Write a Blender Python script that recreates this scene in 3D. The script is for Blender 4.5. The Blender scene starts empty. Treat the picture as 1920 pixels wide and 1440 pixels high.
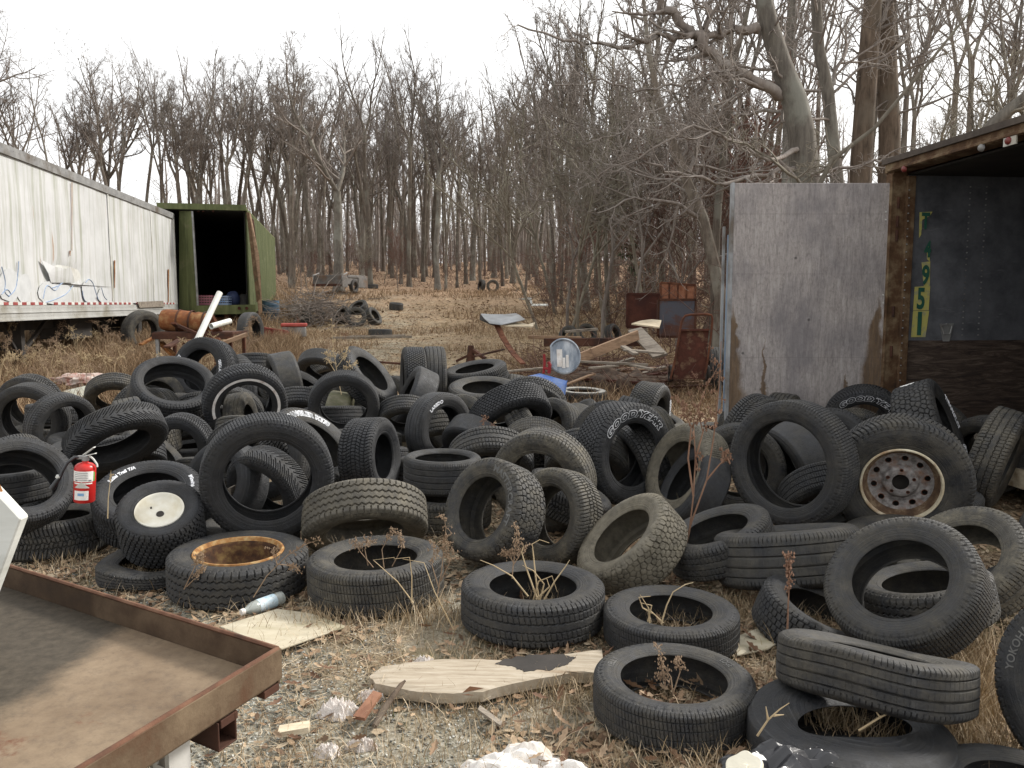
import bpy, math, random
import numpy as np
from mathutils import Vector, Matrix
R_ = math.radians
PI = math.pi
SC = bpy.context.scene
COL = SC.collection

# ------------------------------------------------------------------ camera, world, sun, exposure
FPX, PITCH, CAMZ = 1493.3, R_(5.8), 1.5
cam_d = bpy.data.cameras.new('camera')
cam_d.sensor_width = 36; cam_d.lens = 28.0; cam_d.clip_start = .05; cam_d.clip_end = 2000
cam = bpy.data.objects.new('camera', cam_d); COL.objects.link(cam)
cam.location = (0, 0, CAMZ); cam.rotation_euler = (R_(90) - PITCH, 0, 0)
SC.camera = cam
SUN_EL, SUN_AZ = R_(38), R_(62)          # from the right and a little beyond the yard
world = bpy.data.worlds.new('World'); SC.world = world; world.use_nodes = True
nt = world.node_tree
for n in list(nt.nodes): nt.nodes.remove(n)
wo = nt.nodes.new('ShaderNodeOutputWorld'); bg = nt.nodes.new('ShaderNodeBackground')
sky = nt.nodes.new('ShaderNodeTexSky'); sky.sky_type = 'NISHITA'; sky.sun_disc = False
sky.sun_elevation = SUN_EL; sky.sun_rotation = SUN_AZ; sky.air_density = 1.0; sky.dust_density = 6
cl = nt.nodes.new('ShaderNodeTexNoise'); cl.inputs['Scale'].default_value = 1.6; cl.inputs['Detail'].default_value = 5
tc = nt.nodes.new('ShaderNodeTexCoord'); nt.links.new(tc.outputs['Generated'], cl.inputs['Vector'])
cr = nt.nodes.new('ShaderNodeValToRGB'); nt.links.new(cl.outputs['Fac'], cr.inputs['Fac'])
cr.color_ramp.elements[0].position = .35; cr.color_ramp.elements[0].color = (8.5, 8.6, 8.75, 1)
cr.color_ramp.elements[1].position = .62; cr.color_ramp.elements[1].color = (10.6, 10.55, 10.4, 1)
mx = nt.nodes.new('ShaderNodeMixRGB'); mx.inputs['Fac'].default_value = .88
nt.links.new(sky.outputs['Color'], mx.inputs['Color1']); nt.links.new(cr.outputs['Color'], mx.inputs['Color2'])
nt.links.new(mx.outputs['Color'], bg.inputs['Color']); bg.inputs['Strength'].default_value = .084
nt.links.new(bg.outputs['Background'], wo.inputs['Surface'])
sun_d = bpy.data.lights.new('sun', 'SUN'); sun_d.energy = 2.7; sun_d.angle = R_(11); sun_d.color = (1, .96, .90)
sun = bpy.data.objects.new('sun', sun_d); COL.objects.link(sun)
sdir = Vector((math.sin(SUN_AZ) * math.cos(SUN_EL), math.cos(SUN_AZ) * math.cos(SUN_EL), math.sin(SUN_EL)))
sun.rotation_euler = sdir.to_track_quat('Z', 'Y').to_euler(); sun.location = (20, 20, 40)
SC.view_settings.view_transform = 'Standard'; SC.view_settings.look = 'None'
SC.view_settings.exposure = .84; SC.view_settings.gamma = 1

# ------------------------------------------------------------------ helpers
CP, SP = math.cos(PITCH), math.sin(PITCH)
def ray(px, py):
    u = (px - 960) / FPX; v = (720 - py) / FPX
    return Vector((u, CP + v * SP, -SP + v * CP))
CAM = Vector((0, 0, CAMZ))
def at(px, py, Y):
    d = ray(px, py); return CAM + d * (Y / d.y)
def atz(px, py, z):
    d = ray(px, py); return CAM + d * ((z - CAMZ) / d.z)
HY = [-40, 9, 14, 22, 30, 40, 50, 60, 80, 110, 170, 400]
HZ = [0, 0, .12, .45, 1.0, 1.95, 2.6, 3.4, 5.2, 7, 9, 12]
def nz(x, y, s=1.0, seed=0):                    # smooth value noise on arrays, -1..1
    x = np.asarray(x, float) * s + seed * 17.3; y = np.asarray(y, float) * s - seed * 9.1
    xi = np.floor(x); yi = np.floor(y); fx = x - xi; fy = y - yi
    fx = fx * fx * (3 - 2 * fx); fy = fy * fy * (3 - 2 * fy)
    def h(a, b):
        v = np.sin(a * 127.1 + b * 311.7 + seed * 74.7) * 43758.5453
        return v - np.floor(v)
    return ((h(xi, yi) * (1 - fx) + h(xi + 1, yi) * fx) * (1 - fy) + (h(xi, yi + 1) * (1 - fx) + h(xi + 1, yi + 1) * fx) * fy) * 2 - 1
def gz(x, y):
    x = np.asarray(x, float); y = np.asarray(y, float)
    z = np.interp(y, HY, HZ)
    far = np.clip((y - 9) / 20, 0, 1)
    return z + far * (.35 * nz(x, y, .11, 1) + .12 * nz(x, y, .5, 2)) + .02 * nz(x, y, 1.3, 3) + .012 * nz(x, y, 4.1, 4) - .012
def G(x, y): return float(gz(x, y))

class MB:
    def __init__(s): s.v = []; s.f = []
    def add(s, vs, fs):
        b = len(s.v); s.v.extend([tuple(v) for v in vs]); s.f.extend([tuple(i + b for i in f) for f in fs]); return s
    def box(s, c, size, rot=None, taper=1):
        c = Vector(c); hx, hy, hz = size[0] / 2, size[1] / 2, size[2] / 2
        vs = [Vector((sx * hx * (taper if sz > 0 else 1), sy * hy * (taper if sz > 0 else 1), sz * hz)) for sz in (-1, 1) for sx, sy in ((-1, -1), (1, -1), (1, 1), (-1, 1))]
        if rot is not None: vs = [rot @ v for v in vs]
        return s.add([v + c for v in vs], [(0, 3, 2, 1), (4, 5, 6, 7), (0, 1, 5, 4), (1, 2, 6, 5), (2, 3, 7, 6), (3, 0, 4, 7)])
    def beam(s, a, b, w, h, up=(0, 0, 1)):        # a box along a line
        a = Vector(a); b = Vector(b); d = b - a; L = d.length; d.normalize(); up = Vector(up)
        if abs(d.dot(up)) > .98: up = Vector((1, 0, 0))
        r = d.cross(up).normalized(); u = r.cross(d)
        return s.box((a + b) / 2, (w, L, h), Matrix((r, d, u)).transposed())
    def tube(s, pts, rad, n=6, cap=True, closed=False):
        pts = [Vector(p) for p in pts]; m = len(pts)
        if not hasattr(rad, '__len__'): rad = [rad] * m
        vs = []; ref = None
        for i, p in enumerate(pts):
            d = (pts[(i + 1) % m] - pts[i - 1]) if closed else (pts[min(i + 1, m - 1)] - pts[max(i - 1, 0)])
            if d.length < 1e-9: d = Vector((0, 0, 1))
            d.normalize()
            if ref is None: ref = Vector((1, 0, 0)) if abs(d.x) < .8 else Vector((0, 1, 0))
            a = (ref - d * ref.dot(d)).normalized(); ref = a; b = d.cross(a)
            for k in range(n):
                t = 2 * PI * k / n; vs.append(p + (a * math.cos(t) + b * math.sin(t)) * rad[i])
        fs = []
        for i in range(m if closed else m - 1):
            j = (i + 1) % m
            for k in range(n): fs.append((i * n + k, i * n + (k + 1) % n, j * n + (k + 1) % n, j * n + k))
        if cap and not closed: fs.append(tuple(range(n))[::-1]); fs.append(tuple((m - 1) * n + k for k in range(n)))
        return s.add(vs, fs)
    def lathe(s, prof, n=32, mat=None, closed=False):   # prof [(r,z)] round local z
        vs = []; m = len(prof)
        for r, z in prof:
            for k in range(n):
                t = 2 * PI * k / n; v = Vector((r * math.cos(t), r * math.sin(t), z)); vs.append(mat @ v if mat is not None else v)
        fs = []
        for i in range(m if closed else m - 1):
            j = (i + 1) % m
            for k in range(n): fs.append((i * n + k, i * n + (k + 1) % n, j * n + (k + 1) % n, j * n + k))
        return s.add(vs, fs)
    def prism(s, outline, z0, z1, mat=None):      # outline [(x,y)] extruded
        n = len(outline); vs = [Vector((x, y, z)) for z in (z0, z1) for x, y in outline]
        if mat is not None: vs = [mat @ v for v in vs]
        return s.add(vs, [tuple(range(n))[::-1], tuple(range(n, 2 * n))] + [(k, (k + 1) % n, n + (k + 1) % n, n + k) for k in range(n)])
    def slab(s, corners, th):                     # a plate from 3D corners, thickened along its normal
        c = [Vector(p) for p in corners]; n = (c[1] - c[0]).cross(c[2] - c[0]).normalized() * th; k = len(c)
        return s.add(c + [p + n for p in c], [tuple(range(k))[::-1], tuple(range(k, 2 * k))] + [(i, (i + 1) % k, k + (i + 1) % k, k + i) for i in range(k)])

def np_mesh(name, V, F, smooth=False):
    """V (n,3), F (m,k) all the same size"""
    me = bpy.data.meshes.new(name); V = np.asarray(V, np.float32); F = np.asarray(F, np.int32); k = F.shape[1]
    me.vertices.add(len(V)); me.vertices.foreach_set('co', V.ravel())
    me.loops.add(F.size); me.loops.foreach_set('vertex_index', F.ravel())
    me.polygons.add(len(F)); me.polygons.foreach_set('loop_start', np.arange(0, F.size, k, dtype=np.int32))
    me.polygons.foreach_set('loop_total', np.full(len(F), k, np.int32))
    if smooth: me.polygons.foreach_set('use_smooth', np.ones(len(F), bool))
    me.update(calc_edges=True); return me
def mesh_of(name, mb, mat, off=(0, 0, 0), smooth=None):
    me = bpy.data.meshes.new(name); o = Vector(off)
    me.from_pydata([tuple(Vector(v) - o) for v in mb.v], [], mb.f); me.update()
    if mat: me.materials.append(mat)
    if smooth:
        for p in me.polygons: p.use_smooth = True
        me.set_sharp_from_angle(angle=R_(smooth))
    return me
def bevel_mesh(me, w, seg=1):
    import bmesh
    bm = bmesh.new(); bm.from_mesh(me)
    bmesh.ops.bevel(bm, geom=[e for e in bm.edges if e.calc_face_angle(0) > .6], offset=w, segments=seg, affect='EDGES', clamp_overlap=True)
    bm.to_mesh(me); bm.free()
def link(name, me, parent=None, loc=None):
    o = bpy.data.objects.new(name, me); COL.objects.link(o)
    if parent is not None: o.parent = parent
    if loc is not None: o.location = loc
    return o
def part(name, mb, mat, parent, smooth=None, bev=0, label=None):   # world coordinates in, parent is an unrotated Empty (or its part)
    base = Vector((0, 0, 0)); p = parent
    while p is not None: base += p.location; p = p.parent
    me = mesh_of(name, mb, mat, base, None)
    if bev: bevel_mesh(me, bev)
    if smooth:
        for q in me.polygons: q.use_smooth = True
        me.set_sharp_from_angle(angle=R_(smooth))
    o = link(name, me, parent)
    if label: o['label'] = label
    return o
def thing(name, label, cat, loc=(0, 0, 0), group=None):
    o = bpy.data.objects.new(name, None); COL.objects.link(o); o.location = loc; o.empty_display_size = .2
    o['label'] = label; o['category'] = cat
    if group: o['group'] = group
    return o
def solo(name, mb, mat, label, cat, loc=None, group=None, smooth=None, bev=0):   # a thing that is one mesh
    if loc is None: loc = Vector(mb.v[0])
    me = mesh_of(name, mb, mat, loc, None)
    if bev: bevel_mesh(me, bev)
    if smooth:
        for q in me.polygons: q.use_smooth = True
        me.set_sharp_from_angle(angle=R_(smooth))
    o = link(name, me, None, loc); o['label'] = label; o['category'] = cat
    if group: o['group'] = group
    return o

# ------------------------------------------------------------------ materials
class NT:
    def __init__(s, name):
        s.m = bpy.data.materials.new(name); s.m.use_nodes = True; s.t = s.m.node_tree
        s.b = s.t.nodes['Principled BSDF']; s.co = None
    def n(s, typ, **kw):
        x = s.t.nodes.new(typ)
        for k, v in kw.items(): setattr(x, k, v)
        return x
    def l(s, a, b): s.t.links.new(a, b)
    def coord(s, kind='Object', scale=(1, 1, 1), loc=None):
        if s.co is None: s.co = s.n('ShaderNodeTexCoord')
        mp = s.n('ShaderNodeMapping'); mp.inputs['Scale'].default_value = scale
        s.l(s.co.outputs[kind], mp.inputs['Vector'])
        oi = s.n('ShaderNodeObjectInfo'); vm = s.n('ShaderNodeVectorMath', operation='SCALE'); vm.inputs[0].default_value = (31, 17, 53)
        s.l(oi.outputs['Random'], vm.inputs['Scale']); s.l(vm.outputs[0], mp.inputs['Location'])
        return mp.outputs['Vector']
    def noise(s, vec, scale=5, detail=6, rough=.6, dist=0):
        x = s.n('ShaderNodeTexNoise'); x.inputs['Scale'].default_value = scale; x.inputs['Detail'].default_value = detail
        x.inputs['Roughness'].default_value = rough; x.inputs['Distortion'].default_value = dist
        s.l(vec, x.inputs['Vector']); return x.outputs['Fac']
    def ramp(s, fac, *st):
        x = s.n('ShaderNodeValToRGB'); e = x.color_ramp.elements
        while len(e) < len(st): e.new(.5)
        for i, (p, c) in enumerate(st):
            e[i].position = p; e[i].color = (c, c, c, 1) if not hasattr(c, '__len__') else (*c, 1)
        s.l(fac, x.inputs['Fac']); return x.outputs['Color']
    def mix(s, fac, a, b, mode='MIX'):
        x = s.n('ShaderNodeMixRGB', blend_type=mode)
        for v, k in ((fac, 'Fac'), (a, 'Color1'), (b, 'Color2')):
            if isinstance(v, (int, float)): x.inputs[k].default_value = v if k == 'Fac' else (v, v, v, 1)
            elif isinstance(v, tuple): x.inputs[k].default_value = (*v, 1)
            else: s.l(v, x.inputs[k])
        return x.outputs['Color']
    def math(s, op, a, b=0):
        x = s.n('ShaderNodeMath', operation=op)
        for i, v in enumerate((a, b)):
            if isinstance(v, (int, float)): x.inputs[i].default_value = v
            else: s.l(v, x.inputs[i])
        return x.outputs[0]
    def bump(s, h, strength=.3, dist=.01):
        x = s.n('ShaderNodeBump'); x.inputs['Strength'].default_value = strength; x.inputs['Distance'].default_value = dist
        s.l(h, x.inputs['Height'])
        if s.b.inputs['Normal'].is_linked: s.l(s.b.inputs['Normal'].links[0].from_socket, x.inputs['Normal'])
        s.l(x.outputs['Normal'], s.b.inputs['Normal'])
    def done(s, col=None, rough=.8, metal=0, spec=.5):
        if col is not None:
            if isinstance(col, tuple): s.b.inputs['Base Color'].default_value = (*col, 1)
            else: s.l(col, s.b.inputs['Base Color'])
        if isinstance(rough, (int, float)): s.b.inputs['Roughness'].default_value = rough
        else: s.l(rough, s.b.inputs['Roughness'])
        if isinstance(metal, (int, float)): s.b.inputs['Metallic'].default_value = metal
        else: s.l(metal, s.b.inputs['Metallic'])
        s.b.inputs['Specular IOR Level'].default_value = spec
        return s.m

def noisy(name, c1, c2, scale=6, rough=.8, metal=0, bump=.2, c3=None, stretch=(1, 1, 1), spec=.4, detail=8, bdist=.01):
    t = NT(name); v = t.coord('Object', stretch)
    f = t.noise(v, scale, detail); st = [(.3, c1), (.7, c2)]
    col = t.ramp(f, *st)
    if c3: col = t.mix(t.ramp(t.noise(v, scale * .37, 5), (.5, 0), (.68, 1)), col, c3)
    t.bump(t.noise(v, scale * 5, 6), bump, bdist)
    return t.done(col, rough, metal, spec)
def island(name, cols, rough=.85, trans=0, spec=.3):      # a colour of its own for every leaf / blade / stone
    t = NT(name); g = t.n('ShaderNodeNewGeometry')
    st = [(i / (len(cols)), c) for i, c in enumerate(cols)]
    x = t.n('ShaderNodeValToRGB'); x.color_ramp.interpolation = 'CONSTANT'; e = x.color_ramp.elements
    while len(e) < len(st): e.new(.5)
    for i, (p, c) in enumerate(st): e[i].position = p; e[i].color = (*c, 1)
    t.l(g.outputs['Random Per Island'], x.inputs['Fac'])
    col = t.mix(.35, x.outputs['Color'], t.ramp(t.noise(t.coord(), 60, 3), (.3, .1), (.7, .5)), 'OVERLAY')
    return t.done(col, rough, 0, spec)

M = {}
def rust(name, c1=(.10, .035, .018), c2=(.22, .10, .055), c3=(.045, .028, .022), scale=4, paint=None, amt=.5):
    t = NT(name); v = t.coord()
    col = t.ramp(t.noise(v, scale, 9, .65), (.3, c3), (.48, c1), (.7, c2))
    if paint:
        col = t.mix(t.ramp(t.noise(v, scale * .6, 10, .7, .4), (amt - .04, 0), (amt + .04, 1)), paint, col)
    t.bump(t.noise(v, scale * 14, 6), .35, .004)
    return t.done(col, .85, 0, .3)
M['rust'] = rust('rusty_steel')
M['rust_dark'] = rust('dark_rusty_steel', (.06, .025, .015), (.11, .05, .03), (.025, .016, .014))
M['rust_orange'] = rust('orange_rust', (.20, .075, .02), (.34, .20, .08), (.07, .03, .015), 9)
M['maroon'] = rust('maroon_metal', (.055, .018, .012), (.10, .035, .022), (.035, .014, .012), 3)
M['white_metal'] = noisy('white_painted_metal', (.50, .50, .47), (.62, .62, .59), 3, .5, 0, .05, (.34, .31, .25))
M['grey_metal'] = noisy('grey_metal', (.20, .20, .20), (.34, .34, .33), 5, .5, .3, .1, (.13, .11, .09))
M['dark_metal'] = noisy('dark_chassis_steel', (.02, .018, .016), (.05, .042, .036), 5, .8, 0, .2)
M['pvc'] = noisy('white_plastic_pipe', (.66, .68, .66), (.78, .79, .76), 4, .35, 0, .02, (.55, .53, .45))
M['blue_plastic'] = noisy('blue_plastic', (.03, .09, .30), (.05, .14, .42), 4, .45, 0, .05, (.20, .26, .40))
M['wood_grey'] = noisy('weathered_wood', (.16, .135, .11), (.30, .26, .21), 5, .85, 0, .4, (.10, .08, .06), (1, 8, 8))
M['wood_pale'] = noisy('pale_wood', (.52, .43, .30), (.70, .62, .47), 4, .8, 0, .25, (.40, .30, .19), (1.5, 12, 12))
M['wood_tan'] = noisy('tan_board', (.24, .15, .09), (.33, .22, .14), 4, .8, 0, .2, (.16, .10, .06), (2, 2, 8))
M['ply_cream'] = noisy('cream_plywood', (.40, .35, .25), (.52, .47, .36), 5, .75, 0, .15, (.27, .24, .14), (1, 3, 1))
M['white_cloth'] = noisy('dirty_white_cloth', (.60, .57, .53), (.82, .80, .77), 9, .8, 0, .3, (.45, .37, .29))
M['foam'] = noisy('crumbled_white_foam', (.62, .56, .52), (.82, .78, .74), 30, .9, 0, .5, (.48, .38, .31))
M['black_plastic'] = noisy('black_plastic_sheet', (.012, .012, .014), (.022, .022, .026), 8, .28, 0, .05, None, (1, 1, 1), .6)
M['stalk'] = noisy('dry_stalk', (.34, .25, .14), (.50, .40, .25), 9, .8, 0, .1)
M['stalk_red'] = noisy('reddish_stalk', (.15, .075, .045), (.24, .14, .09), 9, .8, 0, .1)
M['stalk_brown'] = noisy('brown_weed', (.20, .13, .08), (.33, .24, .16), 9, .8, 0, .1)

def bark_mat(name, c1, c2, c3):
    t = NT(name); v = t.coord('Object', (9, 9, 1.6))
    f = t.noise(v, 1.4, 8, .7); col = t.ramp(f, (.3, c1), (.68, c2))
    col = t.mix(t.ramp(t.noise(t.coord('Object', (1.2, 1.2, .9)), 1.1, 7, .65), (.5, 0), (.62, .8)), col, c3)
    oi = t.n('ShaderNodeObjectInfo'); k = t.ramp(oi.outputs['Random'], (0, .72), (1, 1.12))
    col = t.mix(1, col, k, 'MULTIPLY')
    t.bump(f, .8, .02); return t.done(col, .9, 0, .2)
M['bark'] = bark_mat('grey_brown_bark', (.06, .048, .038), (.19, .158, .127), (.22, .21, .175))
M['bark_pale'] = bark_mat('pale_grey_bark', (.09, .078, .066), (.23, .205, .172), (.27, .265, .225))
M['bark_dark'] = bark_mat('dark_ridged_bark', (.045, .032, .023), (.19, .142, .104), (.14, .115, .088))
M['twig'] = bark_mat('twigs', (.125, .105, .09), (.25, .215, .19), (.27, .245, .22))
M['twig_pale'] = bark_mat('pale_twigs', (.13, .11, .085), (.25, .22, .175), (.28, .26, .2))
M['twig_red'] = bark_mat('reddish_twigs', (.10, .055, .042), (.19, .11, .085), (.15, .10, .08))

# ------------------------------------------------------------------ the ground
def ground_mat():
    t = NT('yard_ground'); v = t.coord('Object')
    vo = t.n('ShaderNodeTexVoronoi'); vo.inputs['Scale'].default_value = 75; t.l(v, vo.inputs['Vector'])
    sepc = t.n('ShaderNodeSeparateColor'); t.l(vo.outputs['Color'], sepc.inputs[0])
    gravel = t.ramp(sepc.outputs[0], (0, (.10, .10, .085)), (.5, (.24, .24, .20)), (.85, (.40, .40, .35)), (1, (.62, .62, .58)))
    litter = t.ramp(t.noise(v, 26, 8, .75), (.3, (.11, .075, .046)), (.48, (.28, .20, .125)), (.62, (.42, .32, .205)), (.78, (.60, .49, .35)))
    straw = t.ramp(t.noise(t.coord('Object', (1, 1, 1)), 9, 10, .8, 1.5), (.32, (.13, .09, .055)), (.5, (.30, .22, .13)), (.7, (.46, .35, .21)))
    moss = t.ramp(t.noise(v, 30, 6), (.3, (.06, .062, .022)), (.7, (.17, .165, .06)))
    sp = t.n('ShaderNodeSeparateXYZ'); t.l(t.co.outputs['Object'], sp.inputs[0])
    yy = sp.outputs['Y']; xx = sp.outputs['X']
    near = t.ramp(t.math('DIVIDE', yy, 14), (.2, 1), (.55, 0))
    c = t.mix(t.ramp(t.noise(v, .9, 5, .6), (.4, 0), (.6, 1)), litter, straw)
    gm = t.math('MULTIPLY', t.math('MULTIPLY', near, t.ramp(t.math('ADD', t.math('MULTIPLY', xx, .25), .5), (.38, 1), (.60, .25))), t.ramp(t.noise(v, 1.1, 6, .65), (.42, 0), (.52, 1)))
    c = t.mix(t.math('MULTIPLY', near, t.ramp(t.noise(v, 5, 8, .75), (.45, 0), (.6, .65))), c, (.10, .075, .05))
    c = t.mix(gm, c, gravel)
    # the trodden track in the clearing: paler, stony
    path = t.math('ABSOLUTE', t.math('ADD', t.math('SUBTRACT', xx, t.math('MULTIPLY', yy, -.16)), 0))
    pm = t.math('MULTIPLY', t.ramp(t.math('DIVIDE', path, 4), (.1, .75), (.6, 0)), t.ramp(t.noise(v, 1.5, 6), (.42, 0), (.56, 1)))
    c = t.mix(pm, c, t.ramp(sepc.outputs[1], (0, (.22, .19, .13)), (1, (.46, .42, .33))))
    c = t.mix(t.math('MULTIPLY', t.ramp(t.noise(v, 1.7, 7, .7), (.55, 0), (.68, .75)), t.ramp(t.math('DIVIDE', yy, 30), (.5, 1), (.9, .35))), c, moss)
    wood = t.ramp(t.math('DIVIDE', yy, 60), (.45, 0), (.75, 1))
    c = t.mix(wood, c, t.ramp(t.noise(v, 7, 10, .8), (.33, (.14, .09, .058)), (.5, (.31, .205, .13)), (.68, (.46, .33, .22))))
    t.bump(t.noise(v, 22, 8, .7), .9, .03); t.bump(vo.outputs['Distance'], .5, .01)
    return t.done(c, .95, 0, .2)
M['ground'] = ground_mat()
def spaced(a, b, n, k):
    u = np.linspace(-1, 1, n); s = np.sinh(k * u) / np.sinh(k); return np.where(s < 0, -s * a, s * b)
gx = spaced(-300, 300, 420, 5.5); gy = np.concatenate([np.linspace(-12, 12, 300), 12 + 338 * (np.linspace(0, 1, 260)[1:] ** 2.2)])
GX, GY = np.meshgrid(gx, gy); GZ = gz(GX, GY)
nx_, ny_ = len(gx), len(gy); idx = np.arange(nx_ * ny_).reshape(ny_, nx_)
FF = np.stack([idx[:-1, :-1], idx[:-1, 1:], idx[1:, 1:], idx[1:, :-1]], -1).reshape(-1, 4)
gme = np_mesh('ground', np.stack([GX, GY, GZ], -1).reshape(-1, 3), FF, True); gme.materials.append(M['ground'])
g_o = link('ground', gme); g_o['kind'] = 'structure'

# ------------------------------------------------------------------ white box trailer
def side_mat():
    t = NT('streaked_white_side'); v = t.coord('Object', (1, 1, 1))
    base = t.ramp(t.noise(v, 1.2, 6), (.3, (.46, .465, .46)), (.7, (.58, .585, .585)))
    st = t.noise(t.coord('Object', (3.2, 3.2, .12)), 1.6, 8, .7)
    base = t.mix(t.ramp(st, (.48, 0), (.66, .8)), base, (.25, .26, .19))
    st2 = t.noise(t.coord('Object', (7, 7, .25)), 1.5, 6, .7)
    base = t.mix(t.ramp(st2, (.52, 0), (.70, .55)), base, (.30, .29, .24))
    rs = t.noise(t.coord('Object', (5, 5, .5)), 1.1, 4, .6)
    base = t.mix(t.ramp(rs, (.66, 0), (.71, .7)), base, (.30, .17, .08))
    sp = t.n('ShaderNodeSeparateXYZ'); t.l(t.co.outputs['Object'], sp.inputs[0])
    seam = t.math('PINGPONG', sp.outputs['Y'], .31); t.bump(t.ramp(t.math('DIVIDE', seam, .31), (.0, 0), (.05, 1)), .35, .006)
    t.bump(t.noise(v, .9, 3), .5, .05)
    return t.done(base, .45, 0, .4)
M['trailer_side'] = side_mat()
td = Vector((-.1475, .989, 0)).normalized(); tn = Vector((td.y, -td.x, 0))    # along the trailer, and out of its visible side
W1 = Vector((-9.97, 23.8, 0)); W0 = W1 - td * 14.6
def on_side(px, py, out=.01):
    d = ray(px, py); k = ((W1 - CAM).dot(tn)) / d.dot(tn); return CAM + d * k + tn * out
def wbox(mb, s0, s1, o0, o1, z0, z1):      # box in trailer axes: along s (0..14.6), outwards o, height z
    c = [(s, o, z) for z in (z0, z1) for s, o in ((s0, o0), (s1, o0), (s1, o1), (s0, o1))]
    vs = [W0 + td * s + tn * o + Vector((0, 0, z)) for s, o, z in c]
    return mb.add(vs, [(0, 3, 2, 1), (4, 5, 6, 7), (0, 1, 5, 4), (1, 2, 6, 5), (2, 3, 7, 6), (3, 0, 4, 7)])
wt = thing('box_trailer', 'long white box trailer with green streaks and faded blue graffiti at the left', 'trailer', (W1.x, W1.y, G(W1.x, W1.y)))
LT = 14.6
m = MB()                                    # visible side panel as a shallow buckled sheet
ns, nz_ = 120, 26
for j in range(nz_ + 1):
    for i in range(ns + 1):
        s = LT * i / ns; z = 1.5 + 2.46 * j / nz_
        b = .012 * float(nz(s, z, 1.1, 5)) + .006 * float(nz(s, z, 3.1, 6))
        dent = .07 * math.exp(-((s - 6.6) / .8) ** 2 - ((z - 2.05) / .22) ** 2)
        m.v.append(W0 + td * s + tn * (b - dent) + Vector((0, 0, z)))
for j in range(nz_):
    for i in range(ns):
        a = j * (ns + 1) + i; m.f.append((a, a + 1, a + ns + 2, a + ns + 1))
side = part('side_panel', m, M['trailer_side'], wt, smooth=60)
m = MB(); wbox(m, 0, LT, -2.5, -.03, 1.30, 4.06); part('body', m, M['white_metal'], wt)
m = MB(); wbox(m, 0, LT, -.02, .035, 3.96, 4.12); wbox(m, 0, LT, -2.52, .02, 4.09, 4.13)
for i in range(73): wbox(m, .1 + i * .2, .112 + i * .2, .035, .041, 4.05, 4.062)
part('top_rail', m, M['grey_metal'], wt)
m = MB(); wbox(m, 0, LT, -.03, .03, 1.2, 1.46); wbox(m, 0, LT, .028, .05, 1.2, 1.225); wbox(m, 0, LT, .028, .045, 1.33, 1.345)
for i in range(146): wbox(m, .05 + i * .1, .06 + i * .1, .03, .036, 1.405, 1.415); wbox(m, .05 + i * .1, .06 + i * .1, .03, .036, 1.265, 1.275)
part('bottom_rail', m, noisy('bottom_rail_aluminium', (.36, .36, .34), (.46, .46, .44), 3, .5, .1, .05, (.24, .22, .17)), wt)
mr = MB(); mw = MB(); s = .2
while s < LT - .3:
    if random.Random(int(s * 10)).random() < .86:
        wbox(mr, s, s + .17, .006, .033, 1.466, 1.516)
        wbox(mw, s + .17, s + .32, .006, .033, 1.466, 1.516)
    s += .33
part('red_reflector_tape', mr, noisy('red_reflector', (.20, .03, .03), (.34, .09, .08), 9, .5), wt)
part('white_reflector_tape', mw, noisy('white_reflector', (.5, .5, .47), (.66, .65, .62), 9, .4), wt)
# upright seam with rust, corner post
for a_ in ((LT - .09, LT + .01, -.02, .03, 1.46, 4.0), (9.06, 9.11, .002, .02, 1.55, 3.96), (12.3, 12.36, .002, .02, 1.55, 3.96)):
    m = MB(); wbox(m, *a_); part('side_post', m, M['white_metal'], wt)
# faded paint patches and blue spray lines of the graffiti (they stand on the side)
mg = MB(); mb_ = MB()
def sheet(pts, mb, out):
    P = [on_side(x, y, out) for x, y in pts]; mb.slab(P, -.003)
def blob(cx, cy, rx, ry, seed):
    rr = random.Random(seed); n = 14
    return [(cx + rx * math.cos(2 * PI * k / n) * rr.uniform(.85, 1.05), cy + ry * math.sin(2 * PI * k / n) * rr.uniform(.85, 1.05)) for k in range(n)]
for a in ((15, 535, 22, 34, 1), (42, 540, 15, 30, 2), (100, 548, 32, 25, 3), (166, 546, 16, 24, 4), (193, 553, 13, 16, 5)): sheet(blob(*a), mg, .021)
spray_m = noisy('blue_spray', (.14, .22, .38), (.32, .38, .46), 20, .6)
def spray(pts, w=.02):
    P = [on_side(x, y, .026) for x, y in pts]
    for k in range(4):                       # smooth it
        P = [P[0]] + [(P[i] * .75 + P[i + 1] * .25) if h == 0 else (P[i] * .25 + P[i + 1] * .75) for i in range(len(P) - 1) for h in (0, 1)] + [P[-1]] if k < 3 else P
    mb_ = MB(); mb_.tube(P, w * .5, 4); part('spray_line', mb_, spray_m, wt)
for a in (((0, 500), (8, 530), (4, 548), (14, 556)), ((32, 490), (30, 520), (26, 545), (12, 556)), ((0, 552), (10, 540), (18, 552)), ((78, 560), (84, 530), (100, 548), (108, 535), (116, 528)),
          ((80, 568), (100, 562), (122, 552), (134, 536)), ((95, 540), (112, 534), (118, 524)), ((158, 530), (164, 522), (172, 530), (176, 545), (182, 562)), ((152, 545), (154, 562), (166, 571)), ((188, 540), (192, 556), (198, 562))): spray(a)
part('faded_patch', mg, noisy('faded_grey_paint', (.44, .45, .45), (.54, .55, .55), 6, .55, 0, .03), wt)
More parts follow.
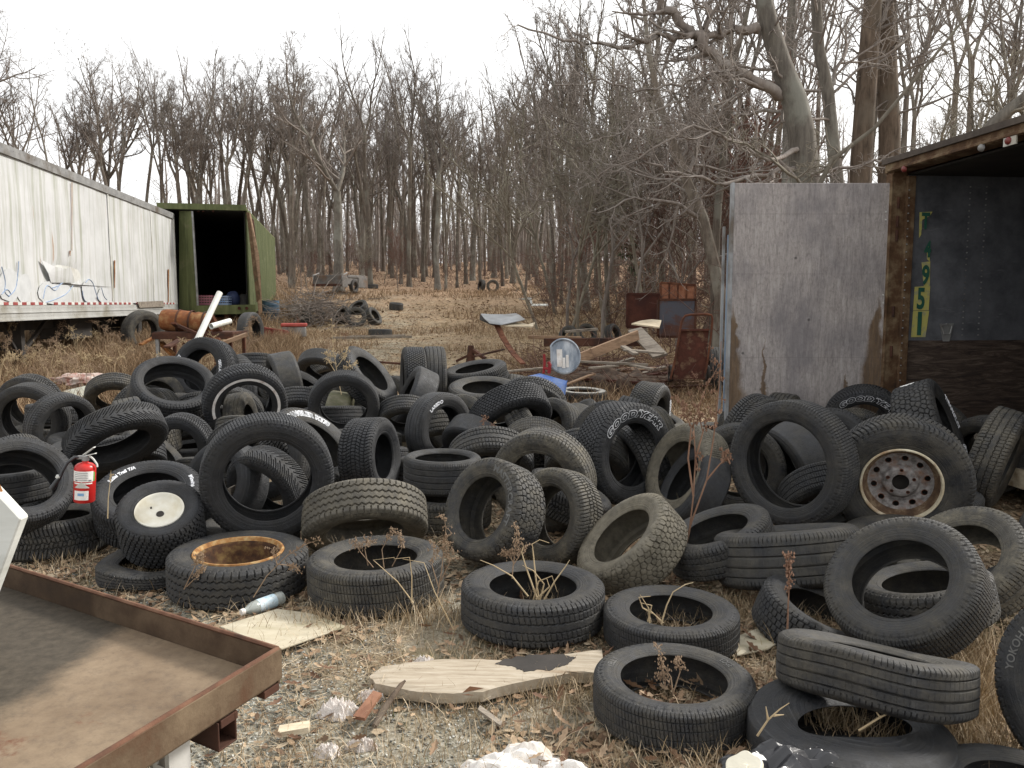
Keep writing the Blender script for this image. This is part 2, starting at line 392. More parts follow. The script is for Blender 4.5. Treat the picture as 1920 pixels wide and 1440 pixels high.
# torn skin: a curled flap and the dark slot under it
m = MB(); fl = [(72, 486), (96, 500), (118, 504), (126, 500), (138, 530), (92, 530), (84, 512)]
P = [on_side(x, y, .022 + (.035 if 497 < y < 520 else .008)) for x, y in fl]; m.slab(P, .004)
part('torn_flap', m, M['trailer_side'], wt)
m = MB(); m.slab([on_side(92, 529, .024), on_side(150, 534, .024), on_side(208, 538, .024), on_side(150, 536.5, .024), on_side(95, 532.5, .024)], -.003)
part('tear', m, M['dark_metal'], wt)
m = MB(); m.slab([on_side(252, 566, .06), on_side(300, 564, .06), on_side(304, 575, .06), on_side(256, 577, .06)], -.02)
part('bent_strip', m, M['wood_grey'], wt)
for x, y0, y1, w in ((212, 488, 540, 2.2), (313, 505, 575, 2.4), (132, 342, 470, 1.2), (128, 470, 480, 2)):
    mk = MB(); mk.slab([on_side(x, y0, .022), on_side(x + w, y0, .022), on_side(x + w * .7, y1, .022), on_side(x + w * .2, y1, .022)], -.003); part('rust_streak', mk, M['rust_orange'], wt)
# chassis, landing legs, axle and tyres below
def wp(s, o, z): return W0 + td * s + tn * o + Vector((0, 0, z))
m = MB(); wbox(m, 0, LT, -.75, -.62, .98, 1.3); wbox(m, 0, LT, -1.9, -1.77, .98, 1.3)
for i in range(18): wbox(m, .4 + i * .8, .46 + i * .8, -2.4, -.1, 1.18, 1.3)
part('chassis', m, M['dark_metal'], wt)
for k, o in enumerate((-.45, -2.05)):
    m = MB(); s0 = 5.4; a = wp(s0, o, 1.25); gzz = G(*wp(s0, o, 0).xy) + .05
    m.beam(wp(s0, o, gzz), a, .15, .15, up=td); m.box(wp(s0, o, gzz), (.3, .3, .04)); m.beam(wp(s0, o, gzz + .3), wp(s0 + 1.3, o, 1.2), .06, .06)
    m.beam(wp(s0, o - .02, .55), wp(s0 - .6, o - .02, 1.15), .05, .05)
    part('landing_leg', m, M['dark_metal'], wt)
m = MB(); m.beam(wp(5.4, -.45, .75), wp(5.4, -2.05, .75), .06, .06); m.beam(wp(5.4, -.45, .55), wp(5.4, -2.05, 1.15), .05, .05); part('leg_brace', m, M['dark_metal'], wt)
m = MB(); m.beam(wp(11.0, -.3, .82), wp(11.0, -2.2, .82), .12, .12); wbox(m, 9.9, 12.2, -1.0, -.55, .9, 1.05); part('axle', m, M['dark_metal'], wt); m = MB(); wbox(m, 7.4, 8.6, -.9, -.3, .75, 1.2); part('tool_box', m, M['dark_metal'], wt)

# ------------------------------------------------------------------ green box trailer, open at the rear
def green_mat(n, c1, c2, c3):
    t = NT(n); v = t.coord('Object', (3, 3, .35))
    c = t.ramp(t.noise(v, 2, 8, .7), (.32, c1), (.66, c2)); c = t.mix(t.ramp(t.noise(t.coord('Object'), 1.6, 8, .7), (.56, 0), (.66, .8)), c, c3)
    t.bump(t.noise(t.coord('Object'), 14, 5), .2, .01); return t.done(c, .75, 0, .3)
M['green'] = green_mat('faded_green_paint', (.055, .064, .024), (.13, .145, .06), (.14, .135, .07))
M['green_side'] = green_mat('pale_green_corrugated', (.065, .078, .032), (.14, .158, .075), (.17, .18, .10))
GR = Vector((-8.02, 24.3, 0)); gd = Vector((-2.6, 11.9, 0)).normalized(); gn = Vector((gd.y, -gd.x, 0))
def gp(s, o, z): return GR + gd * s + gn * o + Vector((0, 0, z))      # s deeper, o to the right
gt = thing('box_trailer', 'green corrugated box trailer with a black open rear behind the white one', 'trailer', (GR.x, GR.y, G(GR.x, GR.y)))
GZ0, GZ1 = 1.22, 4.36; GL = 11.6
m = MB(); nn = 190
for i in range(nn + 1):                    # corrugated right side
    s = .25 + (GL - .25) * i / nn; o = .035 * (1 if (i % 4) < 2 else -1); lean = .05 * math.sin(s * .5)
    m.v += [gp(s, o + lean, GZ0 + .02), gp(s, o, GZ1 - .05)]
for i in range(nn): m.f.append((2 * i, 2 * i + 2, 2 * i + 3, 2 * i + 1))
part('side_panel', m, M['green_side'], gt)
m = MB()
m.add([gp(0, -2.45, GZ1), gp(0, .03, GZ1), gp(GL, .03, GZ1), gp(GL, -2.45, GZ1), gp(0, -2.45, GZ1 - .05), gp(0, .03, GZ1 - .05), gp(GL, .03, GZ1 - .05), gp(GL, -2.45, GZ1 - .05)],
      [(0, 1, 2, 3), (7, 6, 5, 4), (0, 4, 5, 1), (1, 5, 6, 2), (2, 6, 7, 3), (3, 7, 4, 0)])
part('roof', m, M['green'], gt)
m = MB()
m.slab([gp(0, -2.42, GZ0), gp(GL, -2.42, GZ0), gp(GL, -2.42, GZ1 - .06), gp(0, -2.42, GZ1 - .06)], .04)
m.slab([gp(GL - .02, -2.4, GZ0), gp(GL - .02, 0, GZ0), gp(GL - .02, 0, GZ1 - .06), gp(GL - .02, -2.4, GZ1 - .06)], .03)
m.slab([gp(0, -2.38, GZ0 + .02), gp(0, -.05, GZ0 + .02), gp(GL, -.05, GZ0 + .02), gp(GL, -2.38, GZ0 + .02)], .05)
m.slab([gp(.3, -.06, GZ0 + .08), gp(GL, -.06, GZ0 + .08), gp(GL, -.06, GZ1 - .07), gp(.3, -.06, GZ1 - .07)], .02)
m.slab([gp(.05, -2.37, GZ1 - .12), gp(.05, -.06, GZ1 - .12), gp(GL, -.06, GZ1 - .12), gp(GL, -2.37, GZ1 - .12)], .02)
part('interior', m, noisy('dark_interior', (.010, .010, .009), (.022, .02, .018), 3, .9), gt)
m = MB()                                    # door leaf swung half shut over the left of the opening
A0, A1 = at(338, 396, 24.15), at(360, 396, 24.05); B0, B1 = at(338, 588, 24.15), at(371, 584, 24.0)
m.slab([B0, B1, A1, A0], .05); m.beam((B0 + B1) / 2 + Vector((0, -.03, 0)), (A0 + A1) / 2 + Vector((0, -.03, 0)), .05, .05, up=(0, 1, 0))
for f in (.08, .3, .55, .8): p = A0.lerp(B0, f); m.box(p + Vector((.1, -.04, 0)), (.16, .05, .07))
part('door', m, M['green'], gt)
m = MB(); m.beam(B1 + Vector((.02, -.02, 0)), A1 + Vector((.02, -.02, 0)), .05, .05, up=(0, 1, 0)); part('door_edge', m, M['grey_metal'], gt)
m = MB(); m.beam(gp(-.03, -2.45, GZ1 - .02), gp(-.03, .05, GZ1 - .02), .07, .17); part('header', m, M['green'], gt)
m = MB()
for x in (372, 381, 400): m.box(at(x, 396, 24.16), (.06, .03, .05))
part('marker_light', m, M['maroon'], gt)
m = MB(); m.slab([at(462, 398, 24.18), at(467, 398, 24.18), at(488, 560, 24.0), at(481, 566, 24.0)], .05)
part('bent_post', m, rust('brown_bent_post', (.09, .05, .025), (.17, .12, .07), (.05, .05, .025), 7), gt)
m = MB(); m.slab([at(467, 400, 24.2), at(470, 400, 24.25), at(486, 480, 24.1), at(492, 585, 24.0), at(486, 592, 24.0), at(481, 540, 24.08)], .02)
part('torn_panel', m, M['wood_tan'], gt)
m = MB(); m.slab([at(471, 408, 24.24), at(476, 412, 24.3), at(489, 520, 24.15), at(488, 585, 24.05), at(483, 560, 24.06), at(484, 500, 24.1)], .01)
part('torn_edge', m, M['rust_dark'], gt)
m = MB(); m.slab([at(368, 590, 23.95), at(481, 588, 23.95), at(481, 571, 23.95), at(368, 573, 23.95)], .1); part('rear_sill', m, M['green'], gt)
m = MB()
for x in (449, 463): m.lathe([(.0, 0), (.045, 0), (.05, .02)], 10, Matrix.Translation(at(x, 578, 23.83)) @ Matrix.Rotation(R_(90), 4, 'X'))
part('tail_light', m, M['maroon'], gt)
m = MB()
for o in (-.7, -1.7): m.slab([gp(.1, o, .85), gp(GL, o, .85), gp(GL, o, 1.2), gp(.1, o, 1.2)], .1)
m.beam(gp(.3, -2.3, .95), gp(.3, -.05, .95), .1, .25); part('chassis', m, M['rust_dark'], gt)

def plain_wheel(mb, c, axis, R, w, n=28):
    axis = Vector(axis).normalized(); q = axis.to_track_quat('Z', 'Y').to_matrix().to_4x4()
    pr = [(R * .55, -w * .35), (R * .62, -w * .45), (R * .85, -w * .5), (R * .96, -w * .42), (R, -w * .3), (R, w * .3), (R * .96, w * .42), (R * .85, w * .5), (R * .62, w * .45), (R * .55, w * .35)]
    mb.lathe(pr, n, Matrix.Translation(Vector(c)) @ q, closed=True)
for (host, pos, ax) in ((gt, gp(1.3, -.25, 0), gn), (gt, gp(1.3, -2.15, 0), gn), (gt, gp(1.3, -.62, 0), gn), (wt, wp(11.0, -.2, 0), tn), (wt, wp(11.0, -2.3, 0), tn)):
    m = MB(); p = Vector(pos); p.z = G(p.x, p.y) + .5; plain_wheel(m, p, ax, .5, .26)
    m.lathe([(0, .02), (.12, .05), (.14, 0), (.26, -.02), (.28, .05)], 20, Matrix.Translation(p) @ Vector(ax).to_track_quat('Z', 'Y').to_matrix().to_4x4())
    part('wheel', m, noisy('old_trailer_tyre', (.02, .02, .02), (.05, .046, .04), 6, .85, 0, .3), host, smooth=50)

# ------------------------------------------------------------------ rusty trailer at the right with its plywood lined door swung open
Y0 = 7.5
dirx = Vector((1, .094, 0)).normalized(); dirn = Vector((.094, -1, 0)).normalized()       # into the box; towards the near side
PB = Vector((3.64, Y0, 0))
ZF, ZT = .27, 2.80
def bp(s, o, z): return PB + dirx * s + dirn * o + Vector((0, 0, z))    # s into the box, o from far wall to near wall
def bbox(mb, s0, s1, o0, o1, z0, z1):
    vs = [bp(s, o, z) for z in (z0, z1) for s, o in ((s0, o0), (s1, o0), (s1, o1), (s0, o1))]
    return mb.add(vs, [(3, 2, 1, 0)[::-1], (7, 6, 5, 4), (0, 4, 5, 1), (1, 5, 6, 2), (2, 6, 7, 3), (3, 7, 4, 0)])
bt = thing('box_trailer', 'rusty open box trailer with a grey and brown lined inside at the right edge', 'trailer', (PB.x, PB.y, 0))
rust_frame = rust('rusty_door_frame', (.085, .045, .022), (.22, .165, .10), (.035, .02, .012), 6)
m = MB(); bbox(m, -.14, 0, -.10, .02, 0.0, ZT - .10); bbox(m, -.16, -.14, -.02, .03, .05, ZT - .12); bbox(m, -.02, .06, .02, .06, ZF, ZT - .14)
part('corner_post', m, rust_frame, bt, bev=.004); m = MB(); bbox(m, -.14, 0, 2.40, 2.52, 0.0, ZT - .10); part('corner_post', m, rust_frame, bt, bev=.004)
m = MB(); bbox(m, -.15, .02, -.11, 2.55, ZT - .10, ZT + .005); bbox(m, -.17, -.15, -.05, 2.5, ZT - .095, ZT - .07); part('header', m, rust_frame, bt, bev=.004)
m = MB(); bbox(m, -.16, 6.2, -.12, 2.56, ZT + .006, ZT + .03); bbox(m, -.175, -.15, -.13, 2.57, ZT - .02, ZT + .03); part('roof', m, noisy('dark_brown_roof_edge', (.035, .026, .02), (.09, .07, .055), 6, .8, 0, .2), bt)
gi = NT('scuffed_grey_lining'); v = gi.coord('Object', (1, 1, 1))
c = gi.ramp(gi.noise(v, 3, 8, .7), (.3, (.045, .048, .055)), (.7, (.15, .155, .17)))
c = gi.mix(gi.ramp(gi.noise(gi.coord('Object', (1, 1, 6)), 4, 6, .7), (.62, 0), (.7, .6)), c, (.17, .17, .18)); gi.bump(gi.noise(v, 12, 6), .3, .01)
M['lining'] = gi.done(c, .6, 0, .4)
m = MB(); bbox(m, .005, 6.1, -.01, .012, 1.15, ZT - .13); part('upper_lining', m, M['lining'], bt)
bi = NT('dark_plywood_lining'); v = bi.coord('Object', (1, 1, 7)); f = bi.noise(v, 3, 9, .75, 1.5)
c = bi.ramp(f, (.35, (.016, .010, .008)), (.5, (.055, .036, .026)), (.72, (.17, .13, .10))); bi.bump(f, .8, .012); M['lining_low'] = bi.done(c, .8)
m = MB(); bbox(m, .005, 6.1, -.008, .018, ZF, 1.148); part('lower_lining', m, M['lining_low'], bt)
m = MB(); bbox(m, .022, 6.15, -.05, -.012, ZF, ZT + .003); bbox(m, .022, 6.15, 2.44, 2.48, ZF, ZT + .003); bbox(m, 6.1, 6.15, 0, 2.44, ZF, ZT - .1); part('outer_wall', m, M['rust_dark'], bt)
m = MB(); bbox(m, .024, 6.1, -.01, 2.437, ZT - .128, ZT - .11); part('ceiling', m, noisy('dark_ceiling', (.012, .011, .01), (.03, .025, .02), 4, .9), bt)
m = MB(); bbox(m, -.02, 6.1, .02, 2.43, ZF - .05, ZF); part('floor', m, M['wood_grey'], bt)
m = MB(); bbox(m, -.06, -.022, .02, 2.43, ZF - .13, ZF + .006); part('floor_edge', m, M['wood_pale'], bt)
m = MB(); bbox(m, .3, 5.8, .5, .62, .0, ZF - .06); bbox(m, .3, 5.8, 1.8, 1.92, .0, ZF - .06); part('underframe', m, M['rust_dark'], bt)
m = MB()
for s in (.62, .78): 
    for k in range(26): m.box(bp(s, .014, 1.2 + k * .055), (.012, .008, .012))
for k in range(30): m.box(bp(-.01, .07, .5 + k * .07), (.01, .01, .01))
part('rivet', m, M['grey_metal'], bt)
# peeling number stickers on the lining: T 4 9 5 1
def text_mesh(body, size, extrude=.002, outline=0, shear=0, xs=1.0, bold=0):
    cu = bpy.data.curves.new('txt', 'FONT'); cu.body = body; cu.size = size; cu.align_x = 'CENTER'; cu.shear = shear; cu.space_character = 1.05; cu.resolution_u = 4
    if outline: cu.fill_mode = 'NONE'; cu.bevel_depth = outline; cu.bevel_resolution = 0; cu.offset = bold
    else: cu.extrude = extrude; cu.offset = bold
    o = bpy.data.objects.new('txt', cu); COL.objects.link(o); dg = bpy.context.evaluated_depsgraph_get(); dg.update()
    me = bpy.data.meshes.new_from_object(o.evaluated_get(dg)); bpy.data.objects.remove(o); bpy.data.curves.remove(cu)
    n = len(me.vertices); co = np.zeros(n * 3, np.float32); me.vertices.foreach_get('co', co); co = co.reshape(-1, 3)
    fs = [tuple(p.vertices) for p in me.polygons]; bpy.data.meshes.remove(me); co[:, 0] *= xs; return co, fs
ys = NT('yellow_sticker'); v = ys.coord(); c = ys.mix(ys.ramp(ys.noise(v, 18, 6), (.52, 0), (.6, .7)), (.48, .44, .13), (.30, .30, .22)); M['sticker'] = ys.done(c, .6)
M['digit'] = noisy('dark_green_digit', (.012, .075, .048), (.03, .11, .075), 14, .6)
fx = Matrix((dirx, Vector((0, 0, 1)), -dirn * -1)).transposed()
def stick(px, py): return at(px, py, Y0 + .01)
dm, sm = MB(), MB()
def wallpt(px, py, o=.02):
    d = ray(px, py); P0 = bp(0, o, 0); return CAM + d * ((P0 - CAM).dot(dirn) / d.dot(dirn))
for pts in (((1712, 583), (1742, 583), (1735, 632), (1708, 632)), ((1715, 538), (1744, 536), (1741, 582), (1712, 582)), ((1728, 492), (1744, 490), (1743, 537), (1732, 536)), ((1738, 462), (1744, 458), (1743, 490), (1738, 486)), ((1724, 398), (1748, 397), (1744, 404), (1738, 408), (1729, 412), (1727, 440), (1723, 446))):
    sm.slab([wallpt(x, y, .016) for x, y in pts], -.002)
part('number_sticker', sm, M['sticker'], bt)
for ch, px, py, sz in (('1', 1723, 627, .30), ('5', 1726, 578, .27), ('9', 1735, 532, .24), ('4', 1739, 481, .2), ('T', 1735, 428, .2)):
    co, fs = text_mesh(ch, sz, .001, xs=.62 if ch != '1' else .9, bold=.008)
    if ch == '9':
        keep = [f for f in fs if min(co[i][1] for i in f) > -1]; fs = keep
    P0 = wallpt(px, py, .024); vs = [P0 + dirx * float(c[0]) + Vector((0, 0, float(c[1]))) + dirn * float(c[2]) for c in co]
    dm = MB(); dm.add(vs, fs); part('number_digit', dm, M['digit'], bt)
m = MB(); hp = wallpt(1774, 612, .03); m.slab([wallpt(1762, 607, .02), wallpt(1768, 640, .02), wallpt(1780, 640, .02), wallpt(1789, 606, .02)], -.006)
m.tube([wallpt(1765, 612, .05), wallpt(1770, 626, .07), wallpt(1781, 626, .07), wallpt(1785, 611, .05), wallpt(1775, 607, .05)], .008, 6, closed=True)
part('latch_plate', m, M['grey_metal'], bt)
for px, py, c in ((1697, 317, 'maroon'), (1842, 277, 'white_metal'), (1893, 264, 'maroon')):
    dd = ray(px, py); P0 = bp(-.155, 0, 0); p = CAM + dd * ((P0 - CAM).dot(dirx) / dd.dot(dirx))
    q = Matrix.Translation(p) @ (-dirx).to_track_quat('Z', 'Y').to_matrix().to_4x4()
    m = MB(); m.lathe([(0, .03), (.018, .028), (.027, .018), (.03, 0)], 16, q); lo = part('marker_light', m, noisy('lamp_' + c, (.10, .018, .015), (.17, .03, .025), 9, .35) if c == 'maroon' else M['grey_metal'], bt, smooth=50)
    if px == 1893:
        m = MB(); m.add([p - dirx * -.004 + dirn * a + Vector((0, 0, b)) for a, b in ((-.055, -.035), (.075, -.035), (.075, .035), (-.055, .035))] + [p - dirx * .008 + dirn * a + Vector((0, 0, b)) for a, b in ((-.055, -.035), (.075, -.035), (.075, .035), (-.055, .035))], [(0, 1, 2, 3), (7, 6, 5, 4), (0, 4, 5, 1), (1, 5, 6, 2), (2, 6, 7, 3), (3, 7, 4, 0)])
        part('light_plate', m, M['white_metal'], bt)
# the opened door: a part of the trailer, hinged on the far post
def door_mat():
    t = NT('weathered_plywood_door'); v = t.coord('Object', (16, 16, 2.2))
    f = t.noise(v, 2.2, 10, .75, .6)
    c = t.ramp(f, (.3, (.135, .12, .115)), (.5, (.305, .275, .262)), (.72, (.46, .43, .415)))
    c = t.mix(t.ramp(t.noise(t.coord('Object', (60, 60, 9)), 2, 6, .8), (.42, 0), (.66, .6)), c, (.45, .41, .385))
    c = t.mix(t.ramp(t.noise(t.coord('Object', (26, 26, 20)), 1.5, 9, .85), (.50, 0), (.62, .5)), c, (.14, .12, .115))
    c = t.mix(t.ramp(t.noise(t.coord('Object', (1, 1, .8)), 1.9, 6, .6), (.44, 0), (.62, .6)), c, (.15, .14, .15))
    sp = t.n('ShaderNodeSeparateXYZ'); t.l(t.co.outputs['Object'], sp.inputs[0]); X, Z = sp.outputs['X'], sp.outputs['Z']
    # rust runs rising from the foot of the door, at its edges and beside a seam
    wob = t.math('MULTIPLY', t.math('SUBTRACT', t.noise(t.coord('Object', (2, 2, 2)), 3, 5), .5), .16)
    def run(x0, w, top):
        d = t.math('ABSOLUTE', t.math('SUBTRACT', t.math('ADD', X, wob), x0)); k = t.math('SUBTRACT', 1, t.math('DIVIDE', Z, top))
        wid = t.math('MULTIPLY', t.math('MAXIMUM', k, .02), w)
        return t.math('MULTIPLY', t.ramp(t.math('DIVIDE', d, t.math('MAXIMUM', wid, .004)), (.55, 1), (1, 0)), t.ramp(k, (0, 0), (.15, 1)))
    rr = t.math('MAXIMUM', t.math('MAXIMUM', run(-1.44, .20, 1.25), run(-1.13, .05, .95)), t.math('MAXIMUM', run(-.10, .24, 1.35), run(-.36, .08, .6)))
    c = t.mix(t.math('MULTIPLY', rr, .85), c, t.ramp(t.noise(v, 3, 7), (.3, (.06, .034, .016)), (.7, (.16, .095, .04))))
    vo = t.n('ShaderNodeTexVoronoi'); vo.inputs['Scale'].default_value = 7; t.l(t.coord('Object', (1, 1, 1)), vo.inputs['Vector'])
    knots = t.math('MULTIPLY', t.ramp(vo.outputs['Distance'], (.05, .75), (.12, 0)), t.ramp(t.noise(t.coord('Object', (1, 1, 1)), 5, 3), (.5, 0), (.56, 1))); c = t.mix(knots, c, (.05, .045, .045))
    for zz in (.72, 1.5, 2.05):
        s_ = t.ramp(t.math('ABSOLUTE', t.math('SUBTRACT', Z, zz)), (.0015, .2), (.005, 0)); c = t.mix(s_, c, (.07, .06, .06))
    t.bump(f, .5, .006); t.bump(knots, .5, .006)
    return t.done(c, .8, 0, .3)
DL, DR, DZ0, DZ1 = at(1378, 347, Y0).x - .005, at(1673, 347, Y0).x, .27, 2.60
dr = thing_door = bpy.data.objects.new('door', None); COL.objects.link(dr); dr.parent = bt; dr.location = (DR - PB.x, -.02, DZ0); dr['label'] = 'weathered grey plywood inner face of the opened door with orange rust runs'
def dpart(name, mb, mat, **k): return part(name, mb, mat, dr, **k)
m = MB(); m.box(((DL + DR) / 2, Y0, (DZ0 + DZ1) / 2), (DR - DL, .03, DZ1 - DZ0)); dpart('plywood_panel', m, door_mat(), bev=.003)
m = MB(); m.box((DL - .012, Y0 + .02, (DZ0 + DZ1) / 2), (.022, .075, DZ1 - DZ0 + .01)); m.box((DR + .012, Y0 + .02, (DZ0 + DZ1) / 2), (.022, .075, DZ1 - DZ0)); m.box(((DL + DR) / 2, Y0 + .035, (DZ0 + DZ1) / 2), (DR - DL, .03, DZ1 - DZ0 - .01))
m.box((at(1353, 600, Y0 + .15).x, Y0 + .15, 1.24), (.022, .03, 1.96))
dpart('metal_edging', m, noisy('dull_aluminium', (.22, .23, .24), (.36, .37, .38), 6, .5, .3, .1, (.12, .10, .08)))
m = MB(); xa, xb = at(1360, 600, Y0 + .12).x, at(1384, 600, Y0 + .12).x; m.box(((xa + xb) / 2, Y0 + .12, 1.21), (xb - xa, .02, 1.86)); dpart('blue_skin', m, noisy('faded_blue_skin', (.17, .24, .34), (.30, .38, .48), 4, .5, .1, .1, (.36, .40, .44)))
m = MB()
for z in (2.42, 2.25, 2.12, 1.42, 1.05, .6): m.box((DR + .045, Y0 - .005, z), (.07, .035, .085)); m.tube([(DR + .05, Y0 - .03, z - .05), (DR + .05, Y0 - .03, z + .05)], .014, 8)
m.box((DR + .05, Y0 + .03, 1.45), (.05, .03, 2.2))
dpart('hinge', m, M['rust_dark'])
m = MB()
for k, (x, y) in enumerate(((1661, 397), (1661, 412), (1656, 553), (1656, 568), (1352, 415))):
    if x > 1500: m.box(at(x, y, Y0 - .02), (.012, .01, .012))
dpart('bolt', m, M['white_metal'])

# ------------------------------------------------------------------ trees
def rotv(v, ax, a): return Matrix.Rotation(a, 3, ax) @ v
class TreeB:
    """branches as polylines; written out as tapered tubes with numpy"""
    def __init__(s): s.tr = []; s.cr = []
    def walk(s, rg, p, d, L, r0, r1, seg, gn, up):
        pts = [p.copy()]; dv = d.normalized(); st = L / seg
        for i in range(seg):
            dv = (dv + Vector((rg.gauss(0, gn), rg.gauss(0, gn), rg.gauss(0, gn * .7) + up))).normalized()
            p = p + dv * st; pts.append(p.copy())
        return pts, [r0 + (r1 - r0) * (i / seg) for i in range(seg + 1)]
    def spawn(s, rg, pts, rad, level, n, lo, Lk, ang, spec):
        m = len(pts) - 1
        for k in range(n):
            f = lo + (1 - lo) * (k + rg.random()) / n; x = f * m; i = min(int(x), m - 1); t = x - i
            p = pts[i].lerp(pts[i + 1], t); r = rad[i] * (1 - t) + rad[i + 1] * t; d = (pts[i + 1] - pts[i]).normalized()
            ax = d.orthogonal().normalized(); ax = rotv(ax, d, rg.uniform(0, 2 * PI)); nd = rotv(d, ax, rg.uniform(ang[0], ang[1]))
            L = Lk * rg.uniform(.55, 1.15) * (1.1 - .55 * f)
            s.branch(rg, p, nd, L, min(r * .72, spec['rmax'][level]), level, spec)
    def branch(s, rg, p, d, L, r, level, spec):
        last = level >= spec['levels'] - 1
        seg = spec['seg'][level]; r1 = max(r * .35, spec['rmin'])
        pts, rad = s.walk(rg, p, d, L, r, r1, seg, spec['gn'][level], spec['up'][level])
        s.cr.append((pts, rad, 5 if r > .05 else (4 if r > .02 else 3)))
        if not last: s.spawn(rg, pts, rad, level + 1, spec['n'][level], spec['lo'], L * spec['Lk'], spec['ang'], spec)
def tubes_mesh(name, items, mat):
    V = []; F = []; base = 0
    for n in (3, 4, 5, 8, 10):
        its = [it for it in items if it[2] == n]
        for pts, rad, _ in its:
            P = np.array([tuple(p) for p in pts]); D = np.gradient(P, axis=0); D /= np.linalg.norm(D, axis=1)[:, None] + 1e-9
            ref = np.array([1., .13, .07]) if abs(D[0][0]) < .8 else np.array([0, 1., .1])
            A = ref - D * (D @ ref)[:, None]; A /= np.linalg.norm(A, axis=1)[:, None] + 1e-9; B = np.cross(D, A)
            t = np.arange(n) * 2 * PI / n; ring = (A[:, None, :] * np.cos(t)[None, :, None] + B[:, None, :] * np.sin(t)[None, :, None]) * np.array(rad)[:, None, None] + P[:, None, :]
            V.append(ring.reshape(-1, 3)); m = len(P); i = np.arange(m - 1)[:, None] * n; k = np.arange(n)[None, :]; k2 = (k + 1) % n
            F.append(np.stack([i + k, i + k2, i + n + k2, i + n + k], -1).reshape(-1, 4) + base); base += m * n
    me = np_mesh(name, np.concatenate(V), np.concatenate(F), True); me.materials.append(mat); return me
OAK = dict(levels=5, seg=[7, 6, 5, 4, 3], n=[6, 6, 6, 5], lo=.25, Lk=.50, ang=(R_(25), R_(62)), gn=[.14, .17, .20, .22, .24], up=[.12, .10, .08, .06, .05], rmin=.0045, rmax=[.2, .065, .026, .013, .0075])
def proto(seed, H, r0, fork, nlead, spread, spec=OAK, lean=.02, low=0, trunkbark='bark', twig='twig', leadL=.5):
    rg = random.Random(seed); T = TreeB()
    pts, rad = T.walk(rg, Vector((0, 0, -.3)), Vector((rg.gauss(0, lean), rg.gauss(0, lean), 1)), H * fork + .3, r0, r0 * .72, 9, .035, .03)
    rad[0] *= 1.55; rad[1] = rad[1] * 1.06
    T.tr.append((pts, rad, 8))
    top = pts[-1]; d0 = (pts[-1] - pts[-2]).normalized()
    for k in range(nlead):
        a = 2 * PI * k / nlead + rg.uniform(-.5, .5); tilt = spread * rg.uniform(.5, 1.2) if nlead > 1 else .05
        d = rotv(d0, rotv(d0.orthogonal().normalized(), d0, a), tilt); L = H * leadL * rg.uniform(.8, 1.15)
        r = rad[-1] * (.62 + .2 * rg.random()) if nlead > 1 else rad[-1]
        lp, lr = T.walk(rg, top, d, L, r, .02, 9, .10, .10); T.tr.append((lp, lr, 8 if r > .1 else 5))
        T.spawn(rg, lp, lr, 1, 13, .10, L * .42, spec['ang'], spec)
    if low: T.spawn(rg, pts, rad, 2, low, .35, H * .16, (R_(50), R_(85)), spec)
    return tubes_mesh('tree_trunk', T.tr, M[trunkbark]), tubes_mesh('tree_crown', T.cr, M[twig])
SLIM = dict(OAK, n=[5, 4, 4, 3], Lk=.45, levels=4, seg=[6, 5, 4, 3], ang=(R_(20), R_(50)))
BUSH = dict(OAK, levels=4, seg=[6, 5, 4, 3], n=[7, 6, 5, 3], Lk=.55, ang=(R_(25), R_(70)), rmin=.004, rmax=[.03, .016, .010, .007])
PRO = {
 'oak': [proto(1, 16, .20, .52, 3, .34, leadL=.44), proto(2, 16, .18, .60, 2, .30, leadL=.40), proto(3, 16, .22, .46, 3, .38, leadL=.48), proto(4, 16, .17, .64, 3, .30, leadL=.36), proto(5, 16, .19, .56, 3, .36, leadL=.42)],
 'slim': [proto(11, 16, .15, .62, 2, .25, SLIM, low=3), proto(12, 16, .13, .58, 1, .1, SLIM, low=4), proto(13, 16, .17, .66, 2, .3, SLIM, low=2), proto(14, 16, .14, .5, 2, .3, SLIM, .05, 4)],
 'pale': [proto(21, 15, .24, .40, 2, .45, trunkbark='bark_pale'), proto(22, 15, .20, .5, 3, .4, trunkbark='bark_pale')],
 'sap': [proto(31, 5, .035, .35, 3, .5, BUSH, .1, 6, 'twig', 'twig', .6), proto(32, 5, .03, .3, 4, .6, BUSH, .12, 6, 'twig', 'twig_red', .6), proto(33, 5, .04, .4, 3, .5, BUSH, .15, 8, 'twig_pale', 'twig_pale', .6)],
}
TREES = []
def plant(kind, k, x, y, H=None, rz=0, label='', group=None, name='bare_tree', cat='tree', tilt=0, thick=1):
    tm, cm = PRO[kind][k % len(PRO[kind])]; base = {'oak': 16, 'slim': 16, 'pale': 15, 'sap': 5}[kind]; s = (H or base) / base
    t = thing(name, label, cat, (x, y, G(x, y)), group); t.rotation_euler = (tilt, 0, rz); t.scale = (s * thick, s * thick, s)
    link('trunk', tm, t); link('crown', cm, t); TREES.append((x, y)); return t
rg = random.Random(77)
def colx(px, Y): return (px - 960) / FPX * (Y * .995)
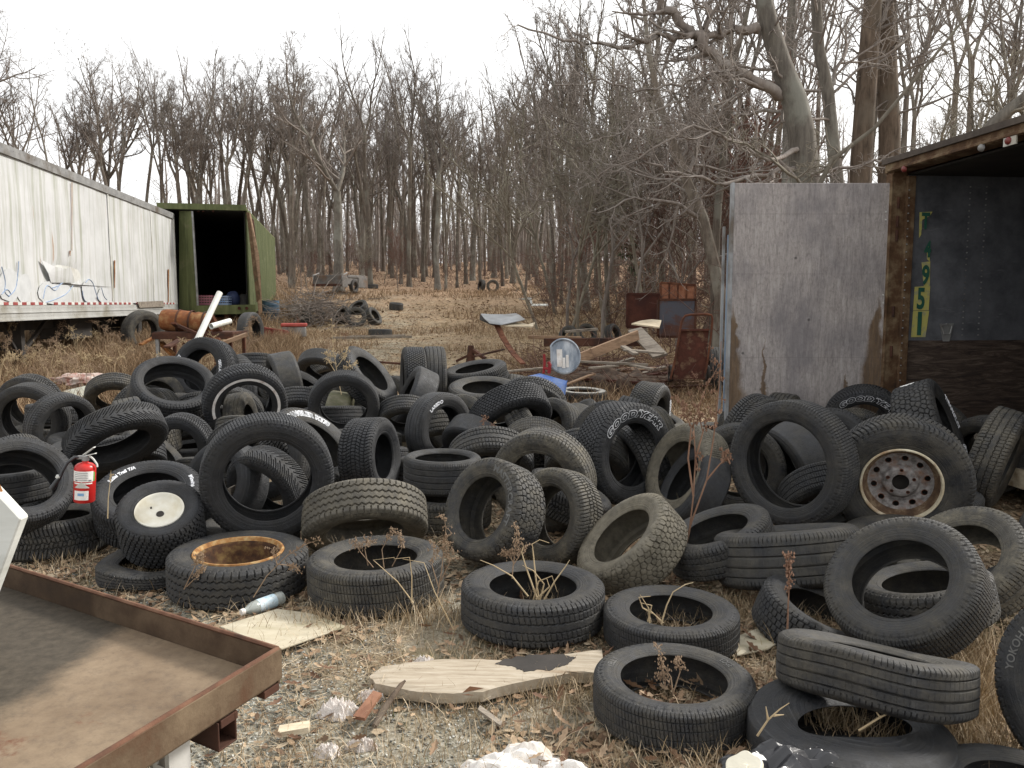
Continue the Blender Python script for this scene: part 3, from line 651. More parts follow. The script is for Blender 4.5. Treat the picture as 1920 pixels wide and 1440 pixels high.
# trees one can point to, at the edge of the clearing
for kind, k, px, Y, H, lab, thick in (
    ('pale', 0, 636, 41, 12.5, 'thick pale trunked tree right behind the wrecked pickup bed', 1.35),
    ('pale', 1, 822, 45, 13, 'pale straight tree standing forward in the middle of the clearing edge', 1.0),
    ('oak', 1, 836, 43.5, 11, 'thin dark tree just right of the pale straight one at the clearing edge', .6),
    ('oak', 2, 985, 40, 6.5, 'short crooked tree behind the bent white scrap', .8),
    ('oak', 0, 548, 42, 12.5, 'tree nearest the far end of the green trailer', .9),
    ('slim', 3, 1040, 33, 11.5, 'left one of a close pair of brown trunks behind the scrap heap', .8),
    ('slim', 1, 1052, 33.4, 11, 'right one of a close pair of brown trunks behind the scrap heap', .8),
    ('pale', 1, 1102, 29, 11, 'mossy grey tree behind the scrap heap, left of the maroon panel', .9),
    ('oak', 3, 1140, 26, 10.5, 'stout tree just left of the maroon panel', .75),
    ('slim', 2, 695, 44, 12.5, 'slender tree to the right of the wrecked pickup bed', 1.0),
    ('slim', 0, 768, 47, 13, 'dark slender tree in the middle left of the clearing edge', 1.1),
    ('oak', 4, 1247, 24, 12, 'dark trunk rising right behind the framed rusty board', .7),
    ('slim', 3, 1338, 17.5, 13, 'brown leaning tree between the blue grey panel and the plywood door', .9)):
    plant(kind, k, colx(px, Y), Y, H, rg.uniform(0, 6.28), lab, thick=thick, tilt=(-.05 if px == 1338 else 0))
def far_enough(x, y, dmin): return all((x - a) ** 2 + (y - b) ** 2 > dmin * dmin for a, b in TREES)
def rows(n, px0, px1, Ya, Yb, kinds, tops, dmin, label, group, thick=(.8, 1.15)):
    c = 0; tries = 0
    while c < n and tries < n * 60:
        tries += 1; Y = rg.uniform(Ya, Yb); px = rg.uniform(px0, px1); x = colx(px, Y)
        if not far_enough(x, Y, dmin): continue
        kind = rg.choice(kinds); H = ((568 - rg.uniform(*tops)) / FPX * Y + 1.5 - G(x, Y)) * .90 if kind != 'sap' else rg.uniform(*tops); plant(kind, rg.randrange(9), x, Y, H, rg.uniform(0, 6.28), label, group, thick=rg.uniform(*thick), tilt=rg.gauss(0, .02)); c += 1
rows(22, -140, 330, 44, 62, ['oak', 'oak', 'slim'], (85, 190), 2.0, 'tall bare tree in the row seen over the white trailer', 'trees behind the white trailer')
rows(20, 300, 560, 43, 60, ['oak', 'oak', 'slim'], (85, 170), 1.8, 'tall bare tree in the wood seen above the green trailer', 'trees behind the green trailer')
rows(60, 520, 1010, 47, 72, ['oak', 'slim', 'slim', 'oak', 'pale'], (95, 240), 1.5, 'bare tree in the crowded wood beyond the clearing', 'trees beyond the clearing')
rows(36, 1000, 1360, 32, 66, ['slim', 'oak', 'slim', 'pale'], (60, 230), 1.5, 'bare tree in the wood behind the scrap heap', 'trees behind the scrap heap')
rows(24, 1330, 2100, 20, 48, ['slim', 'slim', 'oak', 'slim'], (-250, 60), 1.5, 'bare tree seen above the plywood door and the rusty trailer', 'trees behind the plywood door and the rusty trailer', (.7, 1.1))
rows(30, 1000, 1500, 19, 34, ['sap'], (4, 8), .9, 'thin bare sapling in the brush behind the scrap heap', 'saplings behind the scrap heap', (.8, 1.3))
rows(10, 1380, 2000, 15, 26, ['sap'], (4, 6.5), .8, 'thin bare sapling behind the plywood door and the rusty trailer', 'saplings behind the plywood door', (.8, 1.3))
rows(14, 520, 760, 38, 50, ['sap'], (2, 4.5), .9, 'thin bare sapling at the edge of the clearing', 'saplings at the edge of the clearing')

# the wood farther in reads as one mass
wood = TreeB(); rg = random.Random(5)
for i in range(520):
    Y = rg.uniform(70, 125); px = rg.uniform(-260, 2150)
    if px < 540 and rg.random() < .8 or px > 1350 and rg.random() < .5: continue
    x = colx(px, Y); z = G(x, Y); H = (568 - rg.uniform(170, 300)) / FPX * Y + 1.5 - z
    pts, rad = wood.walk(rg, Vector((x, Y, z - .3)), Vector((rg.gauss(0, .03), 0, 1)), H, rg.uniform(.10, .24), .02, 8, .045, .03); wood.tr.append((pts, rad, 4))
    m_ = len(pts) - 1
    for k in range(13):
        f = rg.uniform(.35, 1); j = min(int(f * m_), m_ - 1); d = Vector((rg.gauss(0, .6), rg.gauss(0, .3), rg.uniform(.5, 1.2)))
        bp_, br = wood.walk(rg, pts[j], d, rg.uniform(1.5, 4.5), .04, .01, 4, .2, .05); wood.tr.append((bp_, br, 3))
        for q in range(3):
            b2, r2 = wood.walk(rg, bp_[rg.randrange(1, 4)], Vector((rg.gauss(0, .7), rg.gauss(0, .4), rg.uniform(.2, 1))), rg.uniform(.8, 2), .018, .008, 3, .25, .03); wood.tr.append((b2, r2, 3))
for i in range(2600):
    Y = rg.uniform(78, 150); px = rg.uniform(420, 1500) if rg.random() < .8 else rg.uniform(-200, 2150); x = colx(px, Y); z = G(x, Y)
    pts, rad = wood.walk(rg, Vector((x, Y, z - .2)), Vector((rg.gauss(0, .12), 0, 1)), rg.uniform(3, 11), rg.uniform(.03, .09), .015, 4, .07, .02); wood.tr.append((pts, rad, 3))
    for q in range(5):
        b2, r2 = wood.walk(rg, pts[rg.randrange(1, 5)], Vector((rg.gauss(0, .7), rg.gauss(0, .3), rg.uniform(.2, 1))), rg.uniform(.8, 2.6), .022, .010, 3, .2, .02); wood.tr.append((b2, r2, 3))
wo_ = link('distant_wood', tubes_mesh('distant_wood', wood.tr, M['twig'])); wo_['kind'] = 'stuff'; wo_['label'] = 'far off mass of bare trunks deep in the wood'; wo_['category'] = 'woods'
# tangled brush between the trunks
brush = TreeB(); rg = random.Random(9)
for i in range(1200):
    z_ = rg.random()
    if z_ < .45: px = rg.uniform(1010, 1420); Y = rg.uniform(18, 40)
    elif z_ < .75: px = rg.uniform(1380, 2050); Y = rg.uniform(12, 36)
    else: px = rg.uniform(500, 1050); Y = rg.uniform(46, 66)
    x = colx(px, Y)
    if z_ < .45 and Y < 24 and px < 1250: continue
    L = rg.uniform(.8, 3.2); pts, rad = brush.walk(rg, Vector((x, Y, G(x, Y) - .05)), Vector((rg.gauss(0, .5), rg.gauss(0, .4), 1)), L, .012, .005, 5, .16, .02); brush.cr.append((pts, rad, 3))
    for q in range(7):
        b2, r2 = brush.walk(rg, pts[rg.randrange(1, 5)], Vector((rg.gauss(0, .8), rg.gauss(0, .6), rg.uniform(.0, 1))), L * rg.uniform(.2, .5), .007, .003, 4, .22, .0); brush.cr.append((b2, r2, 3))
bo = link('brush', tubes_mesh('brush', brush.cr, M['twig_red'])); bo['kind'] = 'stuff'; bo['label'] = 'tangle of thin reddish brown brush between the trunks'; bo['category'] = 'brush'

# hand placed big trees behind the door
FINE = dict(OAK, levels=4, seg=[8, 7, 5, 4], n=[7, 6, 4, 3], lo=.15, Lk=.52, ang=(R_(25), R_(75)), gn=[.14, .2, .24, .26], up=[.02, .02, .01, 0], rmin=.004, rmax=[.08, .03, .014, .008])
def big_tree(label, trunk, limbs, Y, barkm, twigm, seed, extra=10, name='bare_tree', base=None, Lk=2.0):
    rg = random.Random(seed); T = TreeB(); b = base or at(trunk[0][0], trunk[0][1], Y); b = Vector((b.x, b.y, G(b.x, b.y)))
    P = [Vector((b.x, b.y, b.z - .3))] + [at(x, y, Y + dy) for x, y, r, dy in trunk]; Rr = [trunk[0][2] * 1.35] + [r for _, _, r, _ in trunk]
    T.tr.append((P, Rr, 10))
    for lim in limbs:
        pts = [at(x, y, Y + dy) for x, y, r, dy in lim]; rad = [r for _, _, r, _ in lim]
        # finer polyline with a little wander
        fp, fr = [], []
        for i in range(len(pts) - 1):
            for k in range(4):
                t = k / 4; q = pts[i].lerp(pts[i + 1], t)
                if k: q += Vector((rg.gauss(0, .03), rg.gauss(0, .05), rg.gauss(0, .03)))
                fp.append(q); fr.append(rad[i] * (1 - t) + rad[i + 1] * t)
        fp.append(pts[-1]); fr.append(rad[-1]); T.cr.append((fp, fr, 5 if rad[0] > .04 else 4))
        L = sum((pts[i + 1] - pts[i]).length for i in range(len(pts) - 1))
        T.spawn(rg, fp, fr, 1, int(4 + L * 2.6), .12, Lk, FINE['ang'], FINE)
    if extra: T.spawn(rg, P, Rr, 1, extra, .45, Lk * 1.2, (R_(40), R_(80)), FINE)
    t = thing(name, label, 'tree', b); 
    for nm, it, mt in (('trunk', T.tr, barkm), ('crown', T.cr, twigm)):
        it2 = [([p - b for p in pts], rad, n) for pts, rad, n in it]; link(nm, tubes_mesh(nm, it2, M[mt]), t)
    return t
k_ = 13.0 / FPX
big_tree('big pale barked tree reaching long limbs to the left over the scrap heap',
  [(1516, 420, .25, 0), (1510, 345, .235, 0), (1503, 250, .21, 0), (1490, 190, .195, 0), (1464, 120, .165, 0), (1444, 55, .145, 0), (1432, 0, .13, 0), (1410, -120, .11, 0), (1400, -260, .06, 0)],
  [[(1475, 180, .095, 0), (1420, 155, .09, -.2), (1370, 125, .085, -.4), (1330, 95, .08, -.5), (1300, 65, .075, -.5), (1270, 35, .07, -.6), (1240, 0, .06, -.7), (1200, -60, .04, -.9)],
   [(1418, 56, .08, 0), (1375, 52, .07, -.3), (1330, 66, .055, -.5), (1290, 68, .05, -.6), (1230, 68, .045, -.8), (1160, 90, .032, -1), (1080, 76, .022, -1.2), (970, 46, .012, -1.3)],
   [(1320, 82, .05, -.5), (1322, 50, .04, -.5), (1332, 20, .035, -.6), (1340, -40, .02, -.6)],
   [(1430, 165, .035, -.2), (1380, 150, .028, -.6), (1330, 140, .024, -.8), (1290, 150, .02, -1), (1230, 168, .018, -1.2), (1150, 160, .014, -1.3), (1040, 160, .009, -1.5)],
   [(1350, 118, .03, -.4), (1340, 155, .024, -.8), (1280, 190, .02, -1), (1210, 215, .016, -1.3), (1150, 255, .012, -1.5), (1080, 265, .008, -1.6)],
   [(1500, 310, .05, 0), (1430, 330, .035, -.6), (1360, 345, .028, -1), (1290, 330, .022, -1.3), (1210, 305, .016, -1.6), (1140, 300, .01, -1.8)],
   [(1500, 280, .05, 0), (1440, 300, .03, -1), (1385, 265, .024, -1.2), (1300, 235, .02, -1.5), (1220, 280, .014, -1.8), (1120, 330, .009, -2)],
   [(1498, 240, .04, 0), (1450, 210, .03, .4), (1390, 215, .024, .8), (1300, 260, .018, 1), (1180, 240, .012, 1.2)],
   [(1505, 330, .03, 0), (1560, 320, .024, -.8), (1640, 300, .02, -1), (1680, 310, .012, -1.2)]],
  13, 'bark_pale', 'twig', 3, 8, Lk=1.15)
big_tree('left one of the two thick dark trunks above the plywood door', [(1606, 430, .24, 0), (1612, 345, .22, 0), (1618, 250, .21, 0), (1625, 150, .20, 0), (1632, 60, .19, 0), (1640, -40, .17, 0), (1650, -200, .12, 0)],
  [[(1630, 80, .06, 0), (1660, 20, .05, .3), (1700, -40, .04, .5)], [(1620, 200, .03, 0), (1570, 150, .02, .3), (1540, 90, .012, .5)]], 17, 'bark_dark', 'twig', 4, 9)
big_tree('right one of the two thick dark trunks above the plywood door', [(1668, 430, .25, 0), (1667, 345, .23, 0), (1668, 250, .22, 0), (1664, 150, .21, 0), (1660, 60, .20, 0), (1655, -40, .18, 0), (1655, -200, .12, 0)],
  [[(1664, 170, .04, 0), (1710, 110, .03, .3), (1760, 90, .02, .5), (1830, 60, .01, .7)]], 17.6, 'bark_dark', 'twig', 5, 9)
big_tree('slim pale trunk right of the big pale barked tree', [(1572, 430, .13, 0), (1570, 345, .12, 0), (1560, 250, .115, 0), (1552, 170, .11, 0), (1535, 90, .10, 0), (1530, 0, .09, 0), (1530, -150, .05, 0)],
  [[(1552, 170, .04, 0), (1580, 110, .03, .3), (1590, 30, .02, .5)]], 15, 'bark_pale', 'twig', 6, 10)
big_tree('slim grey trunk between the limb of the big pale tree and the plywood door', [(1475, 430, .12, 0), (1478, 200, .11, 2), (1480, 100, .10, 2), (1485, 0, .09, 2), (1490, -150, .05, 2)],
  [], 16, 'bark_pale', 'twig', 16, 10)
big_tree('brown forked tree left of the plywood door', [(1352, 560, .13, 0), (1335, 480, .12, 0), (1318, 410, .11, 0), (1290, 345, .10, 0), (1262, 270, .085, 0), (1235, 190, .07, 0), (1215, 90, .05, 0), (1205, -20, .03, 0)],
  [[(1318, 410, .05, 0), (1260, 380, .035, -.4), (1190, 370, .022, -.8), (1120, 400, .012, -1)], [(1290, 345, .05, 0), (1310, 260, .04, .2), (1345, 180, .03, .3), (1360, 60, .02, .4)]], 16, 'bark', 'twig', 7, 12)
big_tree('pale bent sapling arching over the plywood door', [(1480, 560, .035, 0), (1500, 420, .032, 0), (1560, 300, .028, 0), (1640, 240, .024, 0), (1740, 120, .018, 0), (1820, 20, .012, 0), (1850, -40, .008, 0)],
  [[(1520, 360, .02, 0), (1460, 310, .016, -.2), (1400, 270, .012, -.3), (1340, 240, .008, -.4)], [(1600, 270, .018, 0), (1560, 310, .012, 0), (1500, 345, .008, 0)]], 9.6, 'twig_pale', 'twig_pale', 8, 0, Lk=.55)
big_tree('leaning pale limb with broken ends over the roof of the rusty trailer', [(1800, 330, .10, 0), (1830, 270, .09, 0), (1870, 225, .085, -.1), (1920, 185, .08, -.2), (1990, 120, .06, -.3)],
  [[(1850, 250, .03, 0), (1885, 262, .025, -.1), (1930, 215, .02, -.2)], [(1880, 220, .03, 0), (1870, 190, .022, 0), (1840, 160, .015, 0)], [(1900, 200, .025, 0), (1960, 230, .02, 0)]], 11.5, 'bark_pale', 'twig_pale', 12, 5, Lk=.8)
big_tree('bare tree whose few limbs enter the view at the top left', [(-60, 420, .16, 0), (-70, 300, .15, 0), (-60, 200, .13, 0), (-30, 120, .10, 0), (-60, -50, .06, 0)],
  [[(-55, 190, .05, 0), (-10, 158, .04, 0), (30, 140, .03, 0), (65, 128, .015, 0)], [(-40, 140, .03, 0), (0, 110, .02, 0), (15, 40, .01, 0)]], 34, 'bark', 'twig', 13, 8, Lk=2.2)
# a low evergreen showing green between the trunks
ev = thing('evergreen_shrub', 'small green evergreen showing through the brush above the maroon panel', 'shrub', (colx(1190, 27), 27, G(colx(1190, 27), 27)))
rg = random.Random(3); m = MB(); ml = MB(); c0 = ev.location
for k in range(16):
    a = rg.uniform(0, 6.28); h = rg.uniform(.3, 2.6); d = Vector((math.cos(a), math.sin(a), .25)); p0 = c0 + Vector((0, 0, h)); L = (3.0 - h) * .55
    m.tube([p0, p0 + d * L], [.015, .005], 3)
    for q in range(60):
        c = p0 + d * L * rg.uniform(.2, 1) + Vector((rg.gauss(0, .1), rg.gauss(0, .1), rg.gauss(0, .06))); u = Vector((rg.gauss(0, 1), rg.gauss(0, 1), rg.gauss(0, .6))).normalized() * .09; w = u.cross(Vector((0, 0, 1))).normalized() * .02
        ml.add([c - u, c + w, c + u, c - w], [(0, 1, 2, 3)])
m.tube([c0, c0 + Vector((0, 0, 2.9))], [.05, .01], 6); part('stem', m, M['bark'], ev); part('foliage', ml, island('evergreen_leaf', [(.035, .075, .025), (.05, .10, .03), (.025, .055, .02)]), ev)

# ------------------------------------------------------------------ tyres
def rubber_mat():
    t = NT('old_tyre_rubber'); v = t.coord('Object')
    at_ = t.n('ShaderNodeAttribute'); at_.attribute_type = 'OBJECT'; at_.attribute_name = 'dust'; dust = at_.outputs['Fac']
    sp = t.n('ShaderNodeSeparateXYZ'); t.l(t.co.outputs['Object'], sp.inputs[0])
    r = t.math('SQRT', t.math('ADD', t.math('POWER', sp.outputs['X'], 2), t.math('POWER', sp.outputs['Y'], 2)))
    base = t.ramp(t.noise(v, 3.5, 8, .7), (.3, (.0055, .0066, .0092)), (.7, (.0155, .0175, .0225)))
    wear = t.ramp(r, (.975, 0), (.988, 1)); base = t.mix(t.math('MULTIPLY', wear, .55), base, t.ramp(t.noise(v, 9, 7, .7), (.3, (.012, .0133, .0165)), (.7, (.044, .047, .053))))
    # scuff rings on the sidewall
    sc = t.n('ShaderNodeTexNoise'); sc.noise_dimensions = '1D'; sc.inputs['Scale'].default_value = 26; sc.inputs['Detail'].default_value = 4; t.l(r, sc.inputs['W'])
    base = t.mix(t.math('MULTIPLY', t.ramp(sc.outputs['Fac'], (.55, 0), (.7, .55)), t.ramp(t.noise(v, 5, 6), (.4, 0), (.6, 1))), base, (.048, .051, .056))
    df = t.math('ADD', t.noise(v, 2.2, 9, .72), t.math('MULTIPLY', t.noise(v, 24, 6, .7), .25))
    d1 = t.math('MULTIPLY', t.ramp(df, (.50, .14), (.76, 1)), t.math('MINIMUM', dust, 1))
    d1 = t.math('MAXIMUM', d1, t.math('MULTIPLY', t.math('MAXIMUM', t.math('SUBTRACT', dust, .6), 0), 2.1))
    tan = t.ramp(t.noise(v, 6, 6), (.3, (.11, .096, .068)), (.7, (.25, .22, .16)))
    c = t.mix(t.math('MULTIPLY', d1, .85), base, tan)
    mo = t.math('MULTIPLY', t.math('MAXIMUM', t.math('SUBTRACT', dust, 1), 0), 2.2); c = t.mix(t.math('MULTIPLY', mo, t.ramp(df, (.5, .3), (.7, 1))), c, (.075, .085, .03))
    ra = t.ramp(df, (.42, .40), (.72, .80)); t.bump(t.noise(v, 34, 10, .8), .36, .018); t.bump(t.noise(v, 7, 4), .15, .03); t.bump(sc.outputs['Fac'], .35, .012)
    return t.done(c, ra, 0, .42)
M['rubber'] = rubber_mat()
M['letter_white'] = noisy('white_letter_paint', (.62, .63, .66), (.80, .81, .83), 9, .7, 0, .05, (.24, .25, .26))
M['letter_black'] = noisy('raised_black_letter', (.075, .074, .072), (.13, .128, .12), 9, .6, 0, .1)

def tri(x): return np.abs((x % 1) * 2 - 1)          # 1 at integers, 0 at halves
def groove(d, w, e=.35): return np.clip((np.abs(d) - w) / (w * e) + .5, 0, 1)      # 0 in the groove, 1 on the block
def frac_d(x): return (x + .5) % 1 - .5
def voro(u, s, nu, ns, jit, seed):
    U = u * nu; S = (s + 1) / 2 * ns; f1 = np.full(u.shape, 9.); f2 = np.full(u.shape, 9.); iu = np.floor(U); isx = np.floor(S)
    for a in (-1, 0, 1):
        for b in (-1, 0, 1):
            cu = iu + a; cs = isx + b; k = (cu % nu) * 12.9898 + cs * 78.233 + seed; h1 = np.sin(k) * 43758.5; h1 -= np.floor(h1); h2 = np.sin(k + 3.7) * 24634.6; h2 -= np.floor(h2)
            off = np.where(cs % 2 == 0, .25, -.25)
            d = np.hypot(U - (cu + .5 + off + (h1 - .5) * jit), S - (cs + .5 + (h2 - .5) * jit)); nf1 = np.minimum(f1, d); f2 = np.where(d < f1, f1, np.minimum(f2, d)); f1 = nf1
    return f2 - f1
def tread(style, u, s):
    """u 0..1 round the tyre, s -1..1 across; 1 = rubber surface, 0 = bottom of the groove"""
    a = np.abs(s)
    if style == 'line':
        h = np.minimum.reduce([groove(s - c, .022) for c in (-.56, -.2, .2, .56)]); sip = groove(frac_d(u * 104), .07); return np.where(a > .72, np.minimum(h, .45 + .55 * sip), np.minimum(h, .8 + .2 * groove(frac_d(u * 104 + .3), .06)))
    if style == 'ribs':
        w = .02 * np.sin(u * 2 * PI * 60); h = np.minimum.reduce([groove(s - c + w, .032) for c in (-.58, -.2, .2, .58)])
        lat = groove(frac_d(u * 84 + s * .8), .075); return np.minimum(h, np.where(a > .66, lat, np.where((a > .24) & (a < .55), .35 + .65 * lat, 1)))
    if style == 'fine':
        h = np.minimum.reduce([groove(s - c, .026) for c in (-.6, -.22, .22, .6)]); lat = groove(frac_d(u * 132 + .7 * s), .10); return np.minimum(h, .3 + .7 * lat)
    if style == 'zig':
        w = .055 * (tri(u * 60) * 2 - 1); h = np.minimum.reduce([groove(s - c + w, .035) for c in (-.55, -.18, .18, .55)]); lat = groove(frac_d(u * 60 + .25), .09); return np.minimum(h, np.where(a > .68, lat, 1))
    if style == 'at':
        w = .05 * (tri(u * 42) * 2 - 1); h = np.minimum.reduce([groove(s + w - c, .04) for c in (-.33, .33)]); h = np.minimum(h, groove(s - w * 1.3, .028))
        lat1 = groove(frac_d(u * 84 + s * 1.2), .12); lat2 = groove(frac_d(u * 84 - s * 1.2 + .5), .12); return np.minimum(h, np.where(s > 0, lat1, lat2))
    if style == 'hex':
        v = voro(u, s, 72, 10, .12, 4); return np.clip((v - .10) / .08, 0, 1)
    if style == 'chunk':
        v = voro(u, s, 54, 8, .55, 9); return np.clip((v - .09) / .08, 0, 1)
    if style == 'vee':
        ph = u * 48 + 2.3 * a ** .8; h = groove(frac_d(ph), .10); h2 = groove(frac_d(ph + .5), .07); h = np.minimum(h, np.where(a > .12, 1, 1)); return np.minimum(np.where(a < .08, 1, h), np.where((a > .3), h2, 1)) * .999
    if style == 'lug':
        row = np.floor((s + 1) * 3.2); h = groove(frac_d((s + 1) * 3.2), .06); h = np.minimum(h, groove(frac_d(u * 60 + row * .5), .07)); return h
    if style == 'grid':
        ph = u * 72 + .55 * np.cos(PI * s * 1.6); h = groove(frac_d(ph), .085); h = np.minimum(h, np.minimum.reduce([groove(s - c + .012 * np.sin(u * 2 * PI * 60), .022) for c in (-.66, -.40, -.14, .14, .40, .66)])); return h
    if style == 'turf':
        row = np.floor((s + 1) * 4.5); h = groove(frac_d((s + 1) * 4.5), .10); h = np.minimum(h, groove(frac_d(u * 46 + row * .5 + .12 * row), .11)); return h
    if style == 'worn':
        h = np.minimum.reduce([groove(s - c + .01 * np.sin(u * 2 * PI * 60), .016) for c in (-.55, -.2, .2, .55)]); return np.minimum(.55 + .45 * h, np.where(a > .8, .7 + .3 * groove(frac_d(u * 60), .1), 1))
    if style == 'smooth':
        h = np.minimum.reduce([groove(s - c, .014) for c in (-.4, 0, .4)]); return np.minimum(.7 + .3 * h, .8 + .2 * groove(frac_d(u * 50 + a * 1.5), .06))
HW = .32
def side_profile(hole):
    f = lambda k: hole + k * (.938 - hole)
    return [(.938, .93), (f(.93), .955), (f(.90), .962), (f(.885), .975), (f(.78), .995), (f(.66), 1.0), (f(.53), .995), (f(.51), .985), (f(.40), .965), (f(.28), .93), (f(.20), .895), (f(.18), .90), (f(.12), .87), (f(.05), .83), (f(0), .79), (f(-.015), .76), (f(.0), .735)]
def side_z(hole, r):
    p = side_profile(hole)[:-1]; rs = [q[0] for q in p][::-1]; zs = [q[1] for q in p][::-1]; return np.interp(r, rs, zs) * HW
TM = {}
def tyre_mesh(style, hole, deform=None):
    key = (style, hole, deform)
    if key in TM: return TM[key]
    NA = 760; NS = 52 if style not in ('smooth', 'worn') else 30
    u = np.arange(NA) / NA; S = np.linspace(-1, 1, NS); U, SS = np.meshgrid(u, S)
    h = tread(style, U, SS); depth = {'turf': .040, 'hex': .030, 'chunk': .028, 'grid': .028, 'at': .030, 'lug': .03, 'worn': .012, 'smooth': .008, 'vee': .026}.get(style, .024)
    a = np.abs(SS); rr = 1 - .010 * a ** 2 - np.where(a > .8, ((a - .8) / .2) ** 2 * .052, 0); rr = rr - depth * (1 - h) * np.where(a > .97, .3, 1); zz = SS * .93 * HW
    rows_r = [rr[i] for i in range(NS)]; rows_z = [zz[i] for i in range(NS)]
    sp = side_profile(hole); lug = groove(frac_d(u * 60), .14)
    def side(sign, order):
        out = []
        for k, (r, z) in enumerate(order):
            r_ = np.full(NA, r); z_ = np.full(NA, z * HW * sign)
            if style not in ('smooth', 'worn', 'line') and .90 < r < .935: z_ = z_ - sign * .012 * (1 - lug)
            out.append((r_, z_))
        return out
    inner = [(hole + .02, .72), (hole + .10 * (1 - hole), .80), (.80, .90), (.88, .86), (.93, .72), (.952, .4), (.956, 0)]
    seq = list(zip(rows_r, rows_z)) + side(1, sp[1:]) + [(np.full(NA, r), np.full(NA, z * HW)) for r, z in inner] + [(np.full(NA, r), np.full(NA, -z * HW)) for r, z in inner[::-1][1:]] + side(-1, sp[1:][::-1])
    Rr = np.stack([q[0] for q in seq]); Zz = np.stack([q[1] for q in seq]); A = u * 2 * PI
    X = Rr * np.cos(A); Y = Rr * np.sin(A); Z = Zz
    if deform == 'sag':
        Z = Z - .17 * (1 - X ** 2) * (.55 - .45 * Y) + .03 * np.sin(X * 3 + 1); Y = Y * (1 - .12 * (1 - X ** 2))
    if deform == 'twist':
        rad = np.hypot(X, Y); w_ = np.clip((.95 - rad) / .30, 0, 1); w_ = w_ * w_ * (3 - 2 * w_)
        Y = Y * (1 - .48 * w_) - .10 * w_ + .10 * w_ * X; X = X * (1 + .10 * w_); Z = Z + .13 * np.sin(X * 2.2 + 2.0) + .06 * np.cos(Y * 3)
    if deform == 'flat':
        Z = Z * (1 - .35 * np.exp(-((A - 4.9) / .8) ** 2)) + .05 * np.sin(A * 3 + 1)
    V = np.stack([X, Y, Z], -1).reshape(-1, 3); m = len(seq)
    i = np.arange(m)[:, None]; k = np.arange(NA)[None, :]; j = (i + 1) % m; k2 = (k + 1) % NA
    F = np.stack([i * NA + k, i * NA + k2, j * NA + k2, j * NA + k], -1).reshape(-1, 4)
    me = np_mesh('tyre', V, F, True); me.set_sharp_from_angle(angle=R_(32)); me.materials.append(M['rubber']); TM[key] = me; return me

def arc_text(body, r0, size, mid, hole, outline=0, raise_=.004, xs=.8, shear=0, bold=0):
    """letters bent round the sidewall, unit tyre, mid in degrees (90 = top)"""
    co, fs = text_mesh(body, size, .001, outline, shear, xs, bold)
    h = np.nanmax(co[:, 1]) if len(co) else size; r = r0 + co[:, 1] - size * .36; th = R_(mid) - co[:, 0] / r0
    z = side_z(hole, r) + raise_ + co[:, 2] * .6
    mb = MB(); mb.add(np.stack([r * np.cos(th), r * np.sin(th), z], -1).tolist(), fs); return mb
LETTERS = {
 'good1': [('GOOD/YEAR', .80, .175, 97, .0036, 'w', 1.5, .25, .012)],
 'good2': [('GOOD/YEAR', .80, .175, 80, .0036, 'w', 1.5, .25, .012)],
 'wran': [('WRANGLER RT/S', .78, .155, 82, .009, 'w', 1.1, 0, .006)],
 'lare': [('LAREDO', .79, .12, 122, .008, 'w', 1.1, 0, 0)],
 'trail': [('Radial Trail T/A', .76, .095, 140, .006, 'w', .95, .2, 0), ('BFGoodrich', .80, .085, 14, .006, 'w', .9, 0, 0)],
 'top2': [('GEOLANDAR', .80, .13, -2, .008, 'w', .8, 0, 0), ('A/T', .80, .12, 152, .008, 'w', .8, 0, 0)],
 'tread34': [('WRANGLER', .80, .14, 20, .008, 'w', .8, 0, 0)],
 'tall42': [('WRANGLER', .80, .15, 20, .008, 'w', .9, 0, 0), ('GOODYEAR', .80, .15, -60, .008, 'w', .9, 0, 0)],
 'master': [('MASTERCRAFT', .80, .17, 30, 0, 'b', 1.15, 0, .006)],
 'edge': [('KELLY', .80, .12, 157, 0, 'b', .8, 0, .002), ('EDGE', .80, .11, 22, 0, 'b', .8, 0, .002)],
 'yoko': [('YOKOHAMA', .80, .12, 160, 0, 'b', .95, 0, .002)],
 'flatweeds': [('COURSER', .82, .10, 128, 0, 'b', .8, 0, .001)],
}
def rim_white(S):
    m = MB(); m.lathe([(.475, .55), (.53, .86), (.555, .88), (.565, .84), (.53, .80), (.47, .62), (.36, .50), (.22, .52), (.12, .46), (.075, .44), (.07, .30)][::1] if False else [(.55, .72), (.565, .80), (.555, .86), (.53, .85), (.50, .76), (.44, .66), (.33, .60), (.24, .62), (.16, .58), (.075, .56), (.072, .40)], 48)
    m.v = [(x, y, z * HW) for x, y, z in m.v]; return m
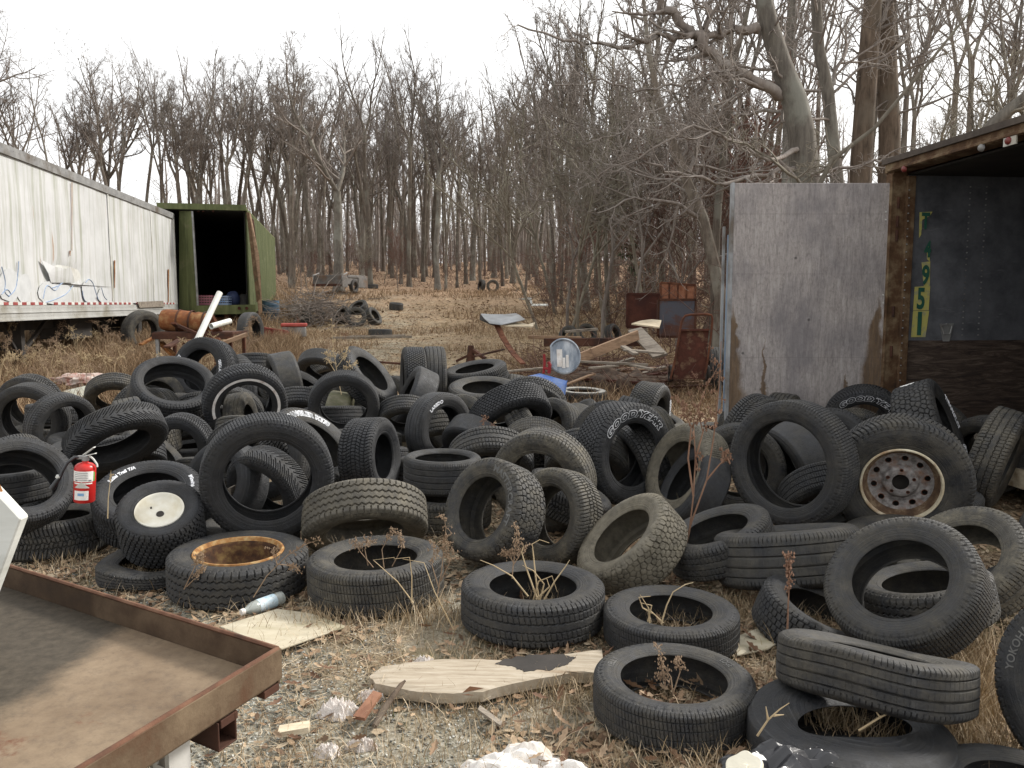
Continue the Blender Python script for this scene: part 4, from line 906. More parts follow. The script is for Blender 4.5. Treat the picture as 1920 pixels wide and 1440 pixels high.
TYR = [('whitewheel', 298, 950, 156, 0.72, 102, 0.6, 'turf', 0.1, 0.55, 0.228, 'small fat turf tyre on a white painted wheel'),
 ('rustrim', 447, 1028, 254, 'F', 0, 0.3, 'zig', 0.25, 0.63, 0.3571, 'truck tyre lying flat with a deep rusty rim, next to the plastic bottle'),
 ('flatweeds', 705, 1036, 254, 'F', 0, 0.33, 'fine', 0.45, 0.61, 0.3469, 'dusty tyre lying flat under the ribbed dirty tyre, dry weeds standing in its hole'),
 ('flatmid', 999, 1088, 270, 'F', 0, 0.3, 'ribs', 0.22, 0.61, 0.3386, 'tyre lying flat with tall pale dry stalks growing out of its hole'),
 ('flatsmall', 1258, 1137, 252, 'F', 0, 0.26, 'fine', 0.22, 0.61, 0.2994, 'thinner flat tyre behind the one with raised oval lettering, a forked twig in its hole'),
 ('edge', 1263, 1262, 300, 'F', 0, 0.28, 'fine', 0.3, 0.66, 0.2906, 'nearest tyre lying flat on the litter with raised oval sidewall lettering'),
 ('corner', 1908, 1468, 300, 'F', 0, 0.26, 'ribs', 0.2, 0.61, 0.2312, 'flat tyre cut off by the bottom right corner of the view'),
 ('ribbed', 686, 1008, 236, 0.36, -86, 0.31, 'zig', 0.85, 0.61, 0.372, 'dirty wavy ribbed tyre lying on top of the dusty flat tyre'),
 ('master', 897, 950, 198, 0.7, 162, 0.44, 'chunk', 0.5, 0.61, 0.2952, 'leaning tyre with large raised block letters around its sidewall'),
 ('mastback', 1022, 966, 184, 0.72, 172, 0.36, 'at', 0.75, 0.61, 0.286, 'dusty tyre peeking out right behind the block lettered leaning tyre'),
 ('arch', 1008, 910, 200, 0.86, 222, 0.3, 'ribs', 0.7, 0.61, 0.348, 'big pale grey tyre arching behind the block lettered leaning tyre'),
 ('mud', 1159, 997, 213, 0.46, 132, 0.38, 'chunk', 1.0, 0.61, 0.3034, 'mud caked chunky tyre leaning towards the small flat tyre'),
 ('sand', 1265, 880, 188, 0.6, 160, 0.32, 'fine', 0.95, 0.61, 0.341, 'pale dusty upright tyre with a dry sapling standing in front'),
 ('good1', 1193, 854, 198, 0.73, -10, 0.36, 'hex', 0.1, 0.61, 0.372, 'upright black tyre with white outlined letters, left of the pale dusty upright tyre'),
 ('tread34', 1240, 785, 128, 0.28, -12, 0.42, 'hex', 0.3, 0.61, 0.34, 'tyre with a pale worn tread peeking up behind the white lettered upright tyre'),
 ('bigup', 1468, 872, 242, 0.86, 192, 0.26, 'fine', 0.2, 0.68, 0.392, 'largest upright tyre in front of the plywood door, one can see through its hole'),
 ('inhole', 1462, 885, 170, 0.45, 205, 0.4, 'smooth', 0.2, 0.61, 0.327, 'worn tyre seen through the hole of the largest upright tyre'),
 ('wheel39', 1690, 912, 250, 0.93, -84, 0.3, 'at', 0.35, 0.565, 0.39, 'upright truck tyre on a rusty steel wheel with round holes'),
 ('good2', 1620, 802, 146, 0.93, -90, 0.34, 'at', 0.12, 0.61, 0.353, 'half hidden tyre with white outlined letters standing against the foot of the plywood door'),
 ('grey41', 1603, 836, 128, 0.9, -90, 0.3, 'at', 0.6, 0.61, 0.294, 'grey shouldered tyre between the steel wheel and the white lettered one by the plywood door'),
 ('tall42', 1783, 797, 192, 0.16, 17, 0.4, 'chunk', 0.18, 0.61, 0.385, 'tyre seen tread on with a painted sunlit patch on top, by the trailer opening'),
 ('rib43', 1899, 868, 190, 0.1, -23, 0.32, 'ribs', 0.55, 0.61, 0.36, 'leaning tyre seen tread on at the right edge in the trailer opening'),
 ('back44', 1834, 858, 150, 0.8, 200, 0.3, 'ribs', 0.35, 0.61, 0.313, 'tyre with a small dark hole under the leaning one in the trailer opening'),
 ('right45', 1935, 972, 200, 0.2, 150, 0.3, 'smooth', 0.5, 0.61, 0.293, 'slanting smooth tyre cut by the right edge above the tyre with the yellowish sidewall'),
 ('tan46', 1795, 1035, 236, 0.72, 118, 0.32, 'ribs', 0.75, 0.61, 0.2982, 'tyre with a yellowish dusty sidewall behind the big front right tyre'),
 ('front47', 1682, 1078, 284, 0.8, 114, 0.3, 'fine', 0.3, 0.61, 0.3, 'big tyre leaning on others at front right, on top of the bowed one'),
 ('lay48', 1470, 990, 262, 0.06, 94, 0.38, 'line', 0.35, 0.61, 0.362, 'tyre lying level showing its straight grooved tread under the largest upright tyre'),
 ('under49', 1728, 1082, 235, 0.3, 95, 0.34, 'zig', 0.4, 0.61, 0.2706, 'tyre lying inside the view through the hole of the big front right tyre'),
 ('block71', 1545, 1135, 225, 0.35, 60, 0.36, 'lug', 0.2, 0.61, 0.2706, 'tyre with square lugs poking out under the level grooved tyre'),
 ('yoko', 2048, 1292, 382, 0.9, 170, 0.28, 'ribs', 0.2, 0.5, 0.31, 'tyre with raised letters cut off by the right edge of the view'),
 ('sag', 1640, 1203, 345, 0.12, 80, 0.28, 'line', 0.35, 0.61, 0.3198, 'worn tyre with a sagging bowed tread below the big front right tyre'),
 ('twist', 1594, 1352, 372, 'F', 0, 0.22, 'smooth', 0.12, 0.55, 0.3238, 'buckled smooth tyre on the ground with dry grass growing through it'),
 ('lean70', 1338, 985, 205, 0.36, 108, 0.32, 'ribs', 0.3, 0.61, 0.293, 'dark tyre slumped between the pale dusty tyre and the level grooved tyre'),
 ('back72', 1436, 822, 150, 0.55, -25, 0.34, 'at', 0.25, 0.61, 0.34, 'tyre showing only a curve of tread behind the left of the largest upright tyre'),
 ('big15', 503, 905, 246, 0.93, -84, 0.26, 'fine', 0.1, 0.66, 0.373, 'large upright black tyre right of the white wheel, open hole showing others behind'),
 ('left77', 400, 905, 165, 0.7, 170, 0.4, 'smooth', 0.1, 0.61, 0.283, 'tyre mostly hidden behind the left side of the large upright black tyre'),
 ('in76', 485, 930, 165, 0.6, -140, 0.34, 'vee', 0.15, 0.61, 0.283, 'tyre with fanned grooves seen in the hole of the large upright black tyre'),
 ('in76b', 470, 975, 180, 'F', 0, 0.34, 'at', 0.3, 0.61, 0.2898, 'tyre lying on the ground inside the view through the large upright black tyre'),
 ('flat69', 290, 1042, 200, 'F', 0, 0.2, 'ribs', 0.25, 0.61, 0.2934, 'squashed flat tyre under the white wheeled turf tyre'),
 ('trail', 277, 915, 197, 0.6, 100, 0.38, 'at', 0.1, 0.61, 0.32, 'wide tyre with small white letters behind the white wheeled turf tyre'),
 ('tread8', 240, 878, 138, 0.34, -82, 0.3, 'ribs', 0.15, 0.61, 0.283, 'low tyre showing its tread just right of the fire extinguisher'),
 ('vee7', 228, 842, 180, 0.44, -66, 0.28, 'vee', 0.15, 0.61, 0.336, 'tilted tyre with a bold arrow shaped tread'),
 ('big10', 42, 892, 192, 0.82, 72, 0.34, 'fine', 0.15, 0.66, 0.2952, 'large leaning tyre with the fire extinguisher on its right side'),
 ('in11', 28, 925, 165, 0.4, 120, 0.36, 'ribs', 0.15, 0.61, 0.288, 'tyre seen through the hole of the large leaning tyre at the left edge'),
 ('low12', 103, 962, 190, 'F', 0, 0.36, 'at', 0.35, 0.61, 0.3097, 'block treaded tyre lying on the ground at the left below the fire extinguisher'),
 ('left4', 47, 790, 136, 0.85, 212, 0.3, 'fine', 0.15, 0.66, 0.347, 'upright tyre at the left edge of the pile behind the large leaning tyre'),
 ('left5', 48, 765, 118, 0.8, 212, 0.3, 'at', 0.25, 0.61, 0.34, 'rearmost tyre at the left end of the pile'),
 ('left6', 126, 804, 128, 0.82, -25, 0.3, 'ribs', 0.15, 0.66, 0.322, 'tyre leaning between the left edge tyre and the arrow treaded tyre'),
 ('back68', 216, 757, 108, 0.7, -95, 0.3, 'ribs', 0.55, 0.61, 0.345, 'pale grey tyre behind the arrow treaded one near the crumpled white sheet'),
 ('mid9', 332, 842, 124, 0.84, 216, 0.32, 'at', 0.1, 0.61, 0.28, 'tyre showing a dark hole between the arrow treaded and the large upright tyres'),
 ('top1', 328, 712, 150, 0.66, 83, 0.3, 'ribs', 0.12, 0.71, 0.385, 'tyre with a wide opening resting on top of the left heap'),
 ('top2', 370, 693, 128, 0.76, 168, 0.36, 'vee', 0.1, 0.61, 0.385, 'topmost tyre of the left heap with worn white letters, below the white pipe'),
 ('ring', 463, 766, 154, 0.88, -72, 0.28, 'at', 0.1, 0.61, 0.385, 'tyre with a white ring on its sidewall'),
 ('grid17', 472, 855, 145, 0.5, -76, 0.34, 'lug', 0.25, 0.61, 0.323, 'tyre with brick like tread under the white ringed tyre'),
 ('wran', 600, 828, 188, 0.5, 50, 0.34, 'at', 0.3, 0.61, 0.382, 'tilted tyre with thick white letters along its upper sidewall'),
 ('grid18', 726, 856, 150, 0.4, 2, 0.46, 'grid', 0.08, 0.56, 0.303, 'upright winter tyre with wavy cross hatched tread'),
 ('ring19', 645, 766, 133, 0.93, -90, 0.28, 'fine', 0.12, 0.66, 0.337, 'upright plain tyre in the middle rear, a mossy tread seen through it'),
 ('moss78', 655, 790, 105, 0.1, -10, 0.42, 'worn', 1.3, 0.61, 0.29, 'mossy worn tyre seen through the upright plain tyre'),
 ('lean21', 701, 697, 133, 0.36, 42, 0.32, 'at', 0.2, 0.61, 0.373, 'tyre tilted steeply to the right at the rear of the pile'),
 ('worn64', 511, 722, 116, 0.15, 192, 0.4, 'worn', 0.3, 0.61, 0.34, 'smooth worn tyre standing tread on behind the white ringed tyre'),
 ('lay65', 480, 712, 110, '.3', -90, 0.34, 'ribs', 0.2, 0.61, 0.38, 'tyre showing a strip of tread between the topmost tyre and the worn one'),
 ('hole66', 582, 732, 120, 0.45, 50, 0.32, 'ribs', 0.2, 0.61, 0.3828, 'tyre with a small slanted hole beside the smooth worn one'),
 ('back67', 602, 706, 100, 0.6, -110, 0.3, 'smooth', 0.2, 0.61, 0.3828, 'tyre outline at the rear with a dry seed head in front'),
 ('back67b', 598, 715, 90, 0.35, -60, 0.34, 'at', 0.35, 0.61, 0.3712, 'brownish treaded tyre behind the upright plain tyre'),
 ('up22', 754, 713, 126, 0.08, 180, 0.33, 'hex', 0.2, 0.61, 0.385, 'left one of the two tyres standing side by side tread on'),
 ('up23', 793, 711, 124, 0.06, 180, 0.33, 'line', 0.3, 0.61, 0.385, 'right one of the two tyres standing side by side tread on'),
 ('slant24', 757, 742, 128, 0.16, 156, 0.36, 'worn', 0.15, 0.61, 0.36, 'worn tyre leaning in front of the two standing side by side'),
 ('lare', 839, 806, 140, 0.73, -6, 0.32, 'line', 0.12, 0.61, 0.329, 'upright tyre with small white letters curving over its sidewall'),
 ('flat60', 830, 853, 146, 0.2, 90, 0.44, 'line', 0.2, 0.71, 0.2624, 'deep tyre lying level behind the block lettered leaning tyre'),
 ('under62', 835, 925, 175, 0.25, 90, 0.34, 'ribs', 0.6, 0.61, 0.318, 'tyre under the deep level one, mostly hidden'),
 ('tread61', 880, 850, 128, 0.52, 235, 0.36, 'smooth', 0.15, 0.61, 0.29, 'tyre with a slick curved tread above the deep level one'),
 ('chunk25', 889, 687, 121, 0.22, 100, 0.32, 'at', 0.2, 0.61, 0.377, 'knobbly tyre lying askew on top of the middle rear of the pile'),
 ('flat26', 908, 722, 136, 0.3, 90, 0.3, 'fine', 0.35, 0.61, 0.385, 'tyre lying level under the knobbly one at the middle rear'),
 ('moss26', 862, 765, 120, 0.3, 60, 0.3, 'smooth', 1.3, 0.61, 0.342, 'mossy tyre peeking out between the small lettered and the block treaded ones'),
 ('block27', 965, 800, 158, 0.5, -66, 0.32, 'hex', 0.08, 0.61, 0.369, 'tilted tyre with black honeycomb tread'),
 ('back28', 994, 780, 138, 0.76, -95, 0.28, 'at', 0.25, 0.61, 0.365, 'tyre behind the honeycomb treaded one, in front of the blue tub'),
 ('slant29', 1020, 805, 130, 0.68, 158, 0.36, 'fine', 0.4, 0.61, 0.314, 'leaning brownish tyre left of the white lettered upright tyre'),
 ('back30', 1003, 862, 140, 0.8, -100, 0.34, 'fine', 0.55, 0.61, 0.3, 'tyre whose pale top shows behind the big grey arching tyre'),
 ('rear29', 1080, 822, 115, 0.6, 225, 0.34, 'smooth', 0.5, 0.61, 0.289, 'tyre whose pale edge shows between the brownish and white lettered tyres'),
 ('in33', 1180, 880, 160, 0.3, -160, 0.34, 'lug', 0.2, 0.61, 0.323, 'tyre standing inside the view through the white lettered tyre'),
 ('in35', 1275, 905, 170, 0.4, 150, 0.34, 'smooth', 0.1, 0.61, 0.303, 'dark tyre behind the pale dusty upright tyre'),
 ('in20', 822, 835, 118, 0.4, -80, 0.4, 'ribs', 0.4, 0.61, 0.3, 'brownish treaded tyre seen through the small lettered tyre'),
 ('fillA', 380, 800, 120, 0.6, -90, 0.34, 'at', 0.2, 0.61, 0.333, 'tyre deep in the left heap below the wide opening'),
 ('fillB', 560, 790, 120, 0.6, -90, 0.34, 'ribs', 0.2, 0.61, 0.34, 'tyre deep in the heap between the white ringed and upright plain tyres'),
 ('fillC', 1100, 890, 160, 0.6, -90, 0.34, 'fine', 0.4, 0.61, 0.321, 'tyre deep in the heap left of the white lettered upright tyre'),
 ('fillD', 1560, 960, 180, 0.5, -80, 0.34, 'fine', 0.2, 0.61, 0.31, 'tyre deep in the heap between the largest upright tyre and the steel wheel'),
 ('fillE', 1890, 1120, 225, 0.6, 120, 0.34, 'ribs', 0.2, 0.61, 0.287, 'dark tyre behind the raised lettered one at the right edge'),
 ('fillF', 150, 850, 145, 0.5, 100, 0.34, 'smooth', 0.2, 0.61, 0.312, 'tyre in shadow behind the fire extinguisher'),
 ('fillG', 760, 800, 110, 0.6, -90, 0.34, 'ribs', 0.3, 0.61, 0.288, 'tyre deep in the heap between the winter tyre and the small lettered one'),
 ('fillH', 920, 890, 165, 0.6, -90, 0.34, 'ribs', 0.3, 0.61, 0.327, 'tyre in the gap over the block lettered leaning tyre')]
G_ = 'old tyres heaped in the pile'
Rxy = {}
for (key, px, py, a, q, th, w, style, dust, hole, Rr, label) in TYR:
    d = ray(px, py)
    if q == 'F':
        n = Vector((0, 0, 1)); tt = 2 * Rr * FPX / a; P = CAM + d * tt - n * Rr * w
        rz = random.Random(key); n = (n + Vector((rz.gauss(0, .015), rz.gauss(0, .015), 0))).normalized()
    else:
        q = float(q); dn = d.normalized(); ri = Vector((1, 0, 0)); ri = (ri - dn * ri.dot(dn)).normalized(); up = ri.cross(dn)
        n = (-dn * q + (math.cos(R_(th)) * ri + math.sin(R_(th)) * up) * math.sqrt(max(0, 1 - q * q))).normalized(); tt = 2 * Rr * FPX / a; P = CAM + d * tt - n * Rr * w
    upc = Vector((0, SP, CP)); y = (upc - n * upc.dot(n)).normalized(); x = y.cross(n)
    mat = Matrix((x, y, n)).transposed().to_4x4(); mat.translation = P
    sc = Matrix.Diagonal((Rr, Rr, Rr * w / HW, 1))
    deform = {'sag': 'sag', 'twist': 'twist', 'flat69': 'flat'}.get(key)
    me = tyre_mesh(style, hole, deform)
    if key in ('whitewheel', 'rustrim', 'wheel39'):
        top = bpy.data.objects.new('wheel', None); COL.objects.link(top); top.matrix_world = mat @ sc
        o = link('tyre', me, top); top['category'] = 'wheel'
        if key == 'whitewheel':
            r_ = part('rim', MB(), None, None) if False else None
            rm = mesh_of('rim', rim_white(1), noisy('cream_white_rim', (.66, .64, .55), (.80, .78, .70), 3, .4, 0, .05, (.60, .55, .42)), smooth=40); link('rim', rm, top)
            m = MB(); m.lathe([(0, .60), (.085, .60), (.095, .52)], 24); m.v = [(x_ , y_, z_ * HW) for x_, y_, z_ in m.v]
            link('hub_hole', mesh_of('hub_hole', m, M['dark_metal']), top)
            m = MB(); m.lathe([(0, .685), (.022, .68), (.02, .6)], 10); m.v = [(x_ - .22, y_ + .17, z_ * HW) for x_, y_, z_ in m.v]; link('valve', mesh_of('valve', m, M['dark_metal']), top)
        elif key == 'rustrim':
            m = MB(); m.lathe([(.63, .74), (.65, .86), (.64, .93), (.615, .93), (.60, .86), (.585, .74)], 64); m.v = [(x_, y_, z_ * HW) for x_, y_, z_ in m.v]
            link('rim', mesh_of('rim', m, rust('orange_rim_lip', (.30, .15, .05), (.46, .34, .17), (.16, .07, .03), 8), smooth=50), top)
            m = MB(); m.lathe([(.585, .745), (.56, .60), (.555, .1), (.53, -.1), (.50, -.40), (.46, -.5), (.20, -.5), (.16, -.45), (.158, -.6)], 64); m.v = [(x_, y_, z_ * HW) for x_, y_, z_ in m.v]
            link('rim_bowl', mesh_of('rim_bowl', m, rust('deep_rusty_bowl', (.075, .035, .016), (.19, .125, .045), (.022, .012, .009), 6), smooth=50), top)
        else:
            m = MB(); m.lathe([(.565, .74), (.58, .86), (.567, .91), (.55, .90), (.54, .80), (.535, .72)], 72); m.v = [(x_, y_, z_ * HW) for x_, y_, z_ in m.v]
            lip = noisy('cream_worn_rim_lip', (.45, .37, .24), (.72, .67, .52), 6, .55, .1, .1, (.30, .17, .08)); rim = link('rim', mesh_of('rim', m, lip, smooth=50), top)
            m = MB(); m.lathe([(.536, .725), (.515, .66), (.50, .45), (.475, .34), (.455, .30)], 72); m.v = [(x_, y_, z_ * HW) for x_, y_, z_ in m.v]; link('rim_barrel', mesh_of('rim_barrel', m, rust('brown_rim_barrel', (.10, .06, .035), (.26, .20, .13), (.05, .03, .02), 6), smooth=50), top)
            # disc with ten round holes, five bolt holes and a centre bore, cut out of a fine polar sheet
            NAa, NRr = 300, 60; mm = MB(); ang = [2 * PI * k / NAa for k in range(NAa)]; rad_ = [.12 + (.46 - .12) * j / (NRr - 1) for j in range(NRr)]
            def dz(r): return float(np.interp(r, [.12, .2, .235, .27, .33, .42, .46], [.40, .40, .37, .22, .20, .26, .31])) * HW
            holes = [(.375, 2 * PI * (k + .25) / 10, .041) for k in range(10)] + [(.19, 2 * PI * (k + .2) / 5, .020) for k in range(5)]
            for r in rad_:
                for t_ in ang:
                    X_, Y_ = r * math.cos(t_), r * math.sin(t_)
                    for hr, ha, hs in holes:              # snap vertices onto the hole's edge
                        hx, hy = hr * math.cos(ha), hr * math.sin(ha); dd_ = math.hypot(X_ - hx, Y_ - hy)
                        if hs * .6 < dd_ < hs * 1.12 and dd_ > 0: X_ = hx + (X_ - hx) / dd_ * hs; Y_ = hy + (Y_ - hy) / dd_ * hs
                    mm.v.append((X_, Y_, dz(r)))
            for j in range(NRr - 1):
                for k in range(NAa):
                    cx_ = (rad_[j] + rad_[j + 1]) / 2 * math.cos(ang[k] + PI / NAa); cy_ = (rad_[j] + rad_[j + 1]) / 2 * math.sin(ang[k] + PI / NAa)
                    if any(math.hypot(cx_ - hr * math.cos(ha), cy_ - hr * math.sin(ha)) < hs * .93 for hr, ha, hs in holes): continue
                    mm.f.append((j * NAa + k, j * NAa + (k + 1) % NAa, (j + 1) * NAa + (k + 1) % NAa, (j + 1) * NAa + k))
            link('disc', mesh_of('disc', mm, noisy('mottled_rusty_steel_disc', (.085, .075, .07), (.34, .32, .31), 12, .5, .3, .5, (.20, .11, .07)), smooth=60), top)
            m = MB()
            for hr, ha, hs in holes: m.tube([(hr * math.cos(ha) + hs * 1.08 * math.cos(b), hr * math.sin(ha) + hs * 1.08 * math.sin(b), dz(hr) + .003) for b in [2 * PI * k / 18 for k in range(18)]], .0045 if hs > .03 else .006, 5, closed=True)
            link('hole_edges', mesh_of('hole_edges', m, M['rust'], smooth=60), top)
            m = MB(); m.lathe([(0, -.3), (.5, -.3), (.55, .2)], 40); m.v = [(x_, y_, z_ * HW) for x_, y_, z_ in m.v]; link('rim_back', mesh_of('rim_back', m, M['dark_metal']), top)
    else:
        top = o = link('tyre', me); top.matrix_world = mat @ sc; top['category'] = 'tyre'
    o['dust'] = float(dust); top['label'] = label; top['group'] = G_
    for (body, r0, size, mid, ol, colr, xs, shear, bold) in LETTERS.get(key, []):
        tb = arc_text(body, r0, size, mid, hole, ol, .004 if colr == 'w' else .006, xs, shear, bold)
        link('lettering', mesh_of('lettering', tb, M['letter_white' if colr == 'w' else 'letter_black'], smooth=40), o)
    if key == 'ring':
        m = MB(); rs = np.linspace(.735, .80, 5); prof = [(float(r), float(side_z(hole, r)) + .003) for r in rs]; m.lathe(prof, 120)
        m.f = [f for i, f in enumerate(m.f) if not (200 < (i % 120) * 3 < 290)]; link('white_ring', mesh_of('white_ring', m, noisy('white_ring_paint', (.60, .56, .53), (.82, .80, .78), 9, .6, 0, .05, (.40, .30, .26)), smooth=50), o)
    if key in ('big15', 'top2', 'flat60'):
        m = MB(); an = R_(92); 
        for k in range(6):
            t0, t1 = an + (k - 3) * .022, an + (k - 2) * .022; r_ = hole + .012; zz_ = float(side_z(hole, r_)) + .006
            m.add([(r_ * math.cos(t0), r_ * math.sin(t0), zz_ - .03), (r_ * math.cos(t1), r_ * math.sin(t1), zz_ - .03), ((r_ + .02) * math.cos(t1), (r_ + .02) * math.sin(t1), zz_ + .006), ((r_ + .02) * math.cos(t0), (r_ + .02) * math.sin(t0), zz_ + .006)], [(0, 1, 2, 3)])
        link('white_tag', mesh_of('white_tag', m, M['white_metal']), o)
    if key == 'tall42':  # white patches painted where sunlight catches the top of the tread
        rp = random.Random(2); m = MB()
        for (a0, s0, ra, rb, nn_) in ((97, -.15, 9, .45, 22), (84, -.2, 4, .14, 12), (88, .12, 2.6, .10, 9)):
            pts_ = [(a0 + ra * math.cos(b) * rp.uniform(.7, 1.1), s0 + rb * math.sin(b) * rp.uniform(.7, 1.1)) for b in [2 * PI * k / nn_ for k in range(nn_)]]
            cen = (math.cos(R_(a0)) * 1.003, math.sin(R_(a0)) * 1.003, s0 * .9 * HW); vs = [cen]
            for f_ in (.5, 1):
                for aa, ss in pts_: aa = a0 + (aa - a0) * f_; ss = s0 + (ss - s0) * f_; vs.append((math.cos(R_(aa)) * 1.003, math.sin(R_(aa)) * 1.003, ss * .9 * HW))
            m.add(vs, [(0, 1 + k, 1 + (k + 1) % nn_) for k in range(nn_)] + [(1 + k, 1 + nn_ + k, 1 + nn_ + (k + 1) % nn_, 1 + (k + 1) % nn_) for k in range(nn_)])
        link('sun_patch', mesh_of('sun_patch', m, noisy('white_sun_patch', (.82, .82, .80), (.88, .88, .86), 5, .4)), o)
    Rxy[key] = (P, n, Rr)

for k, (c_, n_, R0, w0) in enumerate([((-2.827, 8.694, 0.289), (-0.709, -0.027, -0.705), 0.299, 0.364), ((-4.145, 9.433, 0.347), (-0.743, 0.546, -0.387), 0.331, 0.329), ((1.625, 5.621, 0.324), (0.176, 0.984, -0.035), 0.32, 0.355), ((-3.965, 7.343, 0.151), (0.135, 0.003, 0.991), 0.332, 0.322), ((-3.95, 8.515, 0.297), (-0.848, 0.088, 0.522), 0.29, 0.329), ((-1.772, 9.362, 0.114), (-0.02, -0.052, 0.998), 0.292, 0.334), ((-1.465, 8.845, 0.19), (0.263, 0.139, 0.955), 0.319, 0.312), ((3.74, 7.435, 0.324), (0.181, -0.983, 0.023), 0.321, 0.326), ((3.323, 7.986, 0.311), (-0.059, -0.671, -0.739), 0.333, 0.352), ((3.864, 7.035, 0.197), (0.205, 0.188, 0.96), 0.317, 0.358), ((-1.816, 8.009, 0.356), (-0.041, 0.168, 0.985), 0.308, 0.31), ((-2.827, 9.584, 0.317), (0.819, 0.131, 0.559), 0.317, 0.303), ((2.685, 5.741, 0.287), (0.844, -0.536, 0.021), 0.285, 0.323), ((-3.088, 9.528, 0.304), (-0.971, -0.12, -0.208), 0.291, 0.328), ((-4.837, 8.196, 0.125), (0.055, 0.051, 0.997), 0.309, 0.331), ((-1.255, 6.864, 0.303), (0.045, 0.219, 0.975), 0.292, 0.303), ((-3.529, 5.515, 0.303), (0.778, -0.348, -0.523), 0.29, 0.368), ((3.112, 6.03, 0.118), (0.036, 0.061, 0.998), 0.287, 0.342), ((2.815, 7.767, 0.3), (0.857, 0.422, -0.296), 0.286, 0.312), ((-4.186, 9.079, 0.326), (0.072, -0.991, -0.114), 0.315, 0.342), ((-4.781, 8.272, 0.348), (0.06, 0.079, 0.995), 0.282, 0.331), ((0.171, 6.804, 0.318), (0.86, 0.05, 0.507), 0.301, 0.379), ((-3.465, 8.186, 0.289), (0.164, -0.676, 0.719), 0.305, 0.349), ((-3.165, 4.985, 0.381), (0.002, -0.071, 0.997), 0.284, 0.35), ((-3.309, 7.028, 0.268), (-0.085, -0.04, 0.996), 0.33, 0.356), ((-3.559, 7.868, 0.336), (-0.467, -0.875, 0.13), 0.325, 0.322), ((0.303, 9.397, 0.137), (-0.058, 0.106, 0.993), 0.293, 0.348), ((-2.045, 9.207, 0.415), (0.06, 0.141, 0.988), 0.332, 0.326), ((2.583, 4.973, 0.303), (0.819, 0.552, 0.153), 0.292, 0.326), ((3.255, 6.46, 0.319), (0.211, -0.972, 0.107), 0.311, 0.303), ((0.994, 7.12, 0.341), (-0.933, 0.26, 0.247), 0.327, 0.301), ((1.611, 9.421, 0.169), (0.19, -0.138, 0.972), 0.299, 0.341), ((-1.422, 9.64, 0.313), (0.67, 0.742, -0.031), 0.31, 0.318), ((-1.681, 5.434, 0.434), (-0.161, -0.948, 0.275), 0.296, 0.337), ((-4.228, 8.834, 0.311), (0.895, -0.238, -0.376), 0.295, 0.342), ((3.572, 6.759, 0.344), (-0.643, -0.761, 0.084), 0.335, 0.364), ((3.509, 9.652, 0.186), (0.301, 0.099, 0.949), 0.293, 0.336), ((-3.898, 8.669, 0.452), (0.717, -0.592, 0.369), 0.306, 0.322), ((1.042, 9.457, 0.15), (-0.074, -0.197, 0.978), 0.29, 0.316), ((-2.844, 8.016, 0.333), (0.263, -0.955, -0.138), 0.32, 0.349), ((-1.195, 6.649, 0.172), (-0.048, 0.209, 0.977), 0.321, 0.33), ((-2.168, 9.754, 0.313), (-0.674, -0.663, 0.326), 0.299, 0.304), ((-1.034, 9.787, 0.297), (0.225, 0.882, -0.414), 0.283, 0.332), ((-3.385, 9.582, 0.598), (0.703, -0.364, -0.611), 0.298, 0.379), ((2.508, 7.339, 0.338), (0.829, -0.557, -0.052), 0.332, 0.374), ((0.019, 9.063, 0.408), (0.982, 0.045, -0.185), 0.283, 0.371), ((-0.612, 6.39, 0.146), (0.011, 0.12, 0.993), 0.326, 0.331), ((-2.617, 7.642, 0.325), (0.99, 0.048, 0.132), 0.315, 0.309), ((2.167, 4.327, 0.136), (-0.071, -0.086, 0.994), 0.313, 0.324), ((0.682, 8.063, 0.272), (-0.688, -0.152, 0.71), 0.281, 0.368), ((2.553, 6.29, 0.34), (0.45, 0.814, -0.368), 0.322, 0.343), ((1.574, 8.518, 0.194), (0.27, -0.171, 0.948), 0.296, 0.355), ((2.415, 8.269, 0.139), (-0.084, -0.068, 0.994), 0.288, 0.375), ((2.673, 8.923, 0.173), (0.057, -0.248, 0.967), 0.301, 0.331), ((2.283, 7.644, 0.301), (-0.282, 0.947, 0.154), 0.29, 0.337), ((1.689, 9.271, 0.29), (-0.997, 0.034, 0.068), 0.285, 0.303), ((0.367, 5.196, 0.203), (0.382, -0.072, 0.921), 0.291, 0.334), ((-2.36, 7.102, 0.34), (0.03, 0.388, 0.921), 0.305, 0.3), ((-2.296, 6.081, 0.186), (0.016, 0.302, 0.953), 0.301, 0.332), ((-2.644, 5.311, 0.158), (-0.09, -0.138, 0.986), 0.304, 0.361), ((2.912, 5.399, 0.12), (0.003, -0.063, 0.998), 0.307, 0.329), ((-0.5, 7.613, 0.319), (0.337, 0.814, -0.474), 0.305, 0.349), ((-2.885, 6.277, 0.269), (0.688, 0.075, 0.722), 0.285, 0.347), ((-2.943, 7.308, 0.106), (-0.026, -0.032, 0.999), 0.288, 0.328), ((2.067, 8.111, 0.126), (0.021, -0.069, 0.997), 0.306, 0.342), ((-1.931, 9.031, 0.504), (0.927, 0.147, -0.345), 0.292, 0.33), ((0.837, 6.693, 0.347), (0.175, 0.939, -0.297), 0.328, 0.349), ((1.275, 7.076, 0.292), (-0.937, -0.327, -0.124), 0.281, 0.364), ((-3.443, 7.166, 0.333), (0.861, 0.473, 0.188), 0.316, 0.38), ((-0.072, 9.686, 0.408), (0.952, 0.145, 0.271), 0.287, 0.324)]):
    n = Vector(n_).normalized(); y = Vector((0, SP, CP)) - n * n.dot(Vector((0, SP, CP))); y = y.normalized() if y.length > .01 else Vector((0, 1, 0)); y = (y - n * y.dot(n)).normalized(); m4 = Matrix((y.cross(n), y, n)).transposed().to_4x4(); m4.translation = Vector(c_)
